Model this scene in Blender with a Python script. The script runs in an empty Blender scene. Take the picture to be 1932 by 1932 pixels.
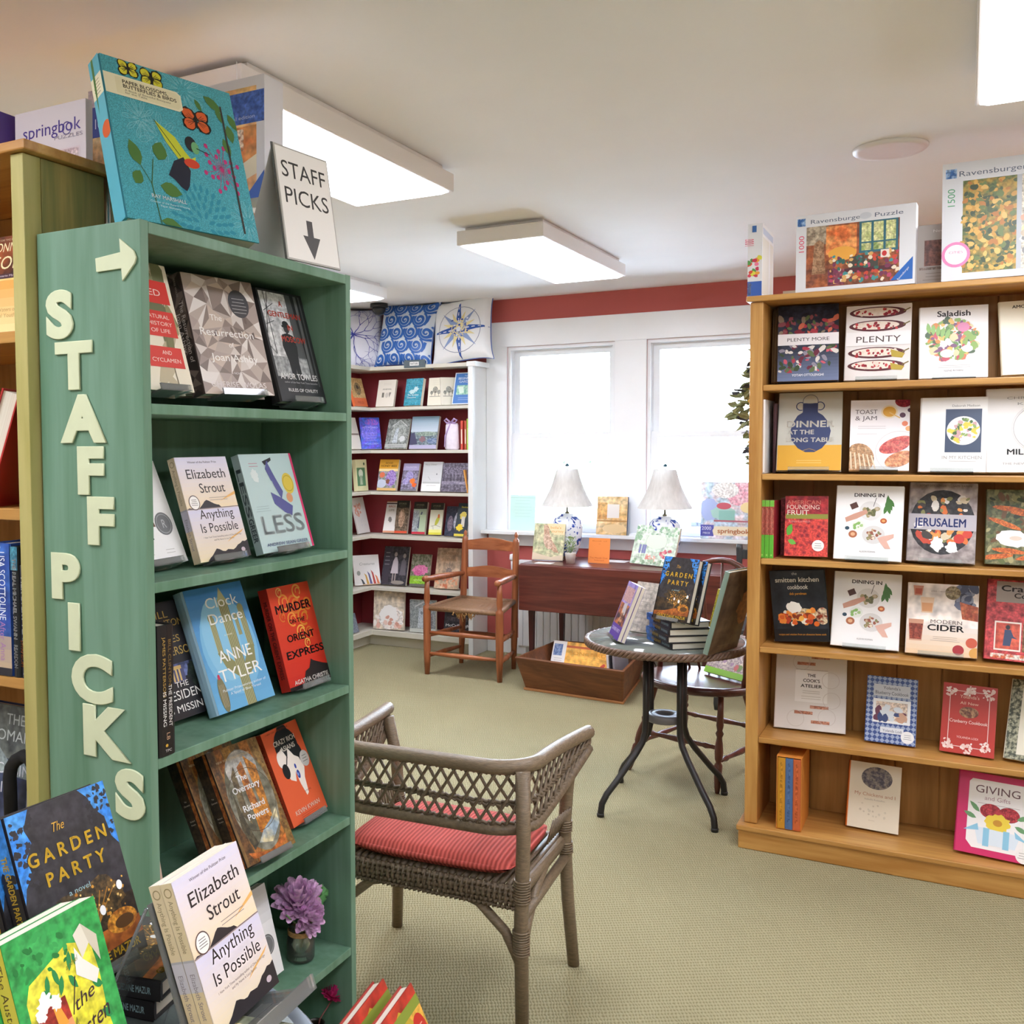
import bpy, bmesh, math, random
from mathutils import Matrix, Vector
C = bpy.context.scene.collection
scene = bpy.context.scene
pi = math.pi
# ------------------------------------------------------------------ camera
FPX, CX, CY = 1893.86, 777.32, 941.64          # focal length and principal point, pixels of a 1932 frame
YAW, PIT, ROL, EYE = .50417, .052178, .0054875, 1.45
_w = Vector((-math.sin(YAW)*math.cos(PIT), math.cos(YAW)*math.cos(PIT), -math.sin(PIT)))
_r = Vector((math.cos(YAW), math.sin(YAW), 0)); _d = _w.cross(_r)
_c, _s = math.cos(ROL), math.sin(ROL)
CR, CD = _c*_r+_s*_d, -_s*_r+_c*_d
cam = bpy.data.cameras.new('camera'); camo = bpy.data.objects.new('camera', cam); C.objects.link(camo)
camo.matrix_world = Matrix(((CR.x, -CD.x, -_w.x, 0), (CR.y, -CD.y, -_w.y, 0), (CR.z, -CD.z, -_w.z, EYE), (0, 0, 0, 1)))
cam.sensor_width = 36; cam.sensor_fit = 'HORIZONTAL'; cam.lens = FPX/1932*36
cam.shift_x = (966-CX)/1932; cam.shift_y = (CY-966)/1932; cam.clip_start = .05
scene.camera = camo
def at(px, py, ax, val):
    """world point where the sight line of a pixel meets the plane axis = val"""
    d = CR*((px-CX)/FPX)+CD*((py-CY)/FPX)+_w
    o = Vector((0, 0, EYE)); t = (val-o[ax])/d[ax]
    return o+d*t
# ------------------------------------------------------------------ light and exposure
scene.view_settings.view_transform = 'Standard'; scene.view_settings.look = 'None'
scene.view_settings.exposure = 1.36; scene.view_settings.gamma = 1; scene.view_settings.use_curve_mapping = False
scene.cycles.use_denoising = True
scene.cycles.max_bounces = 8; scene.cycles.diffuse_bounces = 5; scene.cycles.glossy_bounces = 3
scene.cycles.transmission_bounces = 6; scene.cycles.transparent_max_bounces = 16
scene.cycles.caustics_reflective = False; scene.cycles.caustics_refractive = False
scene.cycles.sample_clamp_indirect = 6
wd = bpy.data.worlds.new('daylight'); scene.world = wd; wd.use_nodes = True
_n = wd.node_tree.nodes; _l = wd.node_tree.links
_bg = _n['Background']; _bg.inputs['Strength'].default_value = 17
_tc = _n.new('ShaderNodeTexCoord'); _sx = _n.new('ShaderNodeSeparateXYZ'); _rm = _n.new('ShaderNodeValToRGB')
_l.new(_tc.outputs['Generated'], _sx.inputs[0]); _l.new(_sx.outputs['Z'], _rm.inputs[0]); _l.new(_rm.outputs[0], _bg.inputs['Color'])
_rm.color_ramp.elements[0].position = .0; _rm.color_ramp.elements[0].color = (.86, .93, 1, 1)
_rm.color_ramp.elements[1].position = .5; _rm.color_ramp.elements[1].color = (.66, .80, 1, 1)
LAMP = 8.0                                       # radiance of the fluorescent diffusers
# ------------------------------------------------------------------ helpers
def hx(s):
    if not isinstance(s, str): return tuple(s)
    if len(s) == 3: s = ''.join(ch*2 for ch in s)
    o = []
    for i in (0, 2, 4):
        v = int(s[i:i+2], 16)/255
        o.append(v/12.92 if v <= .04045 else ((v+.055)/1.055)**2.4)
    return tuple(o)
MW = {}
def tag(o, label=None, cat=None, group=None, kind=None):
    if label: o['label'] = label
    if cat: o['category'] = cat
    if group: o['group'] = group
    if kind: o['kind'] = kind
    return o
def thing(name, label, cat, M=None, group=None):
    o = bpy.data.objects.new(name, None); C.objects.link(o)
    M = Matrix.Translation(M) if isinstance(M, (tuple, Vector)) else (M or Matrix.Identity(4))
    o.matrix_world = M; MW[o.name] = M.copy(); o.empty_display_size = .05
    return tag(o, label, cat, group)
class MB:
    def __init__(s): s.v = []; s.f = []; s.c = []; s.c2 = []; s.n = []; s.mi = []; s.sm = []
    def add(s, vs, fs, c=(1, 1, 1), c2=None, n=0, mi=0, sm=False):
        b = len(s.v); s.v += [tuple(x) for x in vs]; s.f += [tuple(b+i for i in f) for f in fs]
        c = hx(c); c2 = hx(c2) if c2 is not None else c; k = len(fs)
        s.c += [c]*k; s.c2 += [c2]*k; s.n += [n]*k; s.mi += [mi]*k; s.sm += [sm]*k
        return s
    def box(s, x0, y0, z0, x1, y1, z1, M=None, **k):
        vs = [Vector((x, y, z)) for x in (x0, x1) for y in (y0, y1) for z in (z0, z1)]
        if M: vs = [M@v for v in vs]
        return s.add(vs, [(0, 1, 3, 2), (4, 6, 7, 5), (0, 4, 5, 1), (2, 3, 7, 6), (0, 2, 6, 4), (1, 5, 7, 3)], **k)
    def tube(s, pts, r, n=8, closed=False, **k):
        pts = [Vector(p) for p in pts]; m = len(pts)
        rs = r if isinstance(r, (list, tuple)) else [r]*m
        vs = []; nrm = None
        for i, p in enumerate(pts):
            a = pts[(i-1) % m] if (i or closed) else p; b = pts[(i+1) % m] if (i < m-1 or closed) else p
            t = (b-a).normalized() if (b-a).length > 1e-9 else Vector((0, 0, 1))
            if nrm is None: nrm = t.orthogonal().normalized()
            nrm = (nrm-t*nrm.dot(t)); nrm = nrm.normalized() if nrm.length > 1e-6 else t.orthogonal().normalized()
            bi = t.cross(nrm)
            vs += [p+(nrm*math.cos(2*pi*j/n)+bi*math.sin(2*pi*j/n))*rs[i] for j in range(n)]
        fs = [(i*n+j, i*n+(j+1) % n, ((i+1) % m)*n+(j+1) % n, ((i+1) % m)*n+j) for i in range(m if closed else m-1) for j in range(n)]
        if not closed: fs += [tuple(range(n-1, -1, -1)), tuple(range((m-1)*n, m*n))]
        return s.add(vs, fs, sm=True, **k)
    def lathe(s, prof, n=24, o=(0, 0, 0), M=None, **k):
        vs = []; o = Vector(o); M = M or Matrix.Identity(4)
        for r, z in prof: vs += [M@(o+Vector((r*math.cos(2*pi*j/n), r*math.sin(2*pi*j/n), z))) for j in range(n)]
        m = len(prof)
        fs = [(i*n+j, i*n+(j+1) % n, (i+1)*n+(j+1) % n, (i+1)*n+j) for i in range(m-1) for j in range(n)]
        if prof[0][0] > 1e-6: fs.append(tuple(range(n-1, -1, -1)))
        if prof[-1][0] > 1e-6: fs.append(tuple(range((m-1)*n, m*n)))
        return s.add(vs, fs, sm=True, **k)
    def prism(s, poly, M, d, **k):
        """polygon in the local xy plane of M, extruded by d along its z"""
        n = len(poly); vs = [M@Vector((x, y, 0)) for x, y in poly]+[M@Vector((x, y, d)) for x, y in poly]
        return s.add(vs, [tuple(range(n-1, -1, -1)), tuple(range(n, 2*n))]+[(i, (i+1) % n, n+(i+1) % n, n+i) for i in range(n)], **k)
    def turned(s, a, b, prof, n=12, **k):
        """turned spindle from a to b: prof = [(radius, fraction)]"""
        a = Vector(a); b = Vector(b)
        return s.tube([a.lerp(b, f) for r, f in prof], [r for r, f in prof], n, **k)
    def build(s, name, mats, parent=None, world=False, bev=0, attr=False, label=None, sub=0):
        me = bpy.data.meshes.new(name)
        vs = s.v
        if world and parent: 
            Mi = MW[parent.name].inverted(); vs = [Mi@Vector(v) for v in vs]
        me.from_pydata(vs, [], s.f)
        for m in (mats if isinstance(mats, (list, tuple)) else [mats]): me.materials.append(m)
        me.polygons.foreach_set('material_index', s.mi); me.polygons.foreach_set('use_smooth', s.sm)
        if attr:
            for nm, dat in (('Col', s.c), ('Col2', s.c2)):
                a = me.attributes.new(nm, 'FLOAT_COLOR', 'FACE'); a.data.foreach_set('color', [x for c in dat for x in (*c, 1)])
            a = me.attributes.new('nz', 'FLOAT', 'FACE'); a.data.foreach_set('value', s.n)
        me.validate(); me.update()
        o = bpy.data.objects.new(name, me); C.objects.link(o)
        if parent: o.parent = parent; MW[o.name] = MW[parent.name]
        if bev:
            b = o.modifiers.new('edge', 'BEVEL'); b.width = bev; b.segments = 2; b.limit_method = 'ANGLE'; b.angle_limit = .6
        if sub: b = o.modifiers.new('sub', 'SUBSURF'); b.levels = sub; b.render_levels = sub
        if label: o['label'] = label
        return o
def struct(name, mb, m, **k):
    o = mb.build(name, m, **k); o['kind'] = 'structure'; return o
# ------------------------------------------------------------------ materials
def newmat(name):
    m = bpy.data.materials.new(name); m.use_nodes = True
    nt = m.node_tree; return m, nt, nt.nodes['Principled BSDF'], lambda t: nt.nodes.new('ShaderNode'+t), nt.links.new
def plain(name, col, rough=.5, var=.08, scale=30, metal=0, spec=.5, bump=0, bs=200, stretch=(1, 1, 1)):
    m, nt, b, N, L = newmat(name); c = hx(col)
    tc = N('TexCoord'); mp = N('Mapping'); mp.inputs['Scale'].default_value = stretch
    no = N('TexNoise'); no.inputs['Scale'].default_value = scale; no.inputs['Detail'].default_value = 4
    L(tc.outputs['Object'], mp.inputs[0]); L(mp.outputs[0], no.inputs['Vector'])
    r = N('ValToRGB'); L(no.outputs[0], r.inputs[0]); L(r.outputs[0], b.inputs['Base Color'])
    e = r.color_ramp.elements; e[0].position = .3; e[1].position = .7
    e[0].color = (*[x*(1-var) for x in c], 1); e[1].color = (*[min(1, x*(1+var)) for x in c], 1)
    b.inputs['Roughness'].default_value = rough; b.inputs['Metallic'].default_value = metal; b.inputs['Specular IOR Level'].default_value = spec
    if bump:
        n2 = N('TexNoise'); n2.inputs['Scale'].default_value = bs; L(mp.outputs[0], n2.inputs['Vector'])
        bp = N('Bump'); bp.inputs['Strength'].default_value = bump; bp.inputs['Distance'].default_value = .002
        L(n2.outputs[0], bp.inputs['Height']); L(bp.outputs[0], b.inputs['Normal'])
    return m
def wood(name, c1, c2, axis=2, scale=9, rough=.45, c3=None):
    """grain stretched along one axis"""
    m, nt, b, N, L = newmat(name)
    tc = N('TexCoord'); mp = N('Mapping'); s = [scale*2.2]*3; s[axis] = scale*.16; mp.inputs['Scale'].default_value = s
    no = N('TexNoise'); no.inputs['Scale'].default_value = 1; no.inputs['Detail'].default_value = 6; no.inputs['Distortion'].default_value = 1.2
    wv = N('TexNoise'); wv.inputs['Scale'].default_value = 5.5; wv.inputs['Detail'].default_value = 3
    L(tc.outputs['Object'], mp.inputs[0]); L(mp.outputs[0], no.inputs['Vector']); L(mp.outputs[0], wv.inputs['Vector'])
    mx = N('Math'); mx.operation = 'MULTIPLY_ADD'; mx.inputs[1].default_value = .45; L(wv.outputs[0], mx.inputs[0]); L(no.outputs[0], mx.inputs[2])
    r = N('ValToRGB'); L(mx.outputs[0], r.inputs[0]); e = r.color_ramp.elements
    e[0].position = .55; e[0].color = (*hx(c1), 1); e[1].position = .9; e[1].color = (*hx(c2), 1)
    if c3: k = e.new(1.0); k.color = (*hx(c3), 1)
    L(r.outputs[0], b.inputs['Base Color']); b.inputs['Roughness'].default_value = rough
    bp = N('Bump'); bp.inputs['Strength'].default_value = .12; bp.inputs['Distance'].default_value = .002; L(wv.outputs[0], bp.inputs['Height']); L(bp.outputs[0], b.inputs['Normal'])
    return m
def clear(name, tint, gloss=.1, rough=.02, dens=0):
    """thin clear sheet: see-through with a surface reflection"""
    m, nt, b, N, L = newmat(name); out = nt.nodes['Material Output']; nt.nodes.remove(b)
    t = N('BsdfTransparent'); t.inputs[0].default_value = (*hx(tint), 1)
    g = N('BsdfGlossy'); g.inputs['Roughness'].default_value = rough
    fr = N('Fresnel'); fr.inputs[0].default_value = 1.45
    no = N('TexNoise'); no.inputs['Scale'].default_value = 4; ad = N('Math'); ad.operation = 'MULTIPLY_ADD'; ad.inputs[1].default_value = .04; ad.inputs[2].default_value = gloss-.02
    L(no.outputs[0], ad.inputs[0]); a2 = N('Math'); a2.operation = 'ADD'; a2.use_clamp = True; L(ad.outputs[0], a2.inputs[0]); L(fr.outputs[0], a2.inputs[1])
    mx = N('MixShader'); L(a2.outputs[0], mx.inputs[0]); L(t.outputs[0], mx.inputs[1]); L(g.outputs[0], mx.inputs[2]); last = mx
    if dens:
        d = N('BsdfDiffuse'); d.inputs[0].default_value = (*hx(tint), 1); m2 = N('MixShader'); m2.inputs[0].default_value = dens
        L(mx.outputs[0], m2.inputs[1]); L(d.outputs[0], m2.inputs[2]); last = m2
    L(last.outputs[0], out.inputs[0]); return m
def printed():
    """ink on paper: two inks per printed patch, mottled like a photograph where nz is set"""
    m, nt, b, N, L = newmat('printed_cover')
    def A(n): a = N('Attribute'); a.attribute_name = n; return a
    a1, a2, az = A('Col'), A('Col2'), A('nz'); tc = N('TexCoord')
    ab = N('Math'); ab.operation = 'ABSOLUTE'; L(az.outputs['Fac'], ab.inputs[0])
    no = N('TexNoise'); no.inputs['Detail'].default_value = 3; L(tc.outputs['Object'], no.inputs['Vector']); L(ab.outputs[0], no.inputs['Scale'])
    vo = N('TexVoronoi'); L(tc.outputs['Object'], vo.inputs['Vector']); L(ab.outputs[0], vo.inputs['Scale'])
    def rng(i, a, c, d, e):
        q = N('MapRange'); q.inputs[1].default_value = a; q.inputs[2].default_value = c; q.inputs[3].default_value = d; q.inputs[4].default_value = e; L(i, q.inputs[0]); return q.outputs[0]
    fn = rng(no.outputs[0], .42, .58, 0, 1); fv = rng(vo.outputs['Distance'], .15, .62, 0, 1)
    neg = N('Math'); neg.operation = 'LESS_THAN'; neg.inputs[1].default_value = 0; L(az.outputs['Fac'], neg.inputs[0])
    f = N('Mix'); L(neg.outputs[0], f.inputs[0]); L(fn, f.inputs[2]); L(fv, f.inputs[3])
    on = N('Math'); on.operation = 'GREATER_THAN'; on.inputs[1].default_value = .01; L(ab.outputs[0], on.inputs[0])
    ff = N('Math'); ff.operation = 'MULTIPLY'; L(f.outputs[0], ff.inputs[0]); L(on.outputs[0], ff.inputs[1])
    mc = N('Mix'); mc.data_type = 'RGBA'; L(ff.outputs[0], mc.inputs[0]); L(a1.outputs['Color'], mc.inputs[6]); L(a2.outputs['Color'], mc.inputs[7])
    s2 = N('Math'); s2.operation = 'MULTIPLY'; s2.inputs[1].default_value = 2.7; L(ab.outputs[0], s2.inputs[0])
    n2 = N('TexNoise'); L(tc.outputs['Object'], n2.inputs['Vector']); L(s2.outputs[0], n2.inputs['Scale'])
    br = rng(n2.outputs[0], .3, .7, -.42, .42); bm = N('Math'); bm.operation = 'MULTIPLY_ADD'; bm.inputs[2].default_value = 1; L(br, bm.inputs[0]); L(on.outputs[0], bm.inputs[1])
    vm = N('VectorMath'); vm.operation = 'SCALE'; L(mc.outputs[2], vm.inputs[0]); L(bm.outputs[0], vm.inputs['Scale'])
    L(vm.outputs[0], b.inputs['Base Color']); b.inputs['Roughness'].default_value = .38; b.inputs['Specular IOR Level'].default_value = .4
    return m
INK = printed()
def pages_mat():
    m, nt, b, N, L = newmat('page_edges'); tc = N('TexCoord'); mp = N('Mapping'); mp.inputs['Scale'].default_value = (3, 900, 3)
    no = N('TexNoise'); no.inputs['Scale'].default_value = 1; L(tc.outputs['Object'], mp.inputs[0]); L(mp.outputs[0], no.inputs['Vector'])
    r = N('ValToRGB'); L(no.outputs[0], r.inputs[0]); r.color_ramp.elements[0].color = (*hx('cfc4ae'), 1); r.color_ramp.elements[1].color = (*hx('f4eddf'), 1)
    L(r.outputs[0], b.inputs['Base Color']); b.inputs['Roughness'].default_value = .8; return m
PAGES = pages_mat()
ACRYL = clear('clear_acrylic', 'f6f9f8', .03, .04, .10)
GLASS = clear('window_glass', 'f8fcff', .03, .01)
# ------------------------------------------------------------------ glyphs of the built-in font
GL = {}; ADV = {}
def make_glyphs():
    chars = "ABCDEFGHIJKLMNOPQRSTUVWXYZabcdefghijklmnopqrstuvwxyz0123456789&.,'!:-/()*@"
    tmp = []
    def mk(body, off=0):
        cu = bpy.data.curves.new('g', 'FONT'); cu.body = body; cu.fill_mode = 'FRONT'; cu.resolution_u = 3; cu.offset = off
        o = bpy.data.objects.new('g', cu); C.objects.link(o); tmp.append(o); return o
    gl = {(ch, 0): mk(ch) for ch in chars}
    ad = {ch: mk('H'+ch+'H') for ch in chars+' '}; hh = mk('HH')
    bpy.context.view_layer.update(); dg = bpy.context.evaluated_depsgraph_get()
    def mesh(o): return bpy.data.meshes.new_from_object(o.evaluated_get(dg))
    def wid(o):
        m = mesh(o); xs = [v.co.x for v in m.vertices]; w = max(xs)-min(xs); bpy.data.meshes.remove(m); return w
    w0 = wid(hh)
    for ch, o in ad.items(): ADV[ch] = wid(o)-w0
    m = mesh(gl[('H', 0)]); cap = max(v.co.y for v in m.vertices); bpy.data.meshes.remove(m)
    for k, o in gl.items():
        m = mesh(o); GL[k] = ([(v.co.x/cap, v.co.y/cap) for v in m.vertices], [tuple(p.vertices) for p in m.polygons]); bpy.data.meshes.remove(m)
    for ch in chars:
        v, f = GL[(ch, 0)]; vs = []; fs = []
        for dx, dy in ((.035, 0), (-.035, 0), (0, .03), (0, -.03)): fs += [tuple(len(vs)+i for i in t) for t in f]; vs += [(x+dx, y+dy) for x, y in v]
        GL[(ch, 1)] = (vs, fs)
    for ch in ADV: ADV[ch] /= cap
    for o in tmp: cu = o.data; bpy.data.objects.remove(o); bpy.data.curves.remove(cu)
make_glyphs()
# ------------------------------------------------------------------ printed artwork: lists of primitives in percent of the sheet
def R(x0, y0, x1, y1, c, c2=None, n=0): return [('P', [(x0, y0), (x1, y0), (x1, y1), (x0, y1)], c, c2, n)]
def P(pts, c, c2=None, n=0): return [('P', pts, c, c2, n)]
def E(cx, cy, rx, ry, c, c2=None, n=0, rot=0, jit=0, k=24): return [('E', cx, cy, rx, ry, c, c2, n, rot, jit, k)]
def S(pts, w, c): return [('S', pts, w, c)]
def X(t, cx, y, h, w=0, c='fff', b=0, al=0, sh=0, rot=0): return [('X', t, cx, y, h, w, c, b, al, sh, rot)]
def V(t, v, ln, cap, c, b=0, u=50): return [('V', t, v, ln, cap, c, b, u)]          # lettering running down a spine
def D(n, x0, y0, x1, y1, r0, r1, cols, seed=1, st=1.0, jit=.2):
    rg = random.Random(seed); o = []
    for i in range(n):
        r = rg.uniform(r0, r1); o += E(rg.uniform(x0, x1), rg.uniform(y0, y1), r, ('m', r*st), rg.choice(cols), None, 0, rg.uniform(0, 180), jit, 9)
    return o
def ring(cx, cy, r, w, c, a0=0, a1=360): return [('A', cx, cy, r, w, c, a0, a1)]
def emit(mb, art, W, H, put, e0=.0004):
    """lay the artwork on a sheet W x H metres; put(x, y, height above the sheet) gives the point"""
    rg = random.Random(7); e = e0; st_ = min(3e-5, .0009/max(1, len(art)))
    def cl(p): return (min(W, max(0, p[0])), min(H, max(0, p[1])))
    def poly(pts, c, c2, n): mb.add([put(*cl(p), e) for p in pts], [tuple(range(len(pts)))], c, c2, n)
    def stroke(pts, w, c):
        vs = []
        for i, p in enumerate(pts):
            a = Vector(pts[max(0, i-1)]); b = Vector(pts[min(len(pts)-1, i+1)]); t = (b-a); t = t.normalized() if t.length > 1e-9 else Vector((1, 0))
            ww = w if not isinstance(w, list) else w[i]; q = Vector((-t.y, t.x))*ww/2; p = Vector(p); vs += [p+q, p-q]
        mb.add([put(*cl(v), e) for v in vs], [(2*i, 2*i+1, 2*i+3, 2*i+2) for i in range(len(pts)-1)], c)
    def text(t, b, tf, c):
        x = 0; vs = []; fs = []
        for ch in t:
            if (ch, b) in GL:
                g, gf = GL[(ch, b)]; k = len(vs); vs += [tf(x+gx, gy) for gx, gy in g]; fs += [tuple(k+i for i in f) for f in gf]
            x += ADV.get(ch, .4)
        mb.add([put(*v, e) for v in vs], fs, c)
    def twid(t): return sum(ADV.get(ch, .4) for ch in t) or 1
    for q in art:
        e += st_; k = q[0]
        if k == 'P': poly([(x*W/100, y*H/100) for x, y in q[1]], *q[2:5])
        elif k == 'E':
            _, cx, cy, rx, ry, c, c2, n, rot, jit, kk = q
            rx = rx*W/100; ry = (ry[1]*W/100 if isinstance(ry, tuple) else ry*H/100) if ry is not None else rx; a0 = math.radians(rot); pts = []
            for i in range(kk):
                a = 2*pi*i/kk; j = 1+rg.uniform(-jit, jit); x, y = rx*math.cos(a)*j, ry*math.sin(a)*j
                pts.append((min(W, max(0, cx*W/100+x*math.cos(a0)-y*math.sin(a0))), min(H, max(0, cy*H/100+x*math.sin(a0)+y*math.cos(a0)))))
            poly(pts, c, c2, n)
        elif k == 'S': stroke([(x*W/100, y*H/100) for x, y in q[1]], [a*W/100 for a in q[2]] if isinstance(q[2], list) else q[2]*W/100, q[3])
        elif k == 'A':
            _, cx, cy, r, w, c, a0, a1 = q; n = 28
            stroke([(cx*W/100+r*W/100*math.cos(math.radians(a0+(a1-a0)*i/n)), cy*H/100+r*W/100*math.sin(math.radians(a0+(a1-a0)*i/n))) for i in range(n+1)], w*W/100, c)
        elif k == 'X':
            _, t, cx, y, h, w, c, b, al, sh, rot = q
            hh = h*H/100; nw = twid(t); sx = (w*W/100/nw) if w else hh; x0 = cx*W/100-(nw*sx/2 if al == 0 else (nw*sx if al > 0 else 0)); y0 = y*H/100
            cr, sr = math.cos(math.radians(rot)), math.sin(math.radians(rot)); ox = cx*W/100
            def tf(gx, gy):
                px, py = x0-ox+gx*sx+gy*hh*sh, gy*hh
                return ox+px*cr-py*sr, y0+px*sr+py*cr
            text(t, b, tf, c)
        elif k == 'V':
            _, t, v, ln, cap, c, b, u = q
            hh = cap*W/100; sx = ln*H/100/twid(t); y0 = v*H/100+ln*H/200; x0 = u*W/100-hh/2
            text(t, b, lambda gx, gy: (x0+gy*hh, y0-gx*sx), c)
def frame(px, py, pz, a, l=0, r=0):
    """sheet frame: x along the width, y into the book, z up the cover; a = facing, l = lean back, r = tilt, degrees"""
    a, l, r = math.radians(a), math.radians(l), math.radians(r)
    u = Vector((math.cos(a), math.sin(a), 0)); n = Vector((-math.sin(a), math.cos(a), 0)); z = Vector((0, 0, 1))
    v = math.cos(l)*z+math.sin(l)*n; u2 = math.cos(r)*u+math.sin(r)*v; v2 = -math.sin(r)*u+math.cos(r)*v; nb = v2.cross(u2)
    return Matrix(((u2.x, nb.x, v2.x, px), (u2.y, nb.y, v2.y, py), (u2.z, nb.z, v2.z, pz), (0, 0, 0, 1)))
def book(label, M, W, H, t, art, col, kind='soft', spine=None, scol=None, back=None, group=None, name='book', cat='book', easel=None, mat=None, top=None, egroup=None):
    o = thing(name, label, cat, M, group); m = MB(); sc = scol or col; bc = back or col
    if kind == 'box':
        m.box(0, 0, 0, W, t, H, c=col)
    elif kind == 'soft':
        m.box(0, 0, 0, W, .0008, H, c=col); m.box(0, t-.0008, 0, W, t, H, c=bc); m.box(0, .0008, 0, .0008, t-.0008, H, c=sc)
    else:
        b = .0035; I = Matrix.Identity(4)
        m.box(.0025, 0, 0, W, .0028, H, c=col); m.box(.0025, t-.0028, 0, W, t, H, c=bc)
        m.prism([(.0025, 0), (.0025, t), (0, t), (-b*.75, t*.85), (-b, t*.5), (-b*.75, t*.15), (0, 0)], I, H, c=sc)
    emit(m, art, W, H, lambda x, y, e: (x, -e, y))
    if spine:
        off = .0036 if kind == 'hard' else 0
        emit(m, spine, t, H, lambda x, y, e: (-e-off, t-x, y))
    if top: emit(m, top, W, t, lambda x, y, e: (x, y, H+e))
    m.build('cover', mat or INK, o, attr=True)
    if kind == 'soft': MB().box(.0009, .0009, .0004, W-.0004, t-.0009, H-.0004).build('pages', PAGES, o)
    elif kind == 'hard': MB().box(.003, .0029, .004, W-.004, t-.0029, H-.004).build('pages', PAGES, o)
    if easel:
        eo = thing('book_easel', easel, 'book stand', M, egroup or 'clear acrylic book easels'); x0, x1 = W*.18, W*.82; a = MB()
        a.box(x0, -.016, -.0045, x1, t+.004, -.0015); a.build('ledge', ACRYL, eo)
        MB().box(x0, -.016, -.0015, x1, -.013, .009).build('lip', ACRYL, eo)
        MB().box(x0, t+.001, -.0015, x1, t+.004, H*.7).build('back_plate', ACRYL, eo)
    return o
# ================================================================== THE ROOM
XL, XR, YF, YB, ZC = -4.01, 3.4, -3.2, 6.46, 2.465
def carpet():
    m, nt, b, N, L = newmat('sage_loop_carpet'); tc = N('TexCoord'); sx = N('SeparateXYZ'); L(tc.outputs['Object'], sx.inputs[0])
    no = N('TexNoise'); no.inputs['Scale'].default_value = 34; no.inputs['Detail'].default_value = 3; L(tc.outputs['Object'], no.inputs['Vector'])
    def M_(op, a, b_=None, c=None):
        q = N('Math'); q.operation = op
        for i, v in enumerate((a, b_, c)):
            if v is None: continue
            if isinstance(v, (int, float)): q.inputs[i].default_value = v
            else: L(v, q.inputs[i])
        return q.outputs[0]
    wob = M_('MULTIPLY', no.outputs[0], 6.5)
    k = 2*pi/.0145
    s1 = M_('SINE', M_('ADD', M_('MULTIPLY', sx.outputs[0], k), wob)); row = M_('MULTIPLY', sx.outputs[1], k*.8)
    s2 = M_('SINE', M_('ADD', M_('ADD', row, M_('MULTIPLY', sx.outputs[0], k*.5)), wob))
    dots = M_('MULTIPLY', s1, s2)
    r = N('ValToRGB'); L(M_('MULTIPLY_ADD', dots, .5, .5), r.inputs[0]); e = r.color_ramp.elements
    e[0].position = .1; e[0].color = (*hx('827b5b'), 1); e[1].position = .38; e[1].color = (*hx('999272'), 1); q = e.new(.8); q.color = (*hx('a29b7b'), 1)
    big = N('TexNoise'); big.inputs['Scale'].default_value = 2.2; L(tc.outputs['Object'], big.inputs['Vector'])
    hs = N('HueSaturation'); L(M_('MULTIPLY_ADD', big.outputs[0], .16, .92), hs.inputs['Value']); L(r.outputs[0], hs.inputs['Color'])
    L(hs.outputs[0], b.inputs['Base Color']); b.inputs['Roughness'].default_value = .95; b.inputs['Specular IOR Level'].default_value = .1
    bp = N('Bump'); bp.inputs['Strength'].default_value = .5; bp.inputs['Distance'].default_value = .003; L(dots, bp.inputs['Height']); L(bp.outputs[0], b.inputs['Normal'])
    return m
CARPET = carpet()
CEIL = plain('ceiling_paint', 'f0eeec', .9, .015, 3, bump=.05, bs=60)
REDWALL = plain('red_wall_paint', 'b85a54', .7, .03, 4)
CREAM = plain('cream_wall_paint', 'e4d8c8', .8, .02, 3)
WHITE = plain('white_trim_paint', 'eef0f2', .35, .015, 6)
LAMPW = plain('white_enamel', 'e9e6e4', .4, .01, 5)
BLACK = plain('black_metal', '1c1b1c', .42, .15, 40)
DARKMET = plain('dark_grey_metal', '3a393b', .35, .12, 30)
STEEL = plain('bright_steel', 'c8c8ca', .3, .05, 30, metal=1)
struct('floor', MB().box(XL-.2, YF-.2, -.06, XR+.2, YB+.15, 0), CARPET)
m = MB().box(XL-.2, YF-.2, ZC, XR+.2, YB+.2, ZC+.1)
struct('ceiling', m, CEIL)
struct('ceiling_soffit', MB().box(XL-.05, YF-.05, 2.43, XR+.05, 1.79, ZC+.02), CEIL)
W1, W2, WZ0, WZ1 = (-2.80, -2.03), (-1.82, -1.05), .866, 2.135
m = MB()
for x0, x1, z0, z1 in ((XL-.2, W1[0], -.05, ZC+.1), (W1[1], W2[0], -.05, ZC+.1), (W2[1], XR+.2, -.05, ZC+.1)): m.box(x0, YB, z0, x1, YB+.15, z1)
for w in (W1, W2): m.box(w[0], YB, -.05, w[1], YB+.15, WZ0); m.box(w[0], YB, WZ1, w[1], YB+.15, ZC+.1)
struct('wall_back', m, REDWALL)
struct('wall_left', MB().box(XL-.15, YF-.2, -.05, XL, YB+.15, ZC+.1), CREAM)  # unseen wall, cream instead of red to keep red bounce off the ceiling
struct('wall_right', MB().box(XR, YF-.2, -.05, XR+.15, YB+.15, ZC+.1), CREAM)
struct('wall_front', MB().box(XL-.15, YF-.15, -.05, XR+.15, YF, ZC+.1), CREAM)
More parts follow.
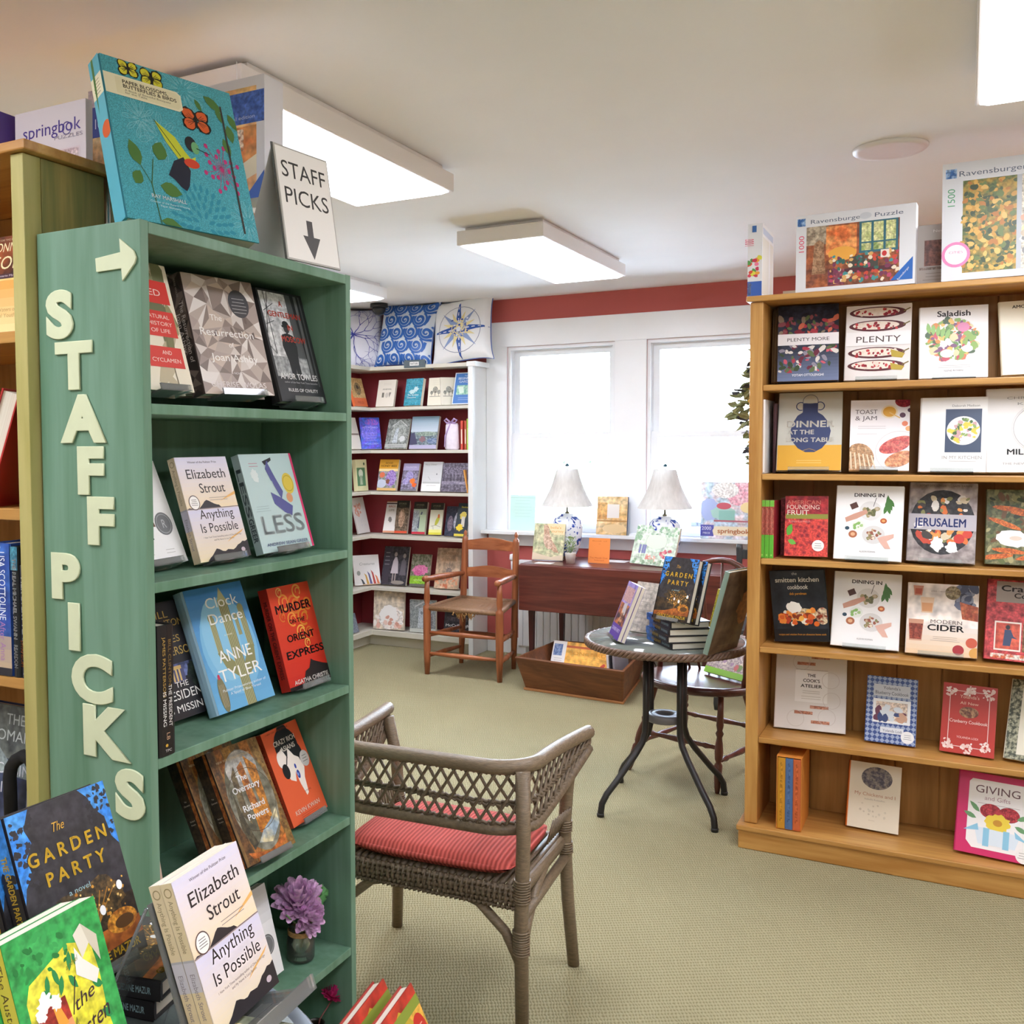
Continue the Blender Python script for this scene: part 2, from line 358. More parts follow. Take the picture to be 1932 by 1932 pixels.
# casing round the pair of windows, sill and apron, baseboard
m = MB()
m.box(-2.953, YB-.022, WZ1, -.9, YB, 2.307)
for x0, x1 in ((-2.953, W1[0]), (W1[1], W2[0]), (W2[1], -.9)): m.box(x0, YB-.02, WZ0, x1, YB, WZ1)
struct('trim_1', m, WHITE, bev=.002)
m = MB().box(-2.98, 6.345, .842, -.86, YB+.05, .866).box(-2.94, YB-.02, .76, -.9, YB, .842)
struct('trim_2', m, WHITE, bev=.003)
struct('baseboard_back', MB().box(-2.95, YB-.016, 0, XR, YB, .11), WHITE, bev=.003)
struct('baseboard_right', MB().box(XR-.016, YF, 0, XR, YB, .11), WHITE)
struct('baseboard_front', MB().box(XL, YF, 0, XR, YF+.016, .11), WHITE)
for i, (a, b) in enumerate((W1, W2)):
    o = thing('window_%d' % (i+1), ('double-hung white window nearer the corner bookcase', 'double-hung white window half hidden by the pine bookcase')[i], 'window', (a, YB, WZ0)); o['kind'] = 'structure'
    fr = MB()
    for x0, x1, z0, z1 in ((a, a+.022, WZ0, WZ1), (b-.022, b, WZ0, WZ1), (a+.022, b-.022, WZ0, WZ0+.02), (a+.022, b-.022, WZ1-.022, WZ1)): fr.box(x0, YB+.005, z0, x1, YB+.13, z1)
    fr.build('window_frame', WHITE, o, True)
    zm = 1.522
    for nm, y0, z0, z1 in (('upper_sash', YB+.075, zm-.02, WZ1-.022), ('lower_sash', YB+.035, WZ0+.02, zm+.02)):
        s = MB(); s.box(a+.022, y0, z0, a+.064, y0+.035, z1); s.box(b-.064, y0, z0, b-.022, y0+.035, z1); s.box(a+.064, y0, z0, b-.064, y0+.035, z0+.038); s.box(a+.064, y0, z1-.04, b-.064, y0+.035, z1)
        so = s.build(nm, WHITE, o, True)
        MB().box(a+.06, y0+.016, z0+.03, b-.06, y0+.02, z1-.03).build('pane', GLASS, so, True)
# ------------------------------------------------------------------ outdoors
OUTG = plain('pale_bounce_ground', 'dddcd8', .9, .1, 3)  # ground colour lightened to bounce daylight up to the ceiling
o = struct('outside_ground', MB().box(-30, YB+.2, -.5, 22, 45, -.3), OUTG)
FOL = plain('overexposed_leaves', '8b9a84', .8, .3, 12)  # leaf colour paled to imitate the overexposed view outdoors
rg = random.Random(4)
for k, (hxx, hy) in enumerate(((-7.3, 19), (-12.5, 26), (-16, 24))):
    m = MB()
    for _ in range(260):
        a, t, rr = rg.uniform(0, 2*pi), rg.uniform(-1, 1), rg.uniform(.5, 1); q = math.sqrt(1-t*t); s_ = rg.uniform(.12, .3)
        p = Vector((hxx+1.7*rr*q*math.cos(a), hy+1.2*rr*q*math.sin(a), 1.0+1.3*rr*t)); e1 = Vector((rg.uniform(-1, 1), rg.uniform(-1, 1), rg.uniform(-1, 1))).normalized(); e2 = e1.orthogonal()
        m.add([p-e1*s_, p+e2*s_*.5, p+e1*s_, p-e2*s_*.5], [(0, 1, 2, 3)])
    tag(m.build('outside_bush', FOL), ('round bush outside seen through the first window', 'bush outside far to the left of the parked car', 'leftmost bush outside beyond the car park')[k], 'bush')
CARW = plain('white_car_paint', 'dfe3e6', .2, .02, 3); CARG = plain('overexposed_car_glass', '8f9aa6', .1, .1, 3); TYRE = plain('tyre_rubber', '4a4a4a', .8, .1, 20)  # car glass colour kept pale to stand in for overexposure
co = thing('car', 'white car parked outside, faint through the second window', 'car', Matrix.Translation((-3.3, 19, -.3)))
prof = [(-2.1, .35), (-2.1, .75), (-1.9, .95), (-1.1, 1.0), (-.4, 1.48), (.9, 1.5), (1.7, 1.05), (2.1, .95), (2.15, .4)]
MX = Matrix(((1, 0, 0, 0), (0, 0, -1, .85), (0, 1, 0, 0), (0, 0, 0, 1)))
MB().prism(prof, MX, 1.7).build('body', CARW, co, bev=.06)
m = MB()
for y in (-.86, .86): m.add([(-.85, y, 1.05), (-.35, y, 1.4), (.85, y, 1.42), (1.45, y, 1.06)], [(0, 1, 2, 3)])
m.build('side_window', CARG, co)
for x in (-1.35, 1.35):
    for y in (-.8, .8): MB().lathe([(.05, -.1), (.32, -.1), (.34, 0), (.32, .1), (.05, .1)], 20, M=Matrix.Translation((x, y, .33))@Matrix.Rotation(pi/2, 4, 'X')).build('wheel', TYRE, co)
# ------------------------------------------------------------------ ceiling lights
def emis(name, col, s):
    m, nt, b, N, L = newmat(name); nt.nodes.remove(b); e = N('Emission'); e.inputs[0].default_value = (*hx(col), 1); e.inputs[1].default_value = s
    L(e.outputs[0], nt.nodes['Material Output'].inputs[0]); return m
DIFF = emis('lit_diffuser', 'f3f5ff', LAMP)
FX = [(-1.87, 2.72, 'long fluorescent ceiling light behind the staff picks sign'), (-1.87, 4.83, 'fluorescent ceiling light in front of the window, beige end facing us'),
      (-3.41, 4.87, 'fluorescent ceiling light above the corner bookcase, mostly hidden'), (.215, 2.61, 'bright fluorescent ceiling light above the pine bookcase'),
      (.215, 5.0, 'fluorescent ceiling light on the far side of the pine bookcase'), (2.2, 2.61, 'fluorescent ceiling light in the right aisle'),  # from the right aisle on: unseen lamps added for fill light
      (2.2, 5.0, 'fluorescent ceiling light in the far right corner'), (-1.87, .25, 'fluorescent ceiling light over the front left aisle'),
      (.215, .25, 'fluorescent ceiling light above the camera'), (2.2, .25, 'fluorescent ceiling light over the front right aisle'),
      (-.8, -1.9, 'fluorescent ceiling light at the back of the shop')]
for k, (x, y, lb) in enumerate(FX):
    zc = ZC if y > 1.79 else 2.43
    o = thing('ceiling_light', lb, 'light', (x, y, zc), 'fluorescent ceiling lights'); w, l = .213, .615
    h = MB().box(-w+.02, -l+.05, -.03, w-.02, l-.05, 0).box(-w, -l, -.088, w, l, -.022)
    h.build('housing', LAMPW, o, bev=.004)
    q = MB(); a, b = w-.012, l-.02
    q.add([(-a, -b, -.089), (a, -b, -.089), (a, b, -.089), (-a, b, -.089), (-a+.02, -b+.02, -.1), (a-.02, -b+.02, -.1), (a-.02, b-.02, -.1), (-a+.02, b-.02, -.1)], [(4, 7, 6, 5), (0, 4, 5, 1), (1, 5, 6, 2), (2, 6, 7, 3), (3, 7, 4, 0)])
    q.build('diffuser', DIFF, o)
    if k == 0:
        q = MB().tube([(w-.012, -l-.004, -.02), (w-.012, -l-.004, -.075)], .0012, 6); q.lathe([(0, -.004), (.004, -.002), (.004, .003), (0, .005)], 8, (w-.012, -l-.004, -.078)); q.build('pull_cord', WHITE, o)
o = thing('ceiling_speaker', 'round flush ceiling speaker with pale grille', 'speaker', (-.25, 3.86, ZC))
MB().lathe([(.095, -.012), (.112, -.013), (.119, -.006), (.12, 0)], 40).build('rim', LAMPW, o)
MB().lathe([(0, -.007), (.098, -.008), (.099, 0)], 40).build('grille', plain('speaker_grille', 'b5aea6', .8, .12, 400), o)
o = thing('dome_camera', 'small black dome on the ceiling above the blue cushions', 'camera', at(715, 574, 2, ZC-.005))
MB().lathe([(.062, .004), (.064, -.022), (.052, -.026)], 24).build('collar', BLACK, o)
MB().lathe([(.05, -.02), (.047, -.05), (.03, -.072), (0, -.08)], 24).build('dome', plain('smoked_dome', '2b2d30', .12, .1, 10), o)
# radiator under the window
o = thing('radiator', 'white ribbed panel radiator on the wall behind the drop-leaf table', 'radiator', (-1.75, 6.40, 0))
m = MB(); x = -2.69
while x < -.8:
    m.box(x, 6.385, .07, x+.034, 6.40, .635); m.box(x+.034, 6.392, .07, x+.05, 6.40, .635); x += .05
m.box(-2.69, 6.395, .06, -.79, 6.435, .64)
m.build('panel', WHITE, o, True, bev=.003)
MB().box(-2.695, 6.37, .635, -.785, 6.44, .665).build('top_cover', WHITE, o, True, bev=.004)
m = MB()
for x in (-2.67, -.83): m.box(x, 6.40, .0, x+.03, 6.43, .07)
m.build('foot', WHITE, o, True)
MB().tube([(-2.69, 6.4, .6), (-2.74, 6.4, .6), (-2.74, 6.4, .665)], .011, 8).lathe([(.016, 0), (.02, .01), (.017, .04), (0, .045)], 12, (-2.74, 6.4, .66)).build('valve', WHITE, o, True)
# ================================================================== BOOKCASES
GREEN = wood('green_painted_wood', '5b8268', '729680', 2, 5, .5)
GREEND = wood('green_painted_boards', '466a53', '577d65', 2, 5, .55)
PINE = wood('golden_pine', 'ab7738', 'c99955', 0, 7, .4, 'd2a868')
PINEV = wood('golden_pine_upright', 'ae7a3a', 'cb9b57', 2, 7, .4, 'd4aa6a')
PINEB = wood('pine_back_boards', '94672f', 'b38346', 2, 6, .5)
OLIVE = wood('olive_stained_wood', 'a39a55', 'b8ae6e', 2, 5, .5)
OLIVEB = wood('olive_stained_boards', '7c7c46', 'ad9656', 2, 6, .55, 'b98a4c')
CREAMP = plain('grey_cream_shelf_paint', 'd2cfc2', .45, .03, 5)
PANELW = plain('white_panel_paint', 'e6e9e8', .4, .02, 5)
SHELFRED = plain('dark_red_back_panel', '8e3038', .6, .05, 5)
LETTER = plain('pale_green_letter_paint', 'd5dcb8', .5, .03, 30)
# green staff-picks stand, open side facing right
GX0, GX1, GY0, GY1, GZ = -1.505, -1.25, 1.304, 1.978, 1.844
gs = thing('display_stand', 'green painted narrow bookstand with pale letters down its end panel', 'bookcase', ((GX0+GX1)/2, (GY0+GY1)/2, 0))
def part(p, nm, m, *boxes, bev=.0015, label=None):
    q = MB()
    for b in boxes: q.box(*b)
    return q.build(nm, m, p, True, bev=bev, label=label)
part(gs, 'side_panel', GREEN, (GX0, GY0, 0, GX1, GY0+.02, GZ))
part(gs, 'side_panel', GREEN, (GX0, GY1-.02, 0, GX1, GY1, GZ))
part(gs, 'top_board', GREEN, (GX0, GY0+.02, GZ-.022, GX1, GY1-.02, GZ-.001))
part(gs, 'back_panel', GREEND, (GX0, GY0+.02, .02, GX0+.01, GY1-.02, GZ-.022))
SZ = {1: 1.528, 2: 1.212, 3: .895, 4: .582, 5: .267, 6: .03}
for k in SZ: part(gs, 'shelf', GREEN, (GX0+.01, GY0+.0205, SZ[k]-.019, GX1-.001, GY1-.0205, SZ[k]))
def letter(ch, px, py, h, par, mt, y, rot=0):
    """flat wooden letter centred on a pixel of the end panel"""
    c = at(px, py, 1, y); cu = bpy.data.curves.new('letter', 'FONT'); cu.body = ch; cu.align_x = 'CENTER'; cu.resolution_u = 5
    cu.offset = .046; cu.extrude = .012; cu.bevel_depth = .012; cu.bevel_resolution = 1
    o = bpy.data.objects.new('letter', cu); C.objects.link(o); bpy.context.view_layer.update()
    me = bpy.data.meshes.new_from_object(o.evaluated_get(bpy.context.evaluated_depsgraph_get())); bpy.data.objects.remove(o); bpy.data.curves.remove(cu)
    ys = [v.co.y for v in me.vertices]; xs = [v.co.x for v in me.vertices]; s = h/(max(ys)-min(ys)); cx, cy = (max(xs)+min(xs))/2, (max(ys)+min(ys))/2
    Mi = MW[par.name].inverted(); a = math.radians(rot)
    for v in me.vertices:
        x, z = (v.co.x-cx)*s*1.25, (v.co.y-cy)*s; x, z = x*math.cos(a)-z*math.sin(a), x*math.sin(a)+z*math.cos(a)
        v.co = Mi@Vector((c.x+x, y-.003-v.co.z*.085, c.z+z))
    me.flip_normals(); me.materials.clear(); me.materials.append(mt); me.name = 'letter'
    o = bpy.data.objects.new('letter', me); C.objects.link(o); o.parent = par
    return o
for ch, px, py, hp in (('S', 115, 594, 94), ('T', 142, 690, 92), ('A', 159, 790, 92), ('F', 174, 888, 92), ('F', 193, 983, 92), ('P', 127, 1087, 88), ('I', 143, 1182, 90),
                      ('C', 176, 1280, 94), ('K', 204, 1382, 98), ('S', 248, 1498, 96)):
    a = at(px, py-hp/2, 1, GY0); b = at(px, py+hp/2, 1, GY0)
    letter(ch, px, py, a.z-b.z, gs, LETTER, GY0)
pts = [(182, 488), (229, 476), (227, 450), (254, 473), (259, 486), (256, 497), (233, 531), (231, 507), (184, 514)]
q = MB(); pp = [at(x, y, 1, GY0-.001) for x, y in pts]
q.prism([(p.x, p.z) for p in pp], Matrix(((1, 0, 0, 0), (0, 0, -1, GY0-.0005), (0, 1, 0, 0), (0, 0, 0, 1))), .004)
q.build('arrow', LETTER, gs, True, bev=.0008, label='pale green arrow pointing right')
# pine bookcase on the right
RY, RX0, RX1 = 3.70, -.676, .95
rb = thing('bookcase', 'honey pine bookcase on the right full of cookbooks', 'bookcase', ((RX0+RX1)/2, RY+.12, 0))
RZ = {1: 1.66, 2: 1.347, 3: 1.047, 4: .731, 5: .404, 6: .086}
part(rb, 'side_panel', PINEV, (RX0, RY, .088, RX0+.044, RY+.27, 1.95), bev=.003)
part(rb, 'side_panel', PINEV, (RX1-.044, RY, .088, RX1, RY+.27, 1.95), bev=.003)
part(rb, 'top_board', PINE, (RX0-.012, RY-.015, 1.951, RX1+.012, RY+.285, 1.971), bev=.004)
for k in (1, 2, 3, 4, 5): part(rb, 'shelf', PINE, (RX0+.0445, RY+.004, RZ[k]-.021, RX1-.0445, RY+.252, RZ[k]), bev=.003)
part(rb, 'base', PINE, (RX0-.016, RY-.028, 0, RX1+.016, RY+.285, .068), (RX0-.022, RY-.034, .066, RX1+.022, RY+.285, .086), bev=.004)
m = MB(); x = RX0+.044
while x < RX1-.05:
    m.box(x+.002, RY+.255, .087, min(x+.1415, RX1-.046), RY+.268, 1.95); m.box(x-.004, RY+.262, .087, x+.004, RY+.269, 1.95); x += .1435
m.build('back_boards', PINEB, rb, True, bev=.002)
# olive and pine bookcase cut by the left edge of the picture
LY, LX1, LX0, LYE = 1.282, -1.511, -2.45, 2.0
lb = thing('bookcase', 'olive and pine bookcase at the left edge behind the green stand', 'bookcase', ((LX0+LX1)/2, (LY+LYE)/2, 0))
part(lb, 'corner_post', OLIVE, (LX1-.033, LY, 0, LX1, LY+.04, 1.988))
part(lb, 'corner_post', OLIVE, (LX0, LY, 0, LX0+.033, LY+.04, 1.988))
m = MB(); y = LY+.042
for w in (.16, .145, .15, .15, .07):
    m.box(LX1-.014, y, 0, LX1-.001, min(y+w-.004, LYE), 1.988); y += w
m.build('side_boards', OLIVEB, lb, True, bev=.001)
part(lb, 'side_panel', OLIVEB, (LX0, LY+.042, 0, LX0+.014, LYE, 1.988))
part(lb, 'top_board', PINE, (LX0-.02, LY-.012, 1.989, LX1+.018, LYE+.012, 2.008), bev=.003)
LZ = {1: 1.67, 2: 1.337, 3: 1.014, 4: .69, 5: .37, 6: .06}
for k in LZ: part(lb, 'shelf', PINE, (LX0+.015, LY+.012, LZ[k]-.022, LX1-.034, LY+.34, LZ[k]), bev=.002)
part(lb, 'back_panel', PINEB, (LX0+.015, LY+.35, 0, LX1-.016, LY+.365, 1.988))
q = MB().tube([(LX1-.0005, LY+.205, 1.80), (LX1-.0005, LY+.205, 1.985)], .006, 6); q.build('metal_strip', STEEL, lb, True)
# corner bookcase, cream shelves on a dark red back
SY, SX = 6.22, -3.77
cb = thing('bookcase', 'cream corner bookcase with dark red back beside the window', 'bookcase', (-3.5, 6.34, 0))
CZ = {1: 1.733, 2: 1.426, 3: 1.127, 4: .809, 5: .431, 6: .118}
EY = 4.4
def Lshape(z0, z1, ins=0):
    q = MB(); pl = [(-2.99, SY+ins), (-2.99, YB-.012), (XL+.012, YB-.012), (XL+.012, EY), (SX-ins, EY), (SX-ins, SY+ins)]
    q.prism(pl, Matrix.Translation((0, 0, z0)), z1-z0); return q
for k in CZ: Lshape(CZ[k]-(.022 if k < 6 else .038), CZ[k]).build('shelf', CREAMP, cb, True, bev=.002)
Lshape(1.998, 2.024).build('top_board', CREAMP, cb, True, bev=.002)
Lshape(0, .08, .06).build('kickboard', CREAMP, cb, True)
part(cb, 'end_panel', PANELW, (-2.99, SY-.002, 0, -2.955, YB-.002, 2.024), (-2.998, SY-.008, 1.996, -2.93, YB-.0025, 2.03))
part(cb, 'back_panel', SHELFRED, (XL+.012, YB-.011, .08, -2.991, YB-.001, 2.0))
part(cb, 'back_panel', SHELFRED, (XL+.001, EY, .08, XL+.011, YB-.012, 2.0))
part(cb, 'end_panel', PANELW, (XL+.001, EY-.03, 0, SX, EY, 2.024))
sg = thing('shelf_sign', 'small slate shelf sign reading NATURE on the corner bookcase', 'sign', (-3.403, SY-.004, 2.032))
a = at(762, 678, 1, SY-.006); b = at(802, 694, 1, SY-.006)
q = MB().box(-.085, -.004, -.028, .085, .002, .026); q.build('plaque', plain('slate_plaque', '55636a', .6, .1, 30), sg, bev=.006)
q = MB().box(-.036, -.0056, -.014, .036, -.0042, .012, c='eef0ee'); emit(q, X('NATURE', 50, 25, 50, 84, '55636a', 1), .072, .026, lambda x, y, e: (x-.036, -.0057-e, y-.014)); q.build('caption', INK, sg, attr=True)
# ================================================================== WICKER ARMCHAIR
RATT = plain('grey_brown_rattan', '6f5f4c', .45, .28, 90, bump=.6, bs=160)
RATTW = plain('wrapped_rattan', '7b6a55', .42, .25, 60, stretch=(1, 1, 6), bump=.5, bs=120)
REDCUSH = None
def cushmat():
    m, nt, b, N, L = newmat('red_ribbed_cushion'); tc = N('TexCoord'); w = N('TexWave'); w.inputs['Scale'].default_value = 28; w.inputs['Distortion'].default_value = .5; w.inputs['Detail'].default_value = 2; w.inputs['Detail Scale'].default_value = 2
    L(tc.outputs['Object'], w.inputs['Vector']); r = N('ValToRGB'); L(w.outputs[0], r.inputs[0]); e = r.color_ramp.elements
    e[0].color = (*hx('8f3028'), 1); e[1].color = (*hx('c4564c'), 1); no = N('TexNoise'); no.inputs['Scale'].default_value = 14; mp = N('Mapping'); mp.inputs['Scale'].default_value = (6, .6, 1); L(tc.outputs['Object'], mp.inputs[0]); L(mp.outputs[0], no.inputs['Vector'])
    hs = N('HueSaturation'); L(r.outputs[0], hs.inputs['Color']); mr = N('MapRange'); mr.inputs[3].default_value = .8; mr.inputs[4].default_value = 1.3; L(no.outputs[0], mr.inputs[0]); L(mr.outputs[0], hs.inputs['Value']); L(hs.outputs[0], b.inputs['Base Color'])
    b.inputs['Roughness'].default_value = .85; bp = N('Bump'); bp.inputs['Strength'].default_value = .5; bp.inputs['Distance'].default_value = .003; L(w.outputs[0], bp.inputs['Height']); L(bp.outputs[0], b.inputs['Normal']); return m
WM = Matrix.Translation((-1.195, 2.40, 0))@Matrix.Rotation(math.radians(3.5), 4, 'Z')
wc = thing('wicker_armchair', 'wicker armchair with woven lattice back facing the window', 'chair', WM)
def wplan(s, out=0.0, r=.11):
    """plan of the curved back and arms, s = 0..1 from left arm tip round the back to right arm tip"""
    A, Bk, Fr = .275+out, -.215-out, .215
    la = Fr-(Bk+r); lc = pi*r/2; lb_ = 2*(A-r); tot = 2*la+2*lc+lb_; d = s*tot
    if d < la: f = d/la; return Vector((-A-.035*(1-f)**1.5, Fr-d, 0))
    d -= la
    if d < lc: a = d/r; return Vector((-A+r-r*math.cos(a), Bk+r-r*math.sin(a), 0))
    d -= lc
    if d < lb_: return Vector((-A+r+d, Bk, 0))
    d -= lb_
    if d < lc: a = d/r; return Vector((A-r+r*math.sin(a), Bk+r-r*math.cos(a), 0))
    d -= lc; f = d/la; return Vector((A+.035*f**1.5, Bk+r+d, 0))
def wtop(s): return .672-.012*abs(2*s-1)**2
def wbot(s): 
    e = abs(2*s-1); return .515+.0*e+(0.10*max(0, (e-.45)/.55)**1.6)
def wpt(s, f, out=0):
    p = wplan(s, out*(1-f)); p.z = wbot(s)+(wtop(s)-wbot(s))*f; return p
NS = 72
MB().tube([wplan(i/NS)+Vector((0, 0, wtop(i/NS))) for i in range(NS+1)], .0185, 12).build('top_rail', RATTW, wc)
MB().tube([wpt(i/NS, 0) for i in range(NS+1)], .014, 10).build('lower_rail', RATT, wc)
m = MB(); nst = 38
for i in range(-2, nst+1):
    for sg_ in (1, -1):
        pts = []
        for j in range(7):
            f = j/6; s = (i+.5)/nst+sg_*(f-.5)*.075+.0
            s = min(1, max(0, s)); pts.append(wpt(s, f)+Vector((0, 0, 0))+(wplan(s)-Vector((0, 0, 0))).normalized()*(.0035*sg_))
        m.tube(pts, .0042, 5)
m.build('lattice', RATT, wc)
m = MB()
for fz in (.40, .45):
    m.tube([wpt(i/160, fz)+wplan(i/160).normalized()*(.006*(1 if i % 2 else -1)) for i in range(161)], .0042, 5)
for fz in (.05, .11, .90):
    m.tube([wpt(i/160, fz)+wplan(i/160).normalized()*(.006*(1 if (i+int(fz*20)) % 2 else -1)) for i in range(161)], .0042, 5)
m.build('woven_bands', RATT, wc)
for nm, p in (('leg', [(.262, -.205, 0), (.262, -.213, .3), (.268, -.213, .5), (.262, -.20, .665)]), ('leg', [(-.262, -.205, 0), (-.262, -.213, .3), (-.268, -.213, .5), (-.262, -.20, .665)]),
              ('leg', [(.275, .195, 0), (.262, .178, .2), (.255, .17, .4), (.262, .172, .52), (.285, .165, .648)]), ('leg', [(-.275, .195, 0), (-.262, .178, .2), (-.255, .17, .4), (-.262, .172, .52), (-.285, .165, .648)])):
    lo = MB().tube(p, [.0165, .0175, .0175, .0185, .0175][:len(p)], 12).build(nm, RATTW, wc)
    w = MB(); zz = [.22, .25] if p[0][1] < 0 else [.33, .39]
    for z in [z0+.0065*i for z0 in zz for i in range(5)]+([.35+.0065*i for i in range(9)] if p[0][1] < 0 else []):
        for a, b in zip(p, p[1:]):
            if a[2] <= z <= b[2]: f = (z-a[2])/(b[2]-a[2]); q = Vector(a).lerp(Vector(b), f); w.tube([q+Vector((.0195*math.cos(t*pi/5), .0195*math.sin(t*pi/5), 0)) for t in range(10)], .003, 5, closed=True); break
    w.build('cane_binding', RATTW, lo)
m = MB(); sq = [(-.25, -.2), (.25, -.2), (.25, .17), (-.25, .17)]
m.tube([(x, y, .358) for x, y in sq], .02, 10, closed=True); m.build('seat_frame', RATTW, wc)
m = MB()
for i in range(34):
    x = -.24+.48*i/33; m.tube([(x, -.218, .386), (x, -.224, .358), (x, -.215, .328)], .0055, 5)
for k in range(5): m.tube([(-.25+.5*i/80, -.221-.006*(1 if (i+k) % 2 else -1), .379-.0115*k) for i in range(81)], .0048, 5)
for i in range(26):
    x = -.24+.48*i/25; m.tube([(x, -.19, .374), (x, .16, .374)], .008, 5)
m.build('woven_seat', RATT, wc)
for sx in (1, -1):
    MB().tube([(sx*.258, -.205, .30), (sx*.258, .17, .315)], .0135, 10).build('side_rail', RATTW, wc)
    MB().tube([(sx*.256, -.212, .20), (sx*.22, -.208, .265), (sx*.15, -.206, .325), (sx*.06, -.205, .352), (0, -.205, .356)], .0125, 10).build('corner_brace', RATTW, wc)
    MB().tube([(sx*.258, -.2, .20), (sx*.256, -.15, .27), (sx*.254, -.08, .325), (sx*.252, .0, .355)], .0125, 10).build('corner_brace', RATTW, wc)
m = MB()
for i in range(8):
    m.tube([(.25, .03+.0165*i, .40), (.262+.002*i, .05+.0155*i, .46)], .0035, 5); m.tube([(-.25, .03+.0165*i, .40), (-.262-.002*i, .05+.0155*i, .46)], .0035, 5)
m.build('side_weave', RATT, wc)
# red cushion
cu = thing('seat_cushion', 'red ribbed seat cushion lying on the wicker armchair', 'cushion', WM@Matrix.Translation((0, -.04, .383)))
def puff(w, d, h, n=22, ex=.35):
    q = MB(); vs = []
    for sgn in (1, -1):
        for i in range(n+1):
            for j in range(n+1):
                u, v = 2*i/n-1, 2*j/n-1; k = max(0, (1-abs(u)**3.2)*(1-abs(v)**3.2))**ex
                rx = w/2*(u-.06*u*abs(v)**4); ry = d/2*(v-.06*v*abs(u)**4)
                vs.append((rx, ry, h/2+sgn*h/2*k*(1+.05*math.sin(5*u+2)*math.sin(4*v))))
    N1 = (n+1)**2; fs = []
    for i in range(n):
        for j in range(n):
            a = i*(n+1)+j; fs += [(a, a+n+1, a+n+2, a+1), (N1+a, N1+a+1, N1+a+n+2, N1+a+n+1)]
    return q.add(vs, fs, sm=True)
REDCUSH = cushmat()
puff(.47, .345, .06).build('pad', REDCUSH, cu)
m = MB(); pr_ = []
for i in range(64):
    a = 2*pi*i/64; ca, sa = math.cos(a), math.sin(a); k = 1/(abs(ca)**6+abs(sa)**6)**(1/6); pr_.append((.232*ca*k*.985, .17*sa*k*.985, .03))
m.tube(pr_, .0075, 8, closed=True); m.build('piping', REDCUSH, cu)
# ================================================================== LADDER-BACK CHAIR
CHERRY = wood('cherry_wood', '82482a', 'a8653e', 2, 8, .35)
CHERRYX = wood('cherry_wood_rails', '85492b', 'b06c44', 0, 8, .35)
RUSH = plain('rush_seat', '8b6a4e', .4, .3, 60, bump=.6, bs=240, stretch=(1, 6, 1))
lc_ = thing('ladderback_armchair', 'cherry ladder-back armchair with a frayed rush seat by the corner bookcase', 'chair', (-2.74, 5.8, 0))
def lp(o, nm, mb, mt, **k): return mb.build(nm, mt, o, True, **k)
FLc, FRc, BLc, BRc = Vector((-2.985, 5.6, 0)), Vector((-2.484, 5.605, 0)), Vector((-2.938, 5.995, 0)), Vector((-2.553, 5.985, 0))
up = lambda v, z, dx=0, dy=0: Vector((v.x+dx, v.y+dy, z))
FP = [(.016, 0), (.023, .22), (.025, .45), (.025, .7), (.0255, .72), (.014, .745), (.0205, .8), (.018, .9), (.013, 1)]
for v in (FLc, FRc): lp(lc_, 'front_leg', MB().turned(v, up(v, .60), FP), CHERRY)
BP = [(.015, 0), (.021, .2), (.022, .5), (.021, .92), (.019, .945), (.008, .955), (.011, .968), (.0125, .98), (.009, .99), (.004, 1)]
bt = []
for v, dx in ((BLc, .012), (BRc, -.002)):
    t = up(v, .89, dx, .05); bt.append(t); lp(lc_, 'back_post', MB().turned(v, t, BP), CHERRY)
def slat(z0, z1, arch):
    q = MB(); n = 16; vs = []
    for i in range(n+1):
        f = i/n; a = BLc.lerp(BRc, f); k = math.sin(pi*f); yy = a.y+.05*z0/.89+.03*k
        top = z1+arch*(math.sin(pi*f)**2-.4); vs += [(a.x, yy-.005, z0), (a.x, yy-.005, top), (a.x, yy+.005, top), (a.x, yy+.005, z0)]
    fs = [(4*i+j, 4*i+(j+1) % 4, 4*i+4+(j+1) % 4, 4*i+4+j) for i in range(n) for j in range(4)]+[(0, 3, 2, 1), (4*n, 4*n+1, 4*n+2, 4*n+3)]
    return q.add(vs, fs)
lp(lc_, 'slat', slat(.762, .832, .02), CHERRYX); lp(lc_, 'slat', slat(.582, .648, .018), CHERRYX)
AP = [(.018, 0), (.021, .06), (.016, .12), (.0205, .3), (.02, .6), (.013, 1)]
lp(lc_, 'arm', MB().turned(up(FLc, .612, -.004, -.03), up(BLc, .605, .01, .03), AP), CHERRYX)
lp(lc_, 'arm', MB().turned(up(FRc, .612, -.004, -.03), up(BRc, .605, 0, .03), AP), CHERRYX)
ST = [(.009, 0), (.0145, .35), (.0155, .48), (.0175, .5), (.0155, .52), (.0145, .65), (.009, 1)]
for z in (.27, .135): lp(lc_, 'stretcher', MB().turned(up(FLc, z), up(FRc, z), ST), CHERRYX)
for v, w in ((FLc, BLc), (FRc, BRc)):
    for z in (.245, .115): lp(lc_, 'stretcher', MB().turned(up(v, z), up(w, z), ST), CHERRYX)
lp(lc_, 'stretcher', MB().turned(up(BLc, .21), up(BRc, .21), ST), CHERRYX)
m = MB(); cen = (FLc+FRc+BLc+BRc)/4; cz = .437
cn = [up(FLc, .425), up(FRc, .425), up(BRc, .44), up(BLc, .44)]
for i in range(4):
    a, b = cn[i], cn[(i+1) % 4]; n = 14; vs = []; ctr = up(cen, cz-.004)
    for j in range(n+1):
        f = j/n; p, q = a.lerp(ctr, f), b.lerp(ctr, f); dz = .003*(j % 2); vs += [p+Vector((0, 0, dz)), q+Vector((0, 0, dz))]
    m.add(vs, [(2*j, 2*j+1, 2*j+3, 2*j+2) for j in range(n)])
    m.tube([a, b], .017, 10)
lp(lc_, 'rush_seat', m, RUSH)
rg = random.Random(3); m = MB(); mid = FLc.lerp(FRc, .52)
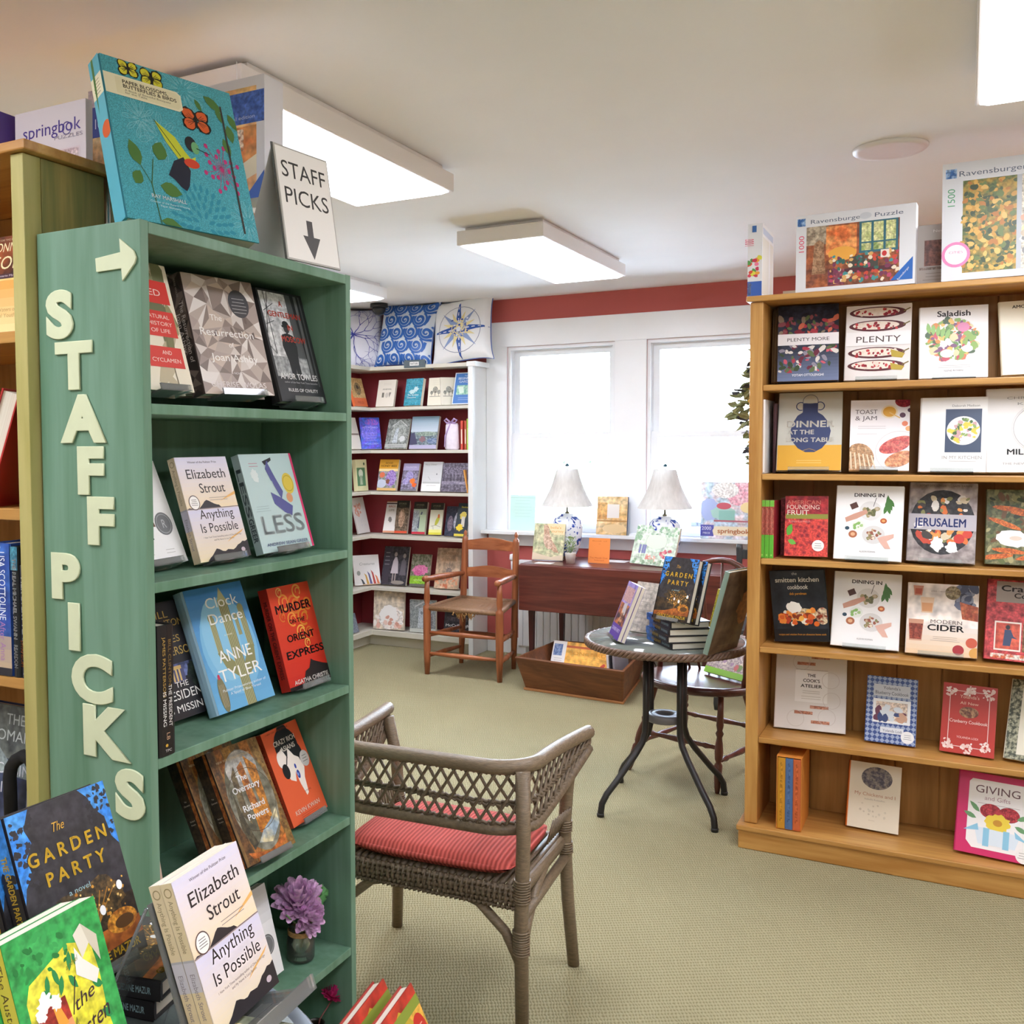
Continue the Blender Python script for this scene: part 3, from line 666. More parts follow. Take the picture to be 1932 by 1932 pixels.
for i in range(36):
    x = mid.x+rg.uniform(-.075, .075); L_ = rg.uniform(.03, .075)*(1-abs(x-mid.x)/.12); y = mid.y-.012+rg.uniform(0, .05)
    m.tube([(x, y, .42), (x+rg.uniform(-.01, .01), y-.004, .42-L_*.5), (x+rg.uniform(-.025, .025), y-.006, .42-L_)], .0028, 4)
lp(lc_, 'frayed_rush', m, plain('frayed_rush_straw', 'b58a55', .7, .3, 90))
# ================================================================== DROP-LEAF TABLE
MAHO = wood('dark_mahogany', '4a211d', '6b332b', 0, 7, .28)
MAHOV = wood('dark_mahogany_legs', '3c1b1a', '55282a', 2, 7, .3)
TX0, TX1, TY0, TY1, TZ = -2.437, -1.20, 5.80, 6.335, .715
dl = thing('drop_leaf_table', 'dark mahogany drop-leaf table under the window', 'table', ((TX0+TX1)/2, 6.1, 0))
part(dl, 'table_top', MAHO, (TX0, TY0+.012, TZ-.02, TX1, TY1, TZ), bev=.004)
part(dl, 'front_leaf', MAHO, (TX0, TY0-.012, TZ-.29, TX1, TY0+.008, TZ-.004), bev=.005)
for x, y in ((-2.375, 5.86), (-2.30, 6.20), (-1.3, 5.86), (-1.3, 6.27)):
    m = MB(); m.add([(x-.011, y-.011, 0), (x+.011, y-.011, 0), (x+.011, y+.011, 0), (x-.011, y+.011, 0), (x-.021, y-.021, TZ-.021), (x+.021, y-.021, TZ-.021), (x+.021, y+.021, TZ-.021), (x-.021, y+.021, TZ-.021)], [(3, 2, 1, 0), (4, 5, 6, 7), (0, 1, 5, 4), (1, 2, 6, 5), (2, 3, 7, 6), (3, 0, 4, 7)])
    m.build('leg', MAHOV, dl, True)
part(dl, 'apron', MAHO, (-2.36, 5.87, TZ-.11, -1.29, 5.885, TZ-.021), (-2.29, 6.25, TZ-.11, -1.29, 6.265, TZ-.021))
# wooden trough on the floor
TRW = wood('worn_brown_plank', '5e3820', '7f4f2e', 0, 7, .55); TRE = wood('worn_plank_edge', 'a06a3c', 'b98352', 0, 7, .6)
tr = thing('dough_trough', 'worn brown wooden trough on the carpet below the drop-leaf table', 'trough', (-2.0, 5.77, 0))
bo = [Vector((-2.272, 5.505, .012)), Vector((-1.66, 5.44, .012)), Vector((-1.735, 6.02, .012)), Vector((-2.25, 5.99, .012))]
to = [Vector((-2.318, 5.452, .2)), Vector((-1.632, 5.372, .2)), Vector((-1.70, 6.10, .2)), Vector((-2.29, 6.05, .2))]
def plank(a, b, c, d, th):
    n = (b-a).cross(d-a).normalized()*th; vs = [a, b, c, d, a+n, b+n, c+n, d+n]
    return MB().add(vs, [(0, 3, 2, 1), (4, 5, 6, 7), (0, 1, 5, 4), (1, 2, 6, 5), (2, 3, 7, 6), (3, 0, 4, 7)])
for i, nm in enumerate(('side_board', 'end_board', 'side_board', 'end_board')):
    j = (i+1) % 4; plank(bo[i], bo[j], to[j], to[i], -.018).build(nm, TRW, tr, True, bev=.004)
m = MB(); m.prism([(v.x, v.y) for v in [b+(b-Vector((-2.0, 5.75, .012))).normalized()*.012 for b in bo]], Matrix.Translation((0, 0, 0)), .014); m.build('bottom_board', TRE, tr, True, bev=.003)
# ================================================================== ROUND GLASS TABLE
BRAID = plain('brown_braided_rim', '6f5646', .5, .3, 70, bump=.7, bs=130)
TGLASS = clear('greenish_table_glass', 'd3e3dd', .10, .08, .22)
BTC, BTR, BTZ = Vector((-1.037, 3.972, 0)), .312, .68
def bistro(o, c, R_, Z_, ang, rimmat, braided, stretch=1):
    MB().lathe([(0, Z_-.007), (R_-.012, Z_-.007), (R_-.01, Z_-.0005), (0, Z_-.0005)], 64, c).build('glass_top', TGLASS, o, True)
    if braided:
        m = MB()
        for ph in range(3):
            n = 260; m.tube([c+Vector(((R_+.004*math.cos(34*2*pi*i/n+ph*2.1))*math.cos(2*pi*i/n), (R_+.004*math.cos(34*2*pi*i/n+ph*2.1))*math.sin(2*pi*i/n), Z_-.016+.0095*math.sin(34*2*pi*i/n+ph*2.1))) for i in range(n)], .0072, 6, closed=True)
        m.lathe([(R_-.006, Z_-.03), (R_+.003, Z_-.03), (R_+.003, Z_-.003), (R_-.006, Z_-.003)], 64, c); m.build('woven_rim', rimmat, o, True)
    else: MB().lathe([(R_-.03, Z_-.012), (R_-.002, Z_-.014), (R_, Z_-.004), (R_-.006, Z_+.001), (R_-.03, Z_-.001)], 72, c).build('rim', rimmat, o, True)
    for k in range(4):
        a = ang+k*pi/2; d = Vector((math.cos(a), math.sin(a), 0))
        pts = [(.075, Z_-.032), (.075, .36), (.077, .31), (.088, .27), (.115, .225), (.185, .13), (.222, .085), (.24, .05), (.244, .018), (.245, .0)]
        lg = MB().tube([c+d*x*stretch+Vector((0, 0, z)) for x, z in pts], .0125, 10).build('leg', BLACK if braided else rimmat, o, True)
        MB().lathe([(.014, 0), (.0145, .012), (.0125, .014)], 12, c+d*.245*stretch).build('foot_cap', BLACK, lg, True)
    m = MB()
    for k in range(4): a = ang+k*pi/2; b = a+pi/2; m.tube([c+Vector((.07*math.cos(a), .07*math.sin(a), Z_-.045)), c+Vector((.07*math.cos(b), .07*math.sin(b), Z_-.045))], .009, 6)
    m.build('top_brace', BLACK, o, True)
    MB().lathe([(.035, .345), (.068, .345), (.07, .35), (.07, .372), (.066, .376), (.035, .376), (.033, .37), (.033, .35), (.035, .345)], 24, c).build('umbrella_ring', plain('grey_metal_ring', '6d6b6d', .4, .1, 30), o, True)
    MB().lathe([(R_-.03, Z_-.022), (R_-.012, Z_-.022), (R_-.012, Z_-.008), (R_-.03, Z_-.008)], 48, c).build('under_ring', BLACK, o, True)
    m = MB()
    for k in range(4): a = ang+k*pi/2; m.tube([c+Vector((.07*math.cos(a), .07*math.sin(a), Z_-.03)), c+Vector(((R_-.02)*math.cos(a), (R_-.02)*math.sin(a), Z_-.016))], .008, 6)
    m.build('spoke', BLACK, o, True)
bt_ = thing('bistro_table', 'round glass table with braided brown rim and black tube legs', 'table', BTC)
bistro(bt_, BTC, BTR, BTZ, math.radians(-38), BRAID, True, 1.24)
FTC, FTR = Vector((-.93, .75, 0)), .362
ft_ = thing('display_table', 'round glass table with flat grey rim in the near left corner', 'table', FTC)
bistro(ft_, FTC, FTR, .70, math.radians(20), plain('slate_grey_metal', '5b6470', .4, .06, 25), False)
# ================================================================== WINDSOR CHAIR
DARKW = wood('dark_turned_wood', '4b2a22', '6b3c2e', 2, 9, .3); SEATW = wood('dark_seat_wood', '4a2c2a', '66403a', 0, 8, .22)
wi = thing('windsor_chair', 'dark bow-back chair with turned legs behind the round glass table', 'chair', (-1.0, 4.46, 0))
sc, sa = Vector((-.995, 4.40, .44)), math.radians(-14)
def wl(x, y, z=0): return Vector((sc.x+x*math.cos(sa)-y*math.sin(sa), sc.y+x*math.sin(sa)+y*math.cos(sa), z))
m = MB(); n = 40; top, bot, rim = [], [], []
prof = [(0, .432), (.7, .434), (.9, .442), (.975, .44), (1, .43), (.985, .414), (.9, .404), (0, .402)]
vs = []
for r_, z in prof: vs += [wl(.262*r_*math.cos(2*pi*j/n), .225*r_*math.sin(2*pi*j/n), z) for j in range(n)]
m.add(vs, [(i*n+j, i*n+(j+1) % n, (i+1)*n+(j+1) % n, (i+1)*n+j) for i in range(len(prof)-1) for j in range(n)], sm=True)
m.build('seat', SEATW, wi, True)
LEGP = [(.009, 0), (.0125, .05), (.016, .17), (.017, .28), (.011, .31), (.016, .34), (.018, .42), (.015, .5), (.011, .56), (.0175, .60), (.011, .63), (.0155, .68), (.0125, .82), (.011, 1)]
feet = [Vector((-1.295, 4.345, 0)), Vector((-.88, 4.215, 0)), Vector((-1.165, 4.80, 0)), Vector((-.74, 4.66, 0))]
tops = [wl(-.15, -.11, .41), wl(.15, -.11, .41), wl(-.13, .12, .41), wl(.13, .12, .41)]
for f, t in zip(feet, tops): MB().turned(f, t, LEGP, 14).build('leg', DARKW, wi, True)
STP = [(.008, 0), (.009, .1), (.013, .16), (.009, .2), (.011, .35), (.014, .5), (.011, .65), (.009, .8), (.013, .84), (.009, .9), (.008, 1)]
lpnt = lambda i, z: feet[i].lerp(tops[i], z/.41)
for a, b, z in ((0, 1, .185), (0, 2, .13), (1, 3, .13), (2, 3, .2)): MB().turned(lpnt(a, z), lpnt(b, z+.0), STP, 10).build('stretcher', DARKW, wi, True)
hp = [wl(-.235, .07, .43)]+[wl(-.245*math.cos(a)*(1 if True else 0), .10+.10*math.sin(a), .60+.335*math.sin(a)) for a in [pi*i/18 for i in range(19)]]+[wl(.235, .07, .43)]
MB().tube(hp, .0125, 10).build('bow', DARKW, wi, True)
for i in range(7):
    f = (i+1)/8; a = pi*f; tpt = wl(-.245*math.cos(a), .10+.10*math.sin(a), .60+.335*math.sin(a)); bpt = wl(-.17+.34*f, .14+.03*math.sin(pi*f), .435)
    MB().turned(bpt, tpt, [(.006, 0), (.0085, .35), (.007, .6), (.005, 1)], 8).build('spindle', DARKW, wi, True)
for sx in (-1, 1):
    MB().turned(wl(sx*.225, -.06, .435), wl(sx*.255, -.07, .655), [(.010, 0), (.013, .12), (.009, .2), (.015, .45), (.017, .6), (.010, .72), (.014, .8), (.009, 1)], 10).build('arm_post', DARKW, wi, True)
    MB().tube([wl(sx*.265, -.11, .66), wl(sx*.262, -.03, .665), wl(sx*.245, .09, .66)], [.014, .0145, .011], 10).build('arm', DARKW, wi, True)
# black slat-back chair beyond it
BLKW = wood('black_painted_wood', '26282b', '3a3d40', 2, 9, .4)
bc = thing('slatback_chair', 'black slat-back chair against the wall, mostly hidden by the pine bookcase', 'chair', (-.92, 5.83, 0))
for x, y, z in ((-1.14, 6.0, .875), (-.72, 6.0, .875), (-1.17, 5.6, .43), (-.70, 5.6, .43)):
    MB().turned((x, y-(.03 if z > .5 else .04), 0), (x, y, z), [(.011, 0), (.017, .08), (.017, .92), (.019, .97), (.016, 1)], 10).build('leg', BLKW, bc, True)
for z in (.62, .79): MB().box(-1.13, 5.99, z, -.73, 6.005, z+.055).build('back_slat', BLKW, bc, True, bev=.003)
m = MB()
for i in range(6): MB().box(-1.085+.058*i, 5.994, .675, -1.06+.058*i, 6.002, .79).build('splat', BLKW, bc, True)
MB().box(-1.18, 5.58, .425, -.69, 6.0, .455).build('seat', BLKW, bc, True, bev=.008)
# ================================================================== BOOKS AND BOXES: place (x, y, z, facing, lean, tilt) and size
FT = {
    'cream_red': (-1.305, 1.369, 1.557, 93.1, 15.6, -0, 0.14, 0.257),
    'facets': (-1.331, 1.562, 1.558, 84.9, 14.2, 1.1, 0.206, 0.254),
    'moscow': (-1.308, 1.788, 1.551, 87.2, 16.4, -0, 0.162, 0.263),
    'whiteseal': (-1.339, 1.379, 1.226, 92.2, 23, 0.6, 0.14, 0.214),
    'possible': (-1.313, 1.519, 1.224, 88.6, 17.8, 0.3, 0.154, 0.217),
    'less': (-1.304, 1.709, 1.224, 89.8, 17.1, 0.4, 0.189, 0.221),
    'cactus': (-1.316, 1.571, 0.907, 90.3, 20.5, 0.1, 0.189, 0.264),
    'murder': (-1.303, 1.799, 0.908, 89.7, 16.1, -0.1, 0.166, 0.234),
    'overstory': (-1.246, 1.567, 0.607, 87.3, 27.3, -0.4, 0.154, 0.241),
    'asians': (-1.301, 1.803, 0.598, 92.5, 23.4, 0.6, 0.146, 0.219),
    'whiteseal2': (-1.316, 1.641, 0.278, 90.6, 15.2, 0.1, 0.14, 0.197),
    'pinkbit': (-1.34, 1.352, 0.592, 100.8, 11, 1.7, 0.14, 0.151),
    'bluebook': (-1.333, 1.36, 1.866, 73.1, 19.1, -1.6, 0.287, 0.343),
    'staffsign': (-1.252, 1.737, 1.845, 84.6, 8.6, 0.2, 0.178, 0.249),
    'plentymore': (-0.589, 3.74, 1.672, 7.4, 18.7, 0.2, 0.2, 0.289),
    'plenty': (-0.376, 3.796, 1.671, -0.2, 10, -0.4, 0.203, 0.264),
    'saladish': (-0.142, 3.801, 1.669, 5.4, 8.6, -0, 0.201, 0.244),
    'apple': (0.099, 3.792, 1.671, 6.1, 14.9, 1.5, 0.2, 0.252),
    'dinner': (-0.589, 3.757, 1.359, 3.3, 16.3, 0.2, 0.21, 0.288),
    'toast': (-0.353, 3.759, 1.361, 4.1, 18.3, -0.4, 0.186, 0.255),
    'kitchen': (-0.137, 3.742, 1.358, -1.8, 12.7, -0.2, 0.194, 0.252),
    'milkst': (0.059, 3.745, 1.357, 0.9, 12.5, 0.3, 0.24, 0.277),
    'fruit': (-0.557, 3.736, 1.057, 1.6, 11.1, 0.8, 0.142, 0.214),
    'dining': (-0.392, 3.716, 1.058, -2.8, 13.3, -0.1, 0.209, 0.256),
    'jerusalem': (-0.168, 3.743, 1.06, -2.4, 14.5, -0.5, 0.2, 0.268),
    'carrots': (0.062, 3.757, 1.059, -0.5, 14.6, -0.3, 0.22, 0.248),
    'smitten': (-0.592, 3.797, 0.737, -3, -1.1, 5.2, 0.184, 0.256),
    'dining2': (-0.404, 3.785, 0.745, -0.1, 16.8, -0.7, 0.215, 0.264),
    'cider': (-0.166, 3.769, 0.743, -2.9, 17.4, 0.2, 0.211, 0.242),
    'cranberry': (0.065, 3.764, 0.746, -3.5, 16, -1, 0.21, 0.265),
    'atelier': (-0.599, 3.84, 0.412, 1.8, 18.5, 0.7, 0.241, 0.279),
    'gingham': (-0.292, 3.804, 0.413, -0.2, 15.1, -0.6, 0.16, 0.228),
    'redberry': (-0.059, 3.788, 0.415, -4, 16.7, -1.1, 0.16, 0.231),
    'ivory': (0.129, 3.782, 0.419, -9.3, 22.2, -1.9, 0.18, 0.265),
    'chickens': (-0.347, 3.814, 0.096, -1.7, 16.8, -0.7, 0.167, 0.228),
    'giving': (-0.008, 3.744, 0.098, -5.5, 17.6, -1.1, 0.22, 0.264),
    'sewing': (-0.528, 3.71, 1.973, -2.8, 1.1, 0.1, 0.371, 0.262),
    'mixture': (-0.082, 3.705, 1.974, 0.2, 1.5, 0.4, 0.45, 0.376),
    'endbox': (-0.687, 3.702, 1.973, -0.1, 0.3, 0.3, 0.048, 0.251),
    'c1b': (-3.764, 6.281, 1.741, -0.4, 15.3, -0, 0.148, 0.202),
    'c1c': (-3.514, 6.251, 1.741, -7.3, 13.2, 0.3, 0.147, 0.197),
    'c1d': (-3.344, 6.289, 1.74, 0.3, 10.4, -0, 0.112, 0.199),
    'c1e': (-3.145, 6.279, 1.742, -1, 16.5, -0, 0.17, 0.232),
    'c2c': (-3.686, 6.269, 1.436, -1.5, 19.1, -0, 0.183, 0.227),
    'c2d': (-3.483, 6.27, 1.434, -0.1, 15, 0, 0.217, 0.239),
    'c3b': (-3.745, 6.256, 1.135, -0.8, 14.4, -0, 0.16, 0.23),
    'c3c': (-3.55, 6.257, 1.136, -1.6, 17.6, -0.1, 0.131, 0.203),
    'c3d': (-3.38, 6.253, 1.135, -1.1, 14.4, -0, 0.155, 0.214),
    'c3e': (-3.218, 6.244, 1.135, -1.7, 13.5, -0, 0.206, 0.205),
    'c4b': (-3.758, 6.357, 0.819, 1.4, 20.5, 0.7, 0.096, 0.244),
    'c4c': (-3.664, 6.363, 0.818, 2.5, 16.6, 0.9, 0.104, 0.245),
    'c4d': (-3.513, 6.353, 0.818, 2.3, 16.2, 0.9, 0.106, 0.239),
    'c4e': (-3.375, 6.354, 0.818, 2.4, 17.1, 1, 0.102, 0.235),
    'c4g': (-3.131, 6.274, 0.819, -1.5, 19.6, -0.3, 0.071, 0.246),
    'c5b': (-3.75, 6.311, 0.44, 1.6, 16.9, 0.7, 0.207, 0.288),
    'c5c': (-3.521, 6.329, 0.44, 1.8, 16.4, 0.8, 0.155, 0.237),
    'c5d': (-3.312, 6.318, 0.44, 1.6, 15.9, 0.6, 0.187, 0.293),
    'c6a': (-3.77, 6.235, 0.123, 2.9, 6.2, 1.1, 0.249, 0.277),
    'c6b': (-3.473, 6.252, 0.122, 2.1, 2.8, 1.2, 0.206, 0.233),
    'c6c': (-3.24, 6.324, 0.126, 2.5, 14.1, 0.8, 0.199, 0.263),
    'c1a': (-3.811, 6.083, 1.741, 89.7, 15.5, 0.3, 0.171, 0.212),
    'c2b': (-3.822, 6.183, 1.435, 46, 17, 0.4, 0.149, 0.239),
    'c3a': (-3.825, 6.124, 1.132, 89.9, 4.7, -0.2, 0.15, 0.228),
    'c4a': (-3.863, 6.195, 0.817, 91.5, 13.2, 0.6, 0.17, 0.267),
    'c5a': (-3.887, 6.177, 0.439, 49.6, 15, 0.2, 0.2, 0.222),
    'garden': (-0.958, 0.824, 0.778, 87.9, 19.9, 0.7, 0.158, 0.228),
    'possible2': (-0.777, 0.915, 0.737, 93.4, 19, 1.4, 0.136, 0.193),
    'austen': (-0.839, 0.714, 0.714, 91.8, 18.6, -0, 0.137, 0.209)
}
def B(k, label, t, art, col, W=None, H=None, dz=0, M=None, **kw):
    x, y, z, a, l, r, w, h = FT[k]
    return book(label, M or frame(x, y, z+dz, a, l, r), W or w, H or h, t, art, col, **kw)
def facets(cols, nx=5, ny=7, seed=1):
    rg = random.Random(seed); g = [[(min(100, max(0, 100*i/nx+(rg.uniform(-9, 9) if 0 < i < nx else 0))), min(100, max(0, 100*j/ny+(rg.uniform(-7, 7) if 0 < j < ny else 0)))) for j in range(ny+1)] for i in range(nx+1)]; o = []
    for i in range(nx):
        for j in range(ny):
            a, b, c, d = g[i][j], g[i+1][j], g[i+1][j+1], g[i][j+1]; m = (sum(p[0] for p in (a, b, c, d))/4+rg.uniform(-3, 3), sum(p[1] for p in (a, b, c, d))/4+rg.uniform(-2, 2))
            for p, q in ((a, b), (b, c), (c, d), (d, a)): o += P([p, q, m], rg.choice(cols))
    return o
def petals(cx, cy, r, n, c, w=.4, seed=1, ar=1.0, lines=True):
    o = []
    for i in range(n):
        a = 2*pi*i/n; p = lambda rr, da: (cx+rr*math.cos(a+da), cy+rr*math.sin(a+da)*ar)
        o += S([p(r*.25, 0), p(r*.75, -1.6/n), p(r, -.6/n), p(r, .6/n), p(r*.75, 1.6/n), p(r*.25, 0)], w, c)
        if lines: o += S([p(r*.3, 0), p(r*.9, 0)], w*.7, c)
    return o
def leaf(cx, cy, ln, wd, rot, c): 
    a = math.radians(rot); pts = []
    for f, s in ((0, 0), (.25, .8), (.5, 1), (.75, .7), (1, 0), (.75, -.7), (.5, -1), (.25, -.8)):
        x, y = ln*f, wd*s*.5; pts.append((cx+x*math.cos(a)-y*math.sin(a), cy+x*math.sin(a)+y*math.cos(a)))
    return P(pts, c)
def grad(c0, c1, n=12, x0=0, x1=100, y0=0, y1=100):
    """printed blend from c0 at the bottom to c1 at the top"""
    a, b = hx(c0), hx(c1); o = []
    for i in range(n):
        f = (i+.5)/n; o += R(x0, y0+(y1-y0)*i/n, x1, y0+(y1-y0)*(i+1)/n, tuple(p+(q-p)*f for p, q in zip(a, b)))
    return o
def ridge(x0, x1, y, hs, c, base=None):
    n = len(hs); return P([(x0, base if base is not None else y)]+[(x0+(x1-x0)*i/(n-1), y+h) for i, h in enumerate(hs)]+[(x1, base if base is not None else y)], c)
def lines(n, x0, x1, y0, dy, c, h=1.2, seed=2):
    rg = random.Random(seed); o = []
    for i in range(n):
        f = rg.uniform(0, .2)*(x1-x0); o += R(x0+f/2, y0-i*dy, x1-f/2, y0-i*dy+h*.55, c)
    return o
def plate(cx, cy, r, rim, cols, n=40, seed=1, fr=.82):
    rg = random.Random(seed); o = E(cx, cy, r, ('m', r), rim, k=36)
    for i in range(n):
        a, q = rg.uniform(0, 2*pi), r*fr*math.sqrt(rg.random()); rr = rg.uniform(.08, .2)*r
        o += E(cx+q*math.cos(a), cy+q*math.sin(a)*.78, rr, ('m', rr*rg.uniform(.4, 1)), rg.choice(cols), None, 0, rg.uniform(0, 180), .2, 10)
    return o
# ------------------------------------------------------------------ green stand, top shelf
B('cream_red', 'cream book with red label panels and olive leaves, left on top shelf of green stand', .025,
  D(14, 40, 2, 98, 98, 6, 14, ['8b8a66', 'a39d78', '6f7250', 'c0b394'], 3, 2.2, .25)+leaf(62, 20, 40, 16, 60, '7d7c55')+leaf(80, 70, 30, 14, -60, '9a9468')+S([(70, 4), (66, 40), (80, 75)], 1.5, '6f6a4c')
  +R(20, 68, 92, 86, 'd8392f')+R(20, 42, 92, 62, 'd8392f')+R(20, 18, 92, 34, 'd8392f')+X('RED', 56, 74, 5, 40, 'f3d9cf')+X('NATURAL', 56, 56, 3, 52, 'f3d9cf')+X('HISTORY', 60, 50.5, 3, 50, 'f3d9cf')+X('OF LIFE', 58, 45, 3, 40, 'f3d9cf')+X('AND', 60, 28, 3, 20, 'f3d9cf')+X('CYCLAMEN', 56, 22, 3, 60, 'f3d9cf'), 'ece3cd',
  kind='hard', easel='clear easel under the cream book with red labels')
fc = ['b8a79c', 'd8ccc4', '9d8a80', 'c9b5a6', '7a685f', 'e6ddd7', '8f7c72', 'ad9b92']
fart = facets(fc, 5, 7, 4)+D(5, 10, 50, 90, 80, 3, 5, ['5c4a43', '6d5950'], 2, .5)+E(74, 79, 15, ('m', 15), '3e3a3c')+lines(5, 63, 85, 83, 3, 'b6b0ae', .9)+X('The', 36, 62, 5, 17, 'f6f2ee')+X('Resurrection', 48, 49, 6.2, 78, 'f6f2ee')+X('of', 50, 40, 4, 7, 'f6f2ee')+X('Joan Ashby', 52, 28, 6, 66, 'f6f2ee')+X('CHERISE WOLAS', 50, 6, 4.5, 80, 'e8dedc')+X('A NOVEL', 50, 17, 1.8, 16, 'e8dedc')
fsp = facets(['4f433f', '6d5d56', '82726a', '3c3431'], 1, 9, 3)+V('The Resurrection of', 52, 50, 36, 'e4dad2', 0, 68)+V('Joan Ashby', 52, 32, 36, 'e4dad2', 0, 26)+V('CHERISE WOLAS', 90, 18, 16, 'b9aca4')
B('facets', 'book with beige faceted crystal cover in the middle of the top green shelf', .032, fart, 'b8a79c', kind='hard', spine=fsp, scol='4f433f', easel='clear easel under the faceted beige book')
x_, y_, z_, a_, l_, r_, w_, h_ = FT['facets']
B('facets', 'second copy of the faceted beige book, standing just behind the first', .03, facets(fc, 5, 7, 4), '8f7c72', M=frame(x_-.045, y_-.03, z_, a_, l_, r_), kind='hard', spine=fsp, scol='4f433f')
B('moscow', 'black and white cover with red lettering and a man seen from behind, top green shelf', .03,
  R(0, 0, 100, 100, '2b2c2f')+R(4, 36, 60, 98, 'd4d4d4', 'bcbcbe', 30)+P([(60, 36), (60, 98), (72, 98), (78, 36)], '555759')+R(80, 20, 86, 98, '6a6c6e')+R(91, 15, 94, 98, '595b5e')+R(4, 22, 78, 40, '8b8d8f', 'a9abac', 40)
  +S([(4, 60), (22, 98)], 1.5, '2a2a2c')+S([(4, 48), (14, 42), (14, 98)], 1.5, '2a2a2c')+S([(6, 80), (30, 88)], 1, '2a2a2c')+S([(6, 68), (24, 72)], 1, '2a2a2c')
  +P([(38, 8), (36, 36), (30, 50), (34, 60), (46, 62), (58, 60), (62, 50), (58, 36), (58, 8), (50, 8), (48, 30), (46, 8)], '1a1a1c')+E(47, 66, 6, ('m', 7), '3a3838')+R(38, 67, 57, 69, '1a1a1c')+E(47, 70, 7, ('m', 5), '1a1a1c')
  +X('A', 46, 86, 5, 7, 'd9513d', 1)+X('GENTLEMAN', 50, 76, 4.8, 72, 'd9513d', 1)+X('IN', 56, 65, 4.6, 12, 'd9513d', 1)+X('MOSCOW', 58, 54, 5, 54, 'd9513d', 1)+X('AMOR TOWLES', 50, 20, 5, 82, 'f4f4f4', 1)+X('author of the New York Times bestseller', 52, 16.5, 1.6, 74, 'b9b9b9')+X('RULES OF CIVILITY', 52, 9, 2.8, 66, 'f4f4f4'), '26272a', kind='hard', scol='1f1d20', easel='clear easel under the black book with red lettering')
# second shelf
B('whiteseal', 'white book with grey round seal at the left of the second green shelf', .02, P([(8, 100), (22, 40), (34, 40), (24, 100)], '7a4a34')+P([(44, 66), (52, 36), (58, 36), (50, 66)], '6b4230')+S([(20, 40), (16, 26), (30, 22)], 2, '2a2522')+S([(40, 40), (46, 24)], 2, '2a2522')+S([(10, 30), (24, 16)], 1.2, '2a2522')+E(76, 38, 17, ('m', 17), '6f7072')+ring(76, 38, 14, 1.5, '9a9b9c')+X('R', 76, 34, 8, 9, 'b4b5b6')+lines(2, 12, 40, 13, 3, 'b8b4b0', .8)+lines(2, 60, 82, 13, 3, 'b8b4b0', .8), 'f2f1f0', easel='clear easel under the white book with grey seal')
def sunset(big):
    o = grad('f2dcb8', 'ddd9ee', 14, 0, 100, 50, 100)+grad('f0dcb4', 'd6d3ea', 14, 0, 100, 0, 49)
    o += ridge(22, 66, 50, [0, 2, 4, 6.5, 8, 7, 5.5, 4, 3, 2.5, 0], '2f2a2e')+ridge(0, 22, 50, [0, 1.2, .6, 2, 1.2, .6], '3a3236')
    o += ridge(14, 100, 0, [0, 3, 5, 8, 11, 10, 8, 7.5, 9, 8.5, 8, 9.5, 12, 13, 15, 14.5, 16], '2b272b')+R(0, 49.4, 100, 50.2, '8d7d80')
    o += P([(66, 56), (100, 62), (100, 65), (80, 60)], 'eeb96c')+P([(60, 16), (92, 24), (98, 27), (70, 20)], 'eeb96c')
    o += X('Winner of the Pulitzer Prize', 50, 94, 2, 56, '6a6472')+X('Elizabeth', 52, 79, 9, 78, '2d2628')+X('Strout', 57, 65, 9, 50, '2d2628')
    o += X('Anything', 53, 40, 8.6, 66, '2d2628')+X('Is Possible', 52, 27, 8.6, 74, '2d2628')+X('#1 New York Times bestselling author of Olive Kitteridge', 53, 21.5, 1.6, 76, '8b7a70')+X('and My Name Is Lucy Barton', 55, 18.5, 1.6, 40, '8b7a70')+lines(2, 42, 86, 59.5, 2.3, 'a89a92', .9)
    o += E(16, 56, 10, ('m', 10), 'f6f1ec')+ring(16, 56, 9.5, 1.2, '5a4440')+lines(4, 10, 22, 58.5, 1.7, '5a5258', .8)+E(87, 7, 4, ('m', 3), 'c9b8c0')
    return o
ssp = grad('c9b698', 'd9c5a4', 6)+R(0, 49, 100, 50.5, 'a4a0ac')+R(0, 30, 100, 49, 'b9b4c2')+V('Anything Is Possible', 72, 34, 40, '8a7a60')+V('Elizabeth Strout', 27, 30, 40, '7d7480')+ring(50, 94, 30, 8, '9a8866')
B('possible', 'lilac and cream sunset paperback in the middle of the second green shelf', .018, sunset(0), 'e6dcd2', spine=ssp, scol='b9a88c', easel='clear easel under the sunset paperback on the green stand')
B('less', 'pale aqua book with a purple suited man falling head first, second green shelf', .02,
  R(96, 0, 100, 100, 'd63a6c')+E(80, 68, 11, ('m', 13), 'd9c04a')+ring(80, 68, 9.5, 1, 'b39a2e')+P([(44, 86), (52, 66), (60, 52), (66, 60), (58, 74), (50, 90)], '5a5c96')+P([(42, 60), (58, 54), (78, 44), (72, 34), (60, 38), (44, 48)], '5a5c96')+P([(40, 92), (58, 96), (58, 93), (44, 88)], '2c2c34')+E(76, 53, 6, ('m', 6), 'd69a72')+S([(50, 72), (44, 84), (50, 92)], 3, '5a5c96')
  +X('LESS', 50, 18, 18, 84, 'aab6b8', 1)+X('ANDREW SEAN GREER', 50, 6, 3, 80, '7a86a8', 1)+lines(2, 12, 32, 90, 3, 'c06a86', .9)+lines(3, 6, 34, 46, 2.4, '9fb4b6', .8)+E(20, 78, 6, ('m', 8), 'dbe4e2', None, 0, 20, .2), 'bcd2d2', spine=V('LESS', 62, 50, 60, '5e6a70', 1)+V('GREER', 24, 24, 60, '4e5a60', 1), scol='9fb3b5', easel='clear easel under the aqua book with the falling man')
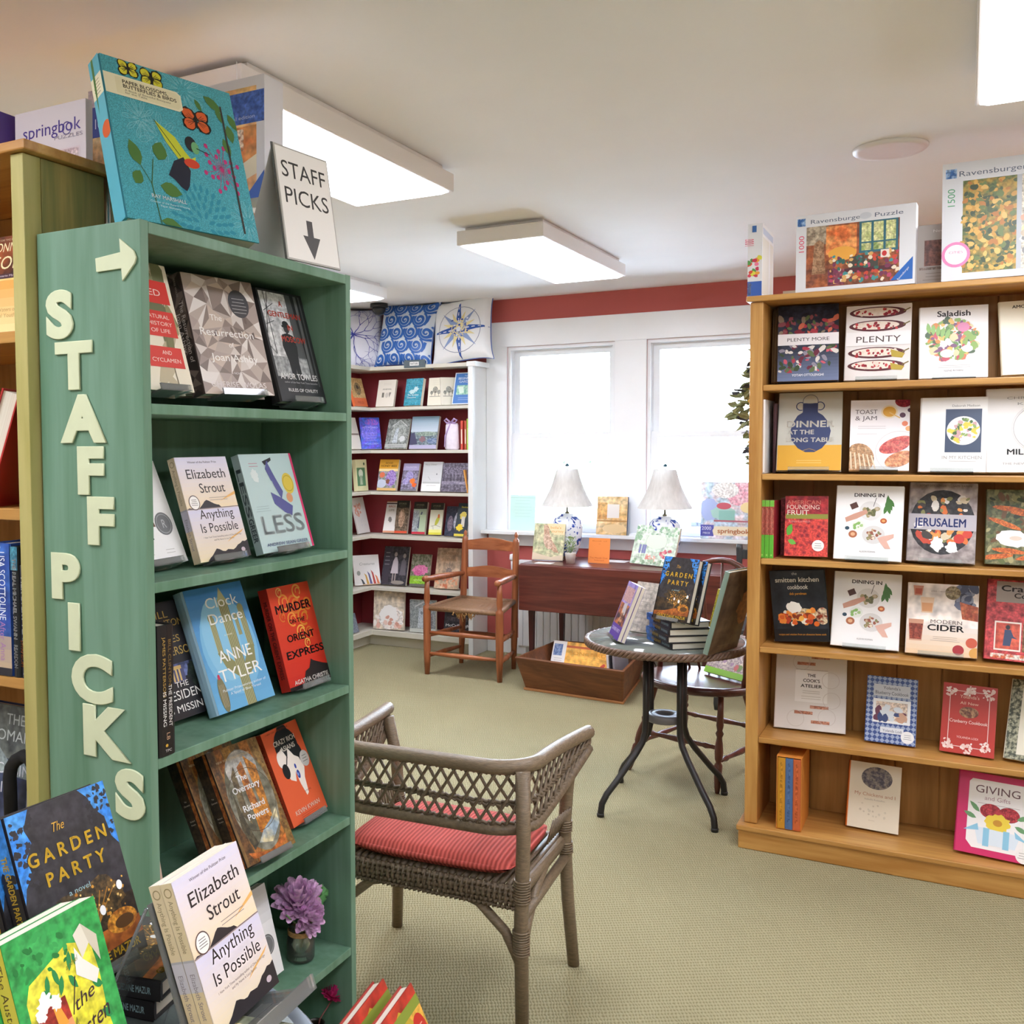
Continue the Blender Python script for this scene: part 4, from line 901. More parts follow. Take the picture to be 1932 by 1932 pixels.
# third shelf
rib = lambda x0, x1, y0, y1, n, a, b: sum((R(x0+(x1-x0)*i/n, y0, x0+(x1-x0)*(i+.55)/n, y1, b) for i in range(n)), R(x0, y0, x1, y1, a))
B('cactus', 'sky blue cover with a tall saguaro cactus on the third green shelf', .028,
  grad('6cb0dc', '3f84c4', 12)+E(50, 50, 46, 40, '7dbce2')+E(40, 56, 30, 34, '8cc6e6')+rib(50, 66, 0, 88, 6, '6e6f4c', 'b5b284')+P([(50, 86), (58, 98), (66, 86)], 'b5b284')+rib(27, 36, 46, 74, 4, '7d7e58', 'b5b284')+E(30.5, 74, 4.5, ('m', 5), '9a9868')+P([(26, 46), (35, 46), (50, 36), (50, 24), (34, 32)], '8d8c60')+rib(80, 90, 44, 78, 4, '6e6f4c', 'b5b284')+E(85, 78, 5, ('m', 5), '9a9868')+P([(90, 46), (80, 46), (66, 34), (66, 22), (84, 30)], '8d8c60')+rib(70, 76, 56, 74, 3, '6e6f4c', 'b5b284')
  +E(16, 14, 7, 14, '7d7a5a')+rib(12, 21, 4, 22, 4, '6e6650', 'a59c7a')+E(16, 28, 2, ('m', 3), 'c9365a')+X('Clock', 56, 82, 8.5, 56, 'f2f0ea')+X('Dance', 56, 69, 8.5, 60, 'f2f0ea')+X('ANNE', 54, 38, 9.5, 58, 'f8f7f4')+X('TYLER', 54, 23, 9.5, 74, 'f8f7f4')+X('a novel', 52, 58, 1.6, 14, 'e8e6d8')+X('Pulitzer Prize-winning author of', 54, 15.5, 2, 76, 'e9f0f4')+X('A Spool of Blue Thread', 54, 12, 2, 54, 'e9f0f4'), '5aa2d6', kind='hard', scol='a8cfe6')
x_, y_, z_ = FT['cactus'][:3]
pres = R(0, 0, 100, 100, '201e22')+R(8, 34, 92, 46, '3c4468', '6f7ab0', 40)+R(10, 30, 60, 44, '4e5076')+sum((R(14+6*i, 31, 17+6*i, 42, 'd8b878') for i in range(7)), [])+R(12, 41, 56, 44, 'c9a868')+E(78, 36, 14, ('m', 16), '1d2420', '2f3a30', 60, 0, .2)+X('BILL', 40, 86, 6, 34, 'b8974e')+X('CLINTON', 50, 78, 6, 64, 'b8974e')+X('JAMES', 45, 64, 6, 46, 'b8974e')+X('PATTERSON', 50, 53, 7, 84, 'b8974e')+X('THE', 50, 26, 4.6, 24, 'eceae6')+X('PRESIDENT', 50, 16, 7.5, 88, 'eceae6')+X('IS MISSING', 52, 5.5, 6, 78, 'eceae6')
book('black thriller with gold names lying back behind the cactus book', frame(-1.352, 1.447, .912, 90, 19), .158, .238, .036, pres, '201e22', kind='hard', scol='18161a')
book('black spine standing at the front left of the third green shelf', frame(GX1-.002, GY0+.0655, .8965, 180, 0), .155, .237, .041, [], '1c1a1c', kind='hard',
     spine=V('JAMES PATTERSON', 68, 46, 17, 'b8974e', 0, 31)+V('IS MISSING', 36, 27, 20, 'efefec', 0, 31)+V('BILL CLINTON', 71, 36, 17, '8f7440', 0, 66)+V('THE PRESIDENT', 38, 32, 20, 'efefec', 0, 66)+E(40, 8, 8, ('m', 7), 'd9a93c')+V('LB', 15, 6, 20, 'cfa98a', 0)+X('TPC', 50, 3, 2, 40, 'dddddd'), scol='1c1a1c')
sw = lambda cx, cy, r, c: ring(cx, cy, r, r*.28, c, 20, 300)+ring(cx+r*.3, cy, r*.55, r*.22, c, -60, 200)
B('murder', 'red cover with orange smoke swirls and a dark train on the third green shelf', .025,
  grad('c9261c', 'd9482a', 8)+sum((sw(x, y, r, c) for x, y, r, c in ((30, 84, 10, 'e8913c'), (52, 80, 12, 'd9762e'), (64, 92, 9, 'e0a048'), (40, 66, 9, 'e8913c'), (66, 66, 11, 'd9822e'), (54, 52, 9, 'e8a848'), (72, 50, 7, 'd9762e'), (24, 94, 6, 'e0b060'), (62, 40, 6, 'e8b050'), (20, 70, 6, 'd9762e'), (82, 78, 8, 'd9822e'))), [])+P([(30, 0), (42, 14), (52, 16), (60, 24), (64, 22), (72, 20), (84, 17), (100, 14), (100, 0)], '231a1c')+R(0, 0, 100, 3, '231a1c')
  +X('MURDER', 48, 74, 8, 82, '231a1c', 1)+X('ON THE', 50, 62, 4, 36, '231a1c', 1)+X('ORIENT', 50, 45, 6.6, 64, '231a1c', 1)+X('EXPRESS', 52, 29, 7.2, 88, '231a1c', 1)+X('AGATHA CHRISTIE', 52, 4, 4, 80, 'f4efe8', 1), 'c8281e', spine=V('MURDER ON THE ORIENT EXPRESS', 50, 76, 40, '5a1614', 1), scol='b52a1c', easel='clear easel under the red train book')
# fourth shelf
def over():
    o = R(0, 0, 100, 100, '6d5230', '8f6a34', 18)
    for i, (x, w, c, c2) in enumerate(((0, 16, '4a3520', '6d4a26'), (16, 14, 'a3662c', '7a4a20'), (30, 18, '8a6228', 'b08038'), (48, 16, '5a4424', '7d5c2c'), (64, 20, 'b5722e', '8a5420'), (84, 16, '6b4a26', '8a6a34'))): o += P([(x+6, 0), (x+w+4, 0), (x+w-4, 100), (x-2, 100)], c, c2, 60)
    o += E(52, 50, 43, 45, '5c5a48', '8a8878', 24)+E(52, 78, 30, 16, '9a9a96', 'b8b4ac', 30)+P([(24, 40), (28, 74), (38, 82), (36, 30)], '4f4634', '6f6044', 50)+P([(44, 80), (56, 84), (60, 26), (46, 26)], '8a4e22', 'c07a30', 60)+P([(62, 88), (80, 76), (76, 30), (64, 30)], 'c98432', '8a5820', 60)+P([(46, 48), (62, 44), (74, 24), (58, 14), (44, 22)], 'd08a2e', 'a05e1e', 50)+P([(36, 14), (60, 10), (84, 22), (88, 36), (70, 28), (50, 22)], '8fa2b0', 'd0c49a', 24)+ring(52, 50, 43, .8, '4a3a24')+P([(14, 30), (20, 60), (26, 34), (34, 14), (24, 10)], '3e3a2c', '57503a', 50)
    return o+P([(10, 10), (50, 4), (88, 12), (84, 6), (50, 0), (16, 4)], 'c9702c', 'a5581e', 40)+X('NEW YORK TIMES BESTSELLER', 44, 88, 1.9, 66, 'e0c8a0')+X('The', 46, 68, 5, 20, 'fff', 1)+X('Overstory', 48, 59, 5.4, 54, 'fff', 1)+X('Richard', 50, 42, 5.2, 44, 'fff', 1)+X('Powers', 52, 34, 5.2, 42, 'fff', 1)
osp = R(0, 0, 100, 100, '2c2620', '3d3226', 60)+P([(70, 0), (100, 0), (100, 100), (78, 100)], '8a4a24', 'b06a34', 60)+X('The', 40, 62, 1.3, 20, 'cfc4b4')+X('Overstory', 42, 58.5, 1.5, 50, 'cfc4b4')+X('Richard', 42, 45, 1.4, 40, 'cfc4b4')+X('Powers', 42, 42, 1.4, 38, 'cfc4b4')
B('overstory', 'brown and orange forest cover with an oval window, front copy on the fourth green shelf', .036, over(), '6d5230', kind='hard', spine=osp, scol='2c2620', easel='clear easel under the front forest book')
x_, y_, z_, a_, l_, r_, w_, h_ = FT['overstory']
book('second copy of the orange forest book, behind and left of the front copy', frame(x_-.043, y_-.034, z_-.002, a_, l_, r_), w_, h_, .036, over(), '6d5230', kind='hard', spine=osp, scol='2c2620')
B('asians', 'orange cover with a white face, black hair and sunglasses on the fourth green shelf', .026,
  E(52, 78, 30, 20, '1e1e22')+E(54, 94, 14, 8, '1e1e22')+E(74, 66, 12, 12, '1e1e22')+P([(24, 74), (30, 62), (28, 54), (34, 44), (46, 40), (52, 50), (54, 36), (60, 22), (66, 24), (70, 40), (78, 50), (72, 62), (62, 66), (52, 76), (44, 66), (36, 78)], 'f1e6dc')+E(28, 67, 11, 9, 'f1e6dc')+E(30, 54, 9, ('m', 12), '1e1e22')+S([(36, 60), (46, 70)], 2.4, '1e1e22')+E(56, 55, 2.4, ('m', 4), '2a3fa0')+E(57, 46, 4, ('m', 7), '2a3fa0')+E(56, 46, 1.6, ('m', 3), '8fb0e8')+E(86, 58, 12, ('m', 13), 'c9c4c0')+lines(3, 79, 93, 61, 3, '4a4648', 1)
  +X('CRAZY RICH', 51, 82, 5, 60, 'f4efe6', 1)+X('ASIANS', 54, 74, 5, 40, 'f4efe6', 1)+X('KEVIN KWAN', 50, 9, 4.4, 70, 'f6d9c6', 1)+X('A NOVEL', 66, 26, 1.7, 18, '8a3420')+lines(2, 22, 80, 6.5, 2, 'b04a30', .8)+X('#1 NEW YORK TIMES BESTSELLER', 40, 96, 1.7, 64, '8a3420'), 'e2623a', spine=V('CRAZY RICH ASIANS', 52, 78, 46, '8f2e1e', 1), scol='b8452c', easel='clear easel under the orange book with the sunglasses')
book('pale pink book with a black tree at the far left of the fourth green shelf', frame(-1.372, 1.326, .592, 93, 10, 0), .142, .20, .02, P([(70, 10), (92, 30), (80, 44), (96, 54), (84, 62), (74, 52), (66, 30)], '1d1c1c')+E(84, 42, 12, 8, '3f4a38', '8a8a6a', 80)+S([(80, 8), (88, 30)], 3, '1d1c1c'), 'dcb7a4', kind='soft')
B('whiteseal2', 'white book with grey round seal on the fifth green shelf beside the flowers', .02, E(76, 36, 16, ('m', 16), '737476')+ring(76, 36, 13, 1.4, 'a0a1a2')+P([(10, 96), (24, 40), (34, 40), (24, 96)], '7a4a34')+grad('e4e4e4', 'cfcdcc', 4, 0, 100, 60, 100), 'efeeee')
# top of the stand
TEAL = '4aa3b2'; TL2 = '86c6d0'
def bfly(cx, cy, s, c, up=1): return sum((E(cx+s*sx*.62, cy+s*dy, s*.62, s*.5, '1c1a1a', None, 0, 30*sx*sy, .12, 14)+E(cx+s*sx*.6, cy+s*dy, s*.5, s*.38, c, None, 0, 30*sx*sy, .1, 14)+sum((S([(cx, cy), (cx+s*sx*(.6+.3*q), cy+s*dy*(1.2-.6*q))], .35, '1c1a1a') for q in (0, .5, 1)), []) for sx in (-1, 1) for sy, dy in ((1, .38), (-1, -.34))), [])+E(cx, cy, s*.1, s*.6, '1c1a1a')
fl = []
for i in range(46):
    a = 2*pi*i/46*2.3; r = 6+12*((i*7) % 10)/10; fl += S([(80, 44), (80+r*math.cos(a), 44+r*math.sin(a))], .35, 'c2357a')+E(80+r*math.cos(a), 44+r*math.sin(a), 1.5, ('m', 1.9), 'c2357a', k=10)
chry = []
for rr, n in ((4, 6), (9, 12), (14, 17), (19, 22)):
    for i in range(n):
        a = pi*(i+.5)/n*1.5-.25*pi; chry += leaf(57+rr*math.cos(a), 4+rr*math.sin(a)*1.1, 6, 2.6, math.degrees(a), '2f90a8')
B('bluebook', 'large teal book with flowers, butterflies and a hummingbird on top of the green stand', .04,
  R(0, 0, 100, 100, TEAL, '4fa9b8', 200)+petals(60, 92, 16, 12, TL2, .35)+petals(22, 64, 13, 10, TL2, .35)+petals(34, 56, 16, 9, TL2, .3)+petals(94, 12, 14, 11, TL2, .35)+petals(22, 64, 5, 8, TL2, .35)+chry+fl
  +sum((leaf(x, y, l, w, r, '4f7a3c') for x, y, l, w, r in ((16, 34, 16, 9, 110), (30, 40, 13, 11, 70), (28, 24, 16, 9, -10), (10, 22, 10, 8, 60), (76, 92, 16, 7, -30), (84, 86, 12, 5, -60), (94, 84, 12, 6, -60), (86, 66, 12, 6, -70), (92, 76, 12, 7, -80), (24, 2, 16, 9, -15), (68, 88, 9, 4, -60)))  , [])+S([(24, 0), (22, 24), (26, 40)], .7, '3f6434')+S([(22, 24), (16, 34)], .5, '3f6434')
  +P([(32, 66), (46, 58), (52, 50), (56, 46), (60, 48), (58, 40), (50, 40), (46, 44), (38, 54)], 'c8cf3a')+S([(32, 66), (48, 46)], .6, '22301c')+E(58, 56, 4.5, 5, '24262c')+E(61, 54, 3, 4, '6fae78')+P([(50, 46), (42, 42), (36, 32), (40, 30), (44, 26), (48, 24), (51, 28), (54, 38)], '24283a')+E(56, 43, 6, 3, 'd2452e')+S([(62, 54), (72, 52)], .7, '22242a')
  +bfly(66, 73, 9, 'd8622e')+bfly(19, 95, 6, 'd8d238')+bfly(36, 93, 7, 'd8d238')
  +P([(0, 76), (54, 76), (57, 78), (57, 87), (54, 89), (0, 89)], 'ece6c6')+P([(8, 77.2), (53, 77.2), (55.5, 79), (55.5, 86.3), (53, 87.8), (8, 87.8)], 'e6dfba')+X('PAPER BLOSSOMS,', 13, 84.5, 2.2, 34, '4a4436', 1, -1)+X('BUTTERFLIES & BIRDS', 13, 81.7, 2.2, 40, '4a4436', 1, -1)+X('A Book of Beautiful Bouquets', 14, 79.6, 1.3, 34, '6a6450', 0, -1)+X('for the Table', 14, 78, 1.3, 16, '6a6450', 0, -1)
  +X('RAY MARSHALL', 33, 15.5, 2.2, 26, 'e8f2f2', 1)+X('Creator of the Award-Winning', 33, 12.6, 1.2, 29, 'd0e6e8')+X('Paper Blossoms', 33, 10.6, 1.2, 15, 'd0e6e8')+S([(89, 88), (89, 4)], 1.5, '3b3a38'), TEAL, kind='hard', spine=R(0, 0, 100, 100, '5fb2c4')+R(0, 76, 100, 89, 'ece6c6')+lines(5, 20, 80, 86, 2, '8a8468', .8)+E(70, 55, 40, 5, 'd8622e')+leaf(30, 66, 60, 20, 80, '4f7a3c'), scol='5fb2c4')
so = B('staffsign', 'white STAFF PICKS sign with a down arrow on top of the green stand', .0022, R(2, 1.5, 98, 98.5, 'f4f2ef')+X('STAFF', 50, 73, 14, 84, '2a2829')+X('PICKS', 50, 50, 14, 84, '2a2829')+P([(43, 38), (54, 38), (54, 24), (66, 24), (50, 4), (34, 24), (43, 24)], '4a4749'), 'b5b2ae', kind='box', name='tabletop_sign', cat='sign')
x_, y_, z_, a_, l_, r_, w_, h_ = FT['staffsign']
Mq = frame(x_, y_, z_, a_, l_, r_)
MB().box(-.003, .0028, 0, w_+.003, .005, h_+.002).build('acrylic_back', ACRYL, so)
q = MB(); q.add([Mq.inverted()@Vector(v) for v in [Mq@Vector((0, .006, h_*.98)), Mq@Vector((w_, .006, h_*.98)), (x_-.12, y_+w_, GZ+.001), (x_-.12, y_, GZ+.001)]], [(0, 1, 2, 3)]); q.build('easel_leg', plain('sign_back_board', 'd9d6d2', .6, .03, 20), so)
# ================================================================== PINE BOOKCASE: COOKBOOKS
GREENS = ['4f7a3a', '6f9a48', '8fb45c', '3f6530']; VEG = GREENS+['c9563c', 'e0a040', 'f0e4c8', 'a83a48', 'e8d878', '7a5a40']
SALAD = ['5f8a3e', '86aa4c', 'd98a3c', 'e8c060', 'c24a5a', 'f2ead8', '7a4a70', '3e5a34', 'e07a50', 'd8d0a0']
REDS = ['8f2430', 'b8343c', 'd85a50', '5a1620', '6a3048', 'c84860']
CK = 'cookbooks face out on the pine bookcase'
def ez(s): return 'clear easel under the '+s
B('plentymore', 'dark cookbook with a white title band over red salad, top left of the pine bookcase', .018,
  R(0, 0, 100, 100, '232634', '33384a', 20)+grad('6d7a9a', '2a2e3c', 10, 0, 100, 0, 42)+D(60, 4, 56, 96, 86, 3, 8, ['7a2030', 'a83844', '5a6a40', '8a4a50', '2c3a2a', 'c86a50', '8a7a68'], 11, .6)+D(60, 4, 12, 96, 46, 3, 8, ['a83848', 'c85868', '5a6a44', '8f8a98', 'd8d0c8', '6a2438', '3a4a30'], 12, .6)+R(0, 47, 100, 62, 'e9e4e4')+X('PLENTY MORE', 50, 52, 4.4, 70, '2b2528')+X('YOTAM OTTOLENGHI', 50, 6, 3, 52, 'f4f4f8', 1), '2a2e3c', kind='hard', scol='4a3a2c')
for k in (1, 2): x_, y_, z_, a_, l_, r_, w_, h_ = FT['plentymore']; book(('first', 'second')[k-1]+' spare copy leaning behind the dark cookbook with the white band', frame(x_-.012*k, y_+.022*k, z_, a_, l_, 0), w_, h_*.985, .018, [], '5a4a3a', kind='hard', scol='6a5a46', group=CK)
def aub(y, c): return E(48, y, 44, 7.5, '5a2a30')+E(46, y+.6, 36, 5.6, 'f0e2d4')+D(26, 14, y-4, 78, y+4, 1.5, 3.5, ['a83038', 'c8484a', 'e8d8c8', '8a2030'], int(y), .8)+S([(88, y), (98, y+4)], 2, '7a6a3a')
B('plenty', 'white cookbook with halved aubergines above and below its title band', .018, aub(90, 1)+aub(72, 1)+aub(36, 2)+aub(19, 2)+P([(70, 40), (92, 34), (88, 28), (72, 30)], 'b8a03c')+P([(70, 22), (92, 17), (88, 12), (72, 13)], 'b8a03c')+R(0, 46, 100, 64, 'f3efed')+X('PLENTY', 50, 50, 8, 70, '4a3a38')+R(0, 45.4, 100, 46, 'd8d0cc'), 'eae4e0', kind='hard', easel=ez('aubergine cookbook'))
B('saladish', 'white cookbook with a round plate of colourful salad, third on the top pine shelf', .02, X('Saladish', 50, 86, 7.5, 50, '3a3434', 1)+plate(49, 53, 38, 'e6e4e2', SALAD, 190, 5, .95)+E(40, 34, 10, ('m', 7), 'f4ece0')+E(70, 40, 8, ('m', 6), 'fbf7f2')+sum((leaf(14+6*i, 62-2*i, 16, 7, 100-8*i, '8ab860') for i in range(5)), [])+E(64, 70, 9, ('m', 8), 'd880a8')+lines(2, 22, 80, 17, 2.6, 'b8b6b4', 1)+X('ILENE ROSEN', 50, 9, 2.2, 28, '5a5654'), 'f6f5f4', kind='hard', easel=ez('salad plate cookbook'))
B('apple', 'cream cookbook with an orange picture at the right end of the top pine shelf', .022, R(46, 18, 96, 82, 'd8683c', 'c04a28', 30)+D(10, 50, 24, 92, 76, 3, 9, ['a83a24', 'e0985c', '3a3430'], 3)+E(44, 92, 6, ('m', 6), 'c8693e')+X('AMOY', 30, 90, 4, 24, '4a4438', 1)+X('A', 38, 8, 6, 6, 'd0503a', 1)+X('PPLES', 70, 8, 5, 40, '5a5448', 1), 'efe9d2', kind='hard', scol='e6dfc6')
book('white spine at the left end of the second pine shelf', frame(-.626, RY+.03, RZ[2]+.001, 90, 0), .2, .262, .024, [], 'eceae8', kind='hard', spine=V('DINING IN', 78, 30, 24, '3a3636', 1)+V('ALISON ROMAN', 45, 36, 24, '3a3636', 1)+R(0, 0, 100, 2, 'c8c4c0'), scol='f0efee')
book('dark book tucked behind the white spine on the second pine shelf', frame(-.598, RY+.10, RZ[2]+.001, 90, 0), .14, .25, .012, [], '4a2a30', kind='hard')
B('dinner', 'grey and yellow cookbook with a big navy vase, second pine shelf', .02, R(0, 0, 100, 32, 'e2ac3c')+P([(24, 62), (30, 70), (38, 74), (38, 86), (62, 86), (62, 74), (70, 70), (78, 62), (83, 50), (80, 38), (70, 28), (58, 23), (44, 23), (32, 28), (22, 38), (19, 50)], '3a456e')+ring(35, 82, 7, 1.6, '3a456e', 60, 290)+ring(65, 82, 7, 1.6, '3a456e', -110, 120)+E(50, 88, 12, 2.4, 'c9c8be')+ring(50, 88, 12, .8, '3a456e')+S([(40, 25), (50, 27.5), (60, 25)], .7, 'c9a040')+X('DINNER', 50, 55, 8, 76, 'e8e4da', 1)+X('AT THE', 36, 46, 5.4, 42, 'e8e4da', 1)+X('LONG TABLE', 50, 36, 5.4, 76, 'e8e4da', 1)+lines(2, 26, 74, 12, 2.8, 'f0cf80', 1.2), 'c9c8be', kind='hard', easel=ez('vase cookbook'))
B('toast', 'white cookbook with toast, bread slices and a dish of jam, second pine shelf', .016, E(90, 98, 15, ('m', 12), 'a83038', '7a1c28', -120)+E(66, 83, 14, ('m', 13), 'f0e0c0')+E(66, 83, 11, ('m', 10), 'e3a93a')+S([(66, 82), (84, 74)], 2, 'e8c070')+E(88, 78, 5, ('m', 5), '5a3048')+E(100, 85, 4, ('m', 4), '4a2a40')+E(92, 66, 5, ('m', 5), 'e07a50')+E(98, 59, 5, ('m', 5), 'e8a868')+X('TOAST', 27, 80, 6, 38, '6a6264')+X('& JAM', 27, 71, 6, 38, '6a6264')+lines(2, 8, 66, 62, 3, 'c8c0c0', 1)+lines(1, 8, 50, 51, 3, 'c8c0c0', 1)
  +E(16, 16, 26, 22, 'c09a72', 'a87c54', 60)+sum((S([(4+8*i, 2), (2+7*i, 26-i)], 2.4, 'e8d0b0') for i in range(6)), [])+ring(84, 26, 40, .8, 'd0c6c4', 60, 300)+E(78, 36, 30, 10, 'b8403e', 'd87060', 60, 24)+E(84, 16, 26, 10, 'b86a3e', 'e0a070', 70, 24), 'f1ecec', easel=ez('toast cookbook'))
B('kitchen', 'white cookbook with a square photo of a bowl of greens, second pine shelf', .02, X('Deborah Madison', 68, 87, 3, 42, '8a8684')+R(38, 26, 92, 84, '3e4c64')+plate(65, 55, 25, 'e2e2dc', ['6f8a4c', '8fa860', 'e8d050', '4a6a3c', 'f0ece0', 'c8a0a0', 'd8c84a'], 60, 8)+E(70, 42, 8, ('m', 7), 'f6f4ec')+X('IN MY KITCHEN', 64, 17, 4.4, 60, 'a8a4a0')+lines(1, 40, 90, 14, 2, 'c0bcb8', 1), 'f0efec', kind='hard', scol='d8d4ce', easel=ez('bowl of greens cookbook'))
B('milkst', 'off-white cookbook with a man in an apron inside a scalloped circle', .022, X('CHRISTOPHER', 58, 87, 3, 70, '9a9694')+X('KIMBALL', 58, 80, 3, 46, '9a9694')+ring(62, 52, 31, 1, 'b8b4b0')+ring(62, 52, 33, 1.4, 'd4d0cc')+P([(50, 34), (52, 56), (58, 60), (66, 60), (74, 56), (76, 34)], '4a3834')+P([(46, 40), (50, 58), (58, 62), (66, 62), (76, 58), (80, 40), (74, 42), (72, 56), (53, 56), (51, 40)], 'e4e0de')+E(62, 68, 5.5, ('m', 6.5), 'cf9a86')+R(59.5, 73.5, 64.5, 75, '7a706c')+E(62, 61, 3, ('m', 1.6), '5a2a38')+E(48, 36, 5, ('m', 4), 'c9907a')+X('MILK STREET', 60, 21, 6.4, 74, '2a2a2a', 1)+X('THE NEW HOME COOKING', 58, 9, 2.4, 80, 'a09c98'), 'e4e1dd', kind='hard')
# third shelf
for k in range(3): book('lime and red thin spine, '+('leftmost', 'middle', 'rightmost')[k]+' of three at the left of the third pine shelf', frame(-.622+.0155*k, RY+.02, RZ[3]+.001, 90, 0, -2), .15, .205, .0145, [], 'a8323c', spine=R(0, 0, 100, 40, '63b83c')+R(0, 89, 100, 100, '7cc24a')+R(0, 40, 100, 89, 'b0584a', 'a04a40', 60)+V('AMERICAN FOUNDING FRUIT', 64, 44, 30, 'd89a84')+E(50, 5, 20, 1.6, 'a8d870'), scol='b0584a', group='lime and red spines on the third pine shelf')
book('red berry book standing behind the lime spines on the third pine shelf', frame(-.57, RY+.13, RZ[3]+.001, 90, 0), .1, .208, .014, [], '5a1c2a', spine=R(0, 0, 100, 100, '6a2030', 'a03a48', 60), scol='6a2030')
B('fruit', 'small red cranberry book with a white round sticker, third pine shelf', .012, R(0, 0, 100, 100, '8a1f30', 'd84a40', -62)+R(0, 66, 100, 100, 'b83238', '8f2432', 25)+R(2, 62, 100, 70, '8f8f3c')+X('AMERICAN', 44, 86, 6.6, 80, 'd87a6a')+X('FOUNDING', 42, 78, 7, 78, 'f0d8c8')+X('FRUIT', 30, 68.5, 8, 52, 'f0e8d8')+X('SUSAN PLAYFIELD', 34, 56, 3, 50, 'd89a94')+leaf(6, 34, 22, 14, 60, '5fae3c')+leaf(8, 26, 20, 9, -15, '6fb848')+E(78, 18, 14, ('m', 14), 'f2efec')+lines(3, 69, 87, 21, 3.6, '8a8684', 1.4), 'a02a34')
def dining():
    return X('DINING IN', 49, 85, 4.6, 46, '3a3838', 1)+R(14, 18, 86, 80, 'f4f3f2')+E(52, 66, 17, ('m', 16), 'e2e0de')+D(26, 43, 60, 62, 72, 2, 4.5, ['8a8a5a', '6a6a48', 'a89a70', 'c8b8a0'], 4, .8)+P([(14, 56), (28, 62), (46, 68), (48, 63), (32, 55), (16, 50)], 'cf9c88')+P([(20, 74), (30, 78), (34, 71), (24, 67)], '5a3a34')+S([(56, 72), (60, 84)], .8, '3a3838')+sum((leaf(72+3*i, 62+5*(i % 3), 16, 6, 70+12*i, '4a7a3c') for i in range(6)), [])+E(72, 53, 5, ('m', 4.4), 'b8603a')+E(72, 53, 2.6, ('m', 2), 'e8a868')+E(18, 42, 3.4, ('m', 3), '2f4a5c')+E(35, 46, 10, ('m', 9), 'e8ece4')+D(8, 28, 42, 42, 50, 1.5, 3, ['8ab868', 'a8c888'], 6)+E(27, 34, 6.5, ('m', 6), 'b06a48')+E(27, 34, 3.4, ('m', 3), 'e0b088')+E(58, 34, 17, ('m', 15), 'dcdad8')+D(30, 49, 28, 68, 40, 1.6, 3.6, ['c8b090', 'a88a68', '8a8a60', 'e8dcc8', '9a5a48'], 7, .8)+P([(64, 30), (74, 33), (88, 36), (88, 31), (78, 26), (84, 16), (76, 16), (68, 24)], 'e0b4a4')+X('ALISON ROMAN', 50, 10, 2.2, 24, '8a8684')
B('dining', 'white cookbook with hands over plates on the third pine shelf', .02, dining(), 'f5f4f3', kind='hard', easel=ez('hands cookbook on the third pine shelf'))
B('jerusalem', 'cookbook with a dark pan of eggs and a pale title band, third pine shelf', .024, R(0, 0, 100, 100, 'b0a6a2', '988c8a', 14)+E(50, 50, 48, 41, '2c2b2e', '3a393c', 40)+D(70, 16, 24, 88, 82, 3, 9, ['e8e2da', 'f2eee8', 'c8503c', 'e0783c', 'd8c8a8', '4a4440', '8a8a58', 'e89a50'], 9, .7)+E(76, 30, 8, ('m', 8), 'c83c34')+E(88, 36, 7, ('m', 7), 'd04838')+E(44, 22, 9, 9, 'f4f2ee', None, 0, 0, .2)+E(66, 18, 9, 7, 'f4f2ee', None, 0, 0, .2)+R(0, 40, 100, 60, 'b9b4ba')+E(16, 46, 8, 4, 'e4e0de')+X('JERUSALEM', 48, 44.5, 10, 76, '3b4a8c', 1)+X('YOTAM OTTOLENGHI', 34, 95, 2.4, 40, '5a4e4c')+X('SAMI TAMIMI', 78, 95, 2.4, 28, '5a4e4c'), 'aaa09c', kind='hard', easel=ez('egg pan cookbook'))
B('carrots', 'cookbook with roast carrots and yoghurt at the right end of the third pine shelf', .02, R(0, 0, 100, 100, '4a5232', '7a7850', 40)+D(110, 0, 4, 96, 98, 3, 8, ['3e4a2a', '5f6a3a', '8a8a58', '6a4a2a', '2c3420', 'a8a070'], 10, .5)+sum((E(x, y, 22, 3.4, 'd8742e', 'b85a24', 80, r, .06) for x, y, r in ((30, 74, -8), (52, 68, -4), (24, 54, -22), (50, 30, 16), (30, 18, -6), (14, 10, 8), (60, 12, 14))), [])+E(36, 34, 22, 11, 'f3f1ee', None, 0, -6, .12)+E(38, 35, 8, 3, 'd8c8b8')+E(92, 86, 26, 16, 'dcdad8')+P([(100, 0), (100, 30), (74, 8), (78, 0)], 'dcdad8'), '5a5a3a', kind='hard')
# fourth shelf
B('smitten', 'black cookbook tilted sideways with tomato toast on its cover, fourth pine shelf', .026, R(0, 0, 100, 100, '22262c', '2c3038', 10)+R(0, 0, 100, 18, '1c1f24')+E(52, 38, 34, 9, 'd8c8a8', 'b08a5a', 70)+D(40, 14, 24, 74, 44, 4, 8, ['d8622e', 'e88a3c', 'f0b050', 'b8442c', '8a3a24', 'e8e0d0'], 13, .8)+E(40, 48, 14, 8, 'f2eee6', None, 0, 0, .15)+E(92, 36, 12, 12, 'd8c8a8', '8a3a24', 60)+E(80, 25, 5, ('m', 5), 'e0702e')+X('the', 46, 94, 3.6, 10, 'c8c4bc')+X('smitten kitchen', 50, 84, 6.4, 82, 'e8e4da', 1)+X('cookbook', 50, 74, 6, 38, 'e8e4da', 1)+X('deb perelman', 50, 66, 3.4, 32, 'd8963c', 1)+X('recipes and wisdom from an obsessive home cook', 52, 9, 2.6, 88, 'd8963c'), '22262c', kind='hard', spine=V('smitten kitchen cookbook', 56, 60, 34, 'd8d4cc', 1)+R(0, 0, 100, 3, 'cfc8b8'), scol='1a1d22')
B('dining2', 'white cookbook with hands over plates on the fourth pine shelf', .02, dining(), 'f5f4f3', kind='hard', easel=ez('hands cookbook on the fourth pine shelf'))
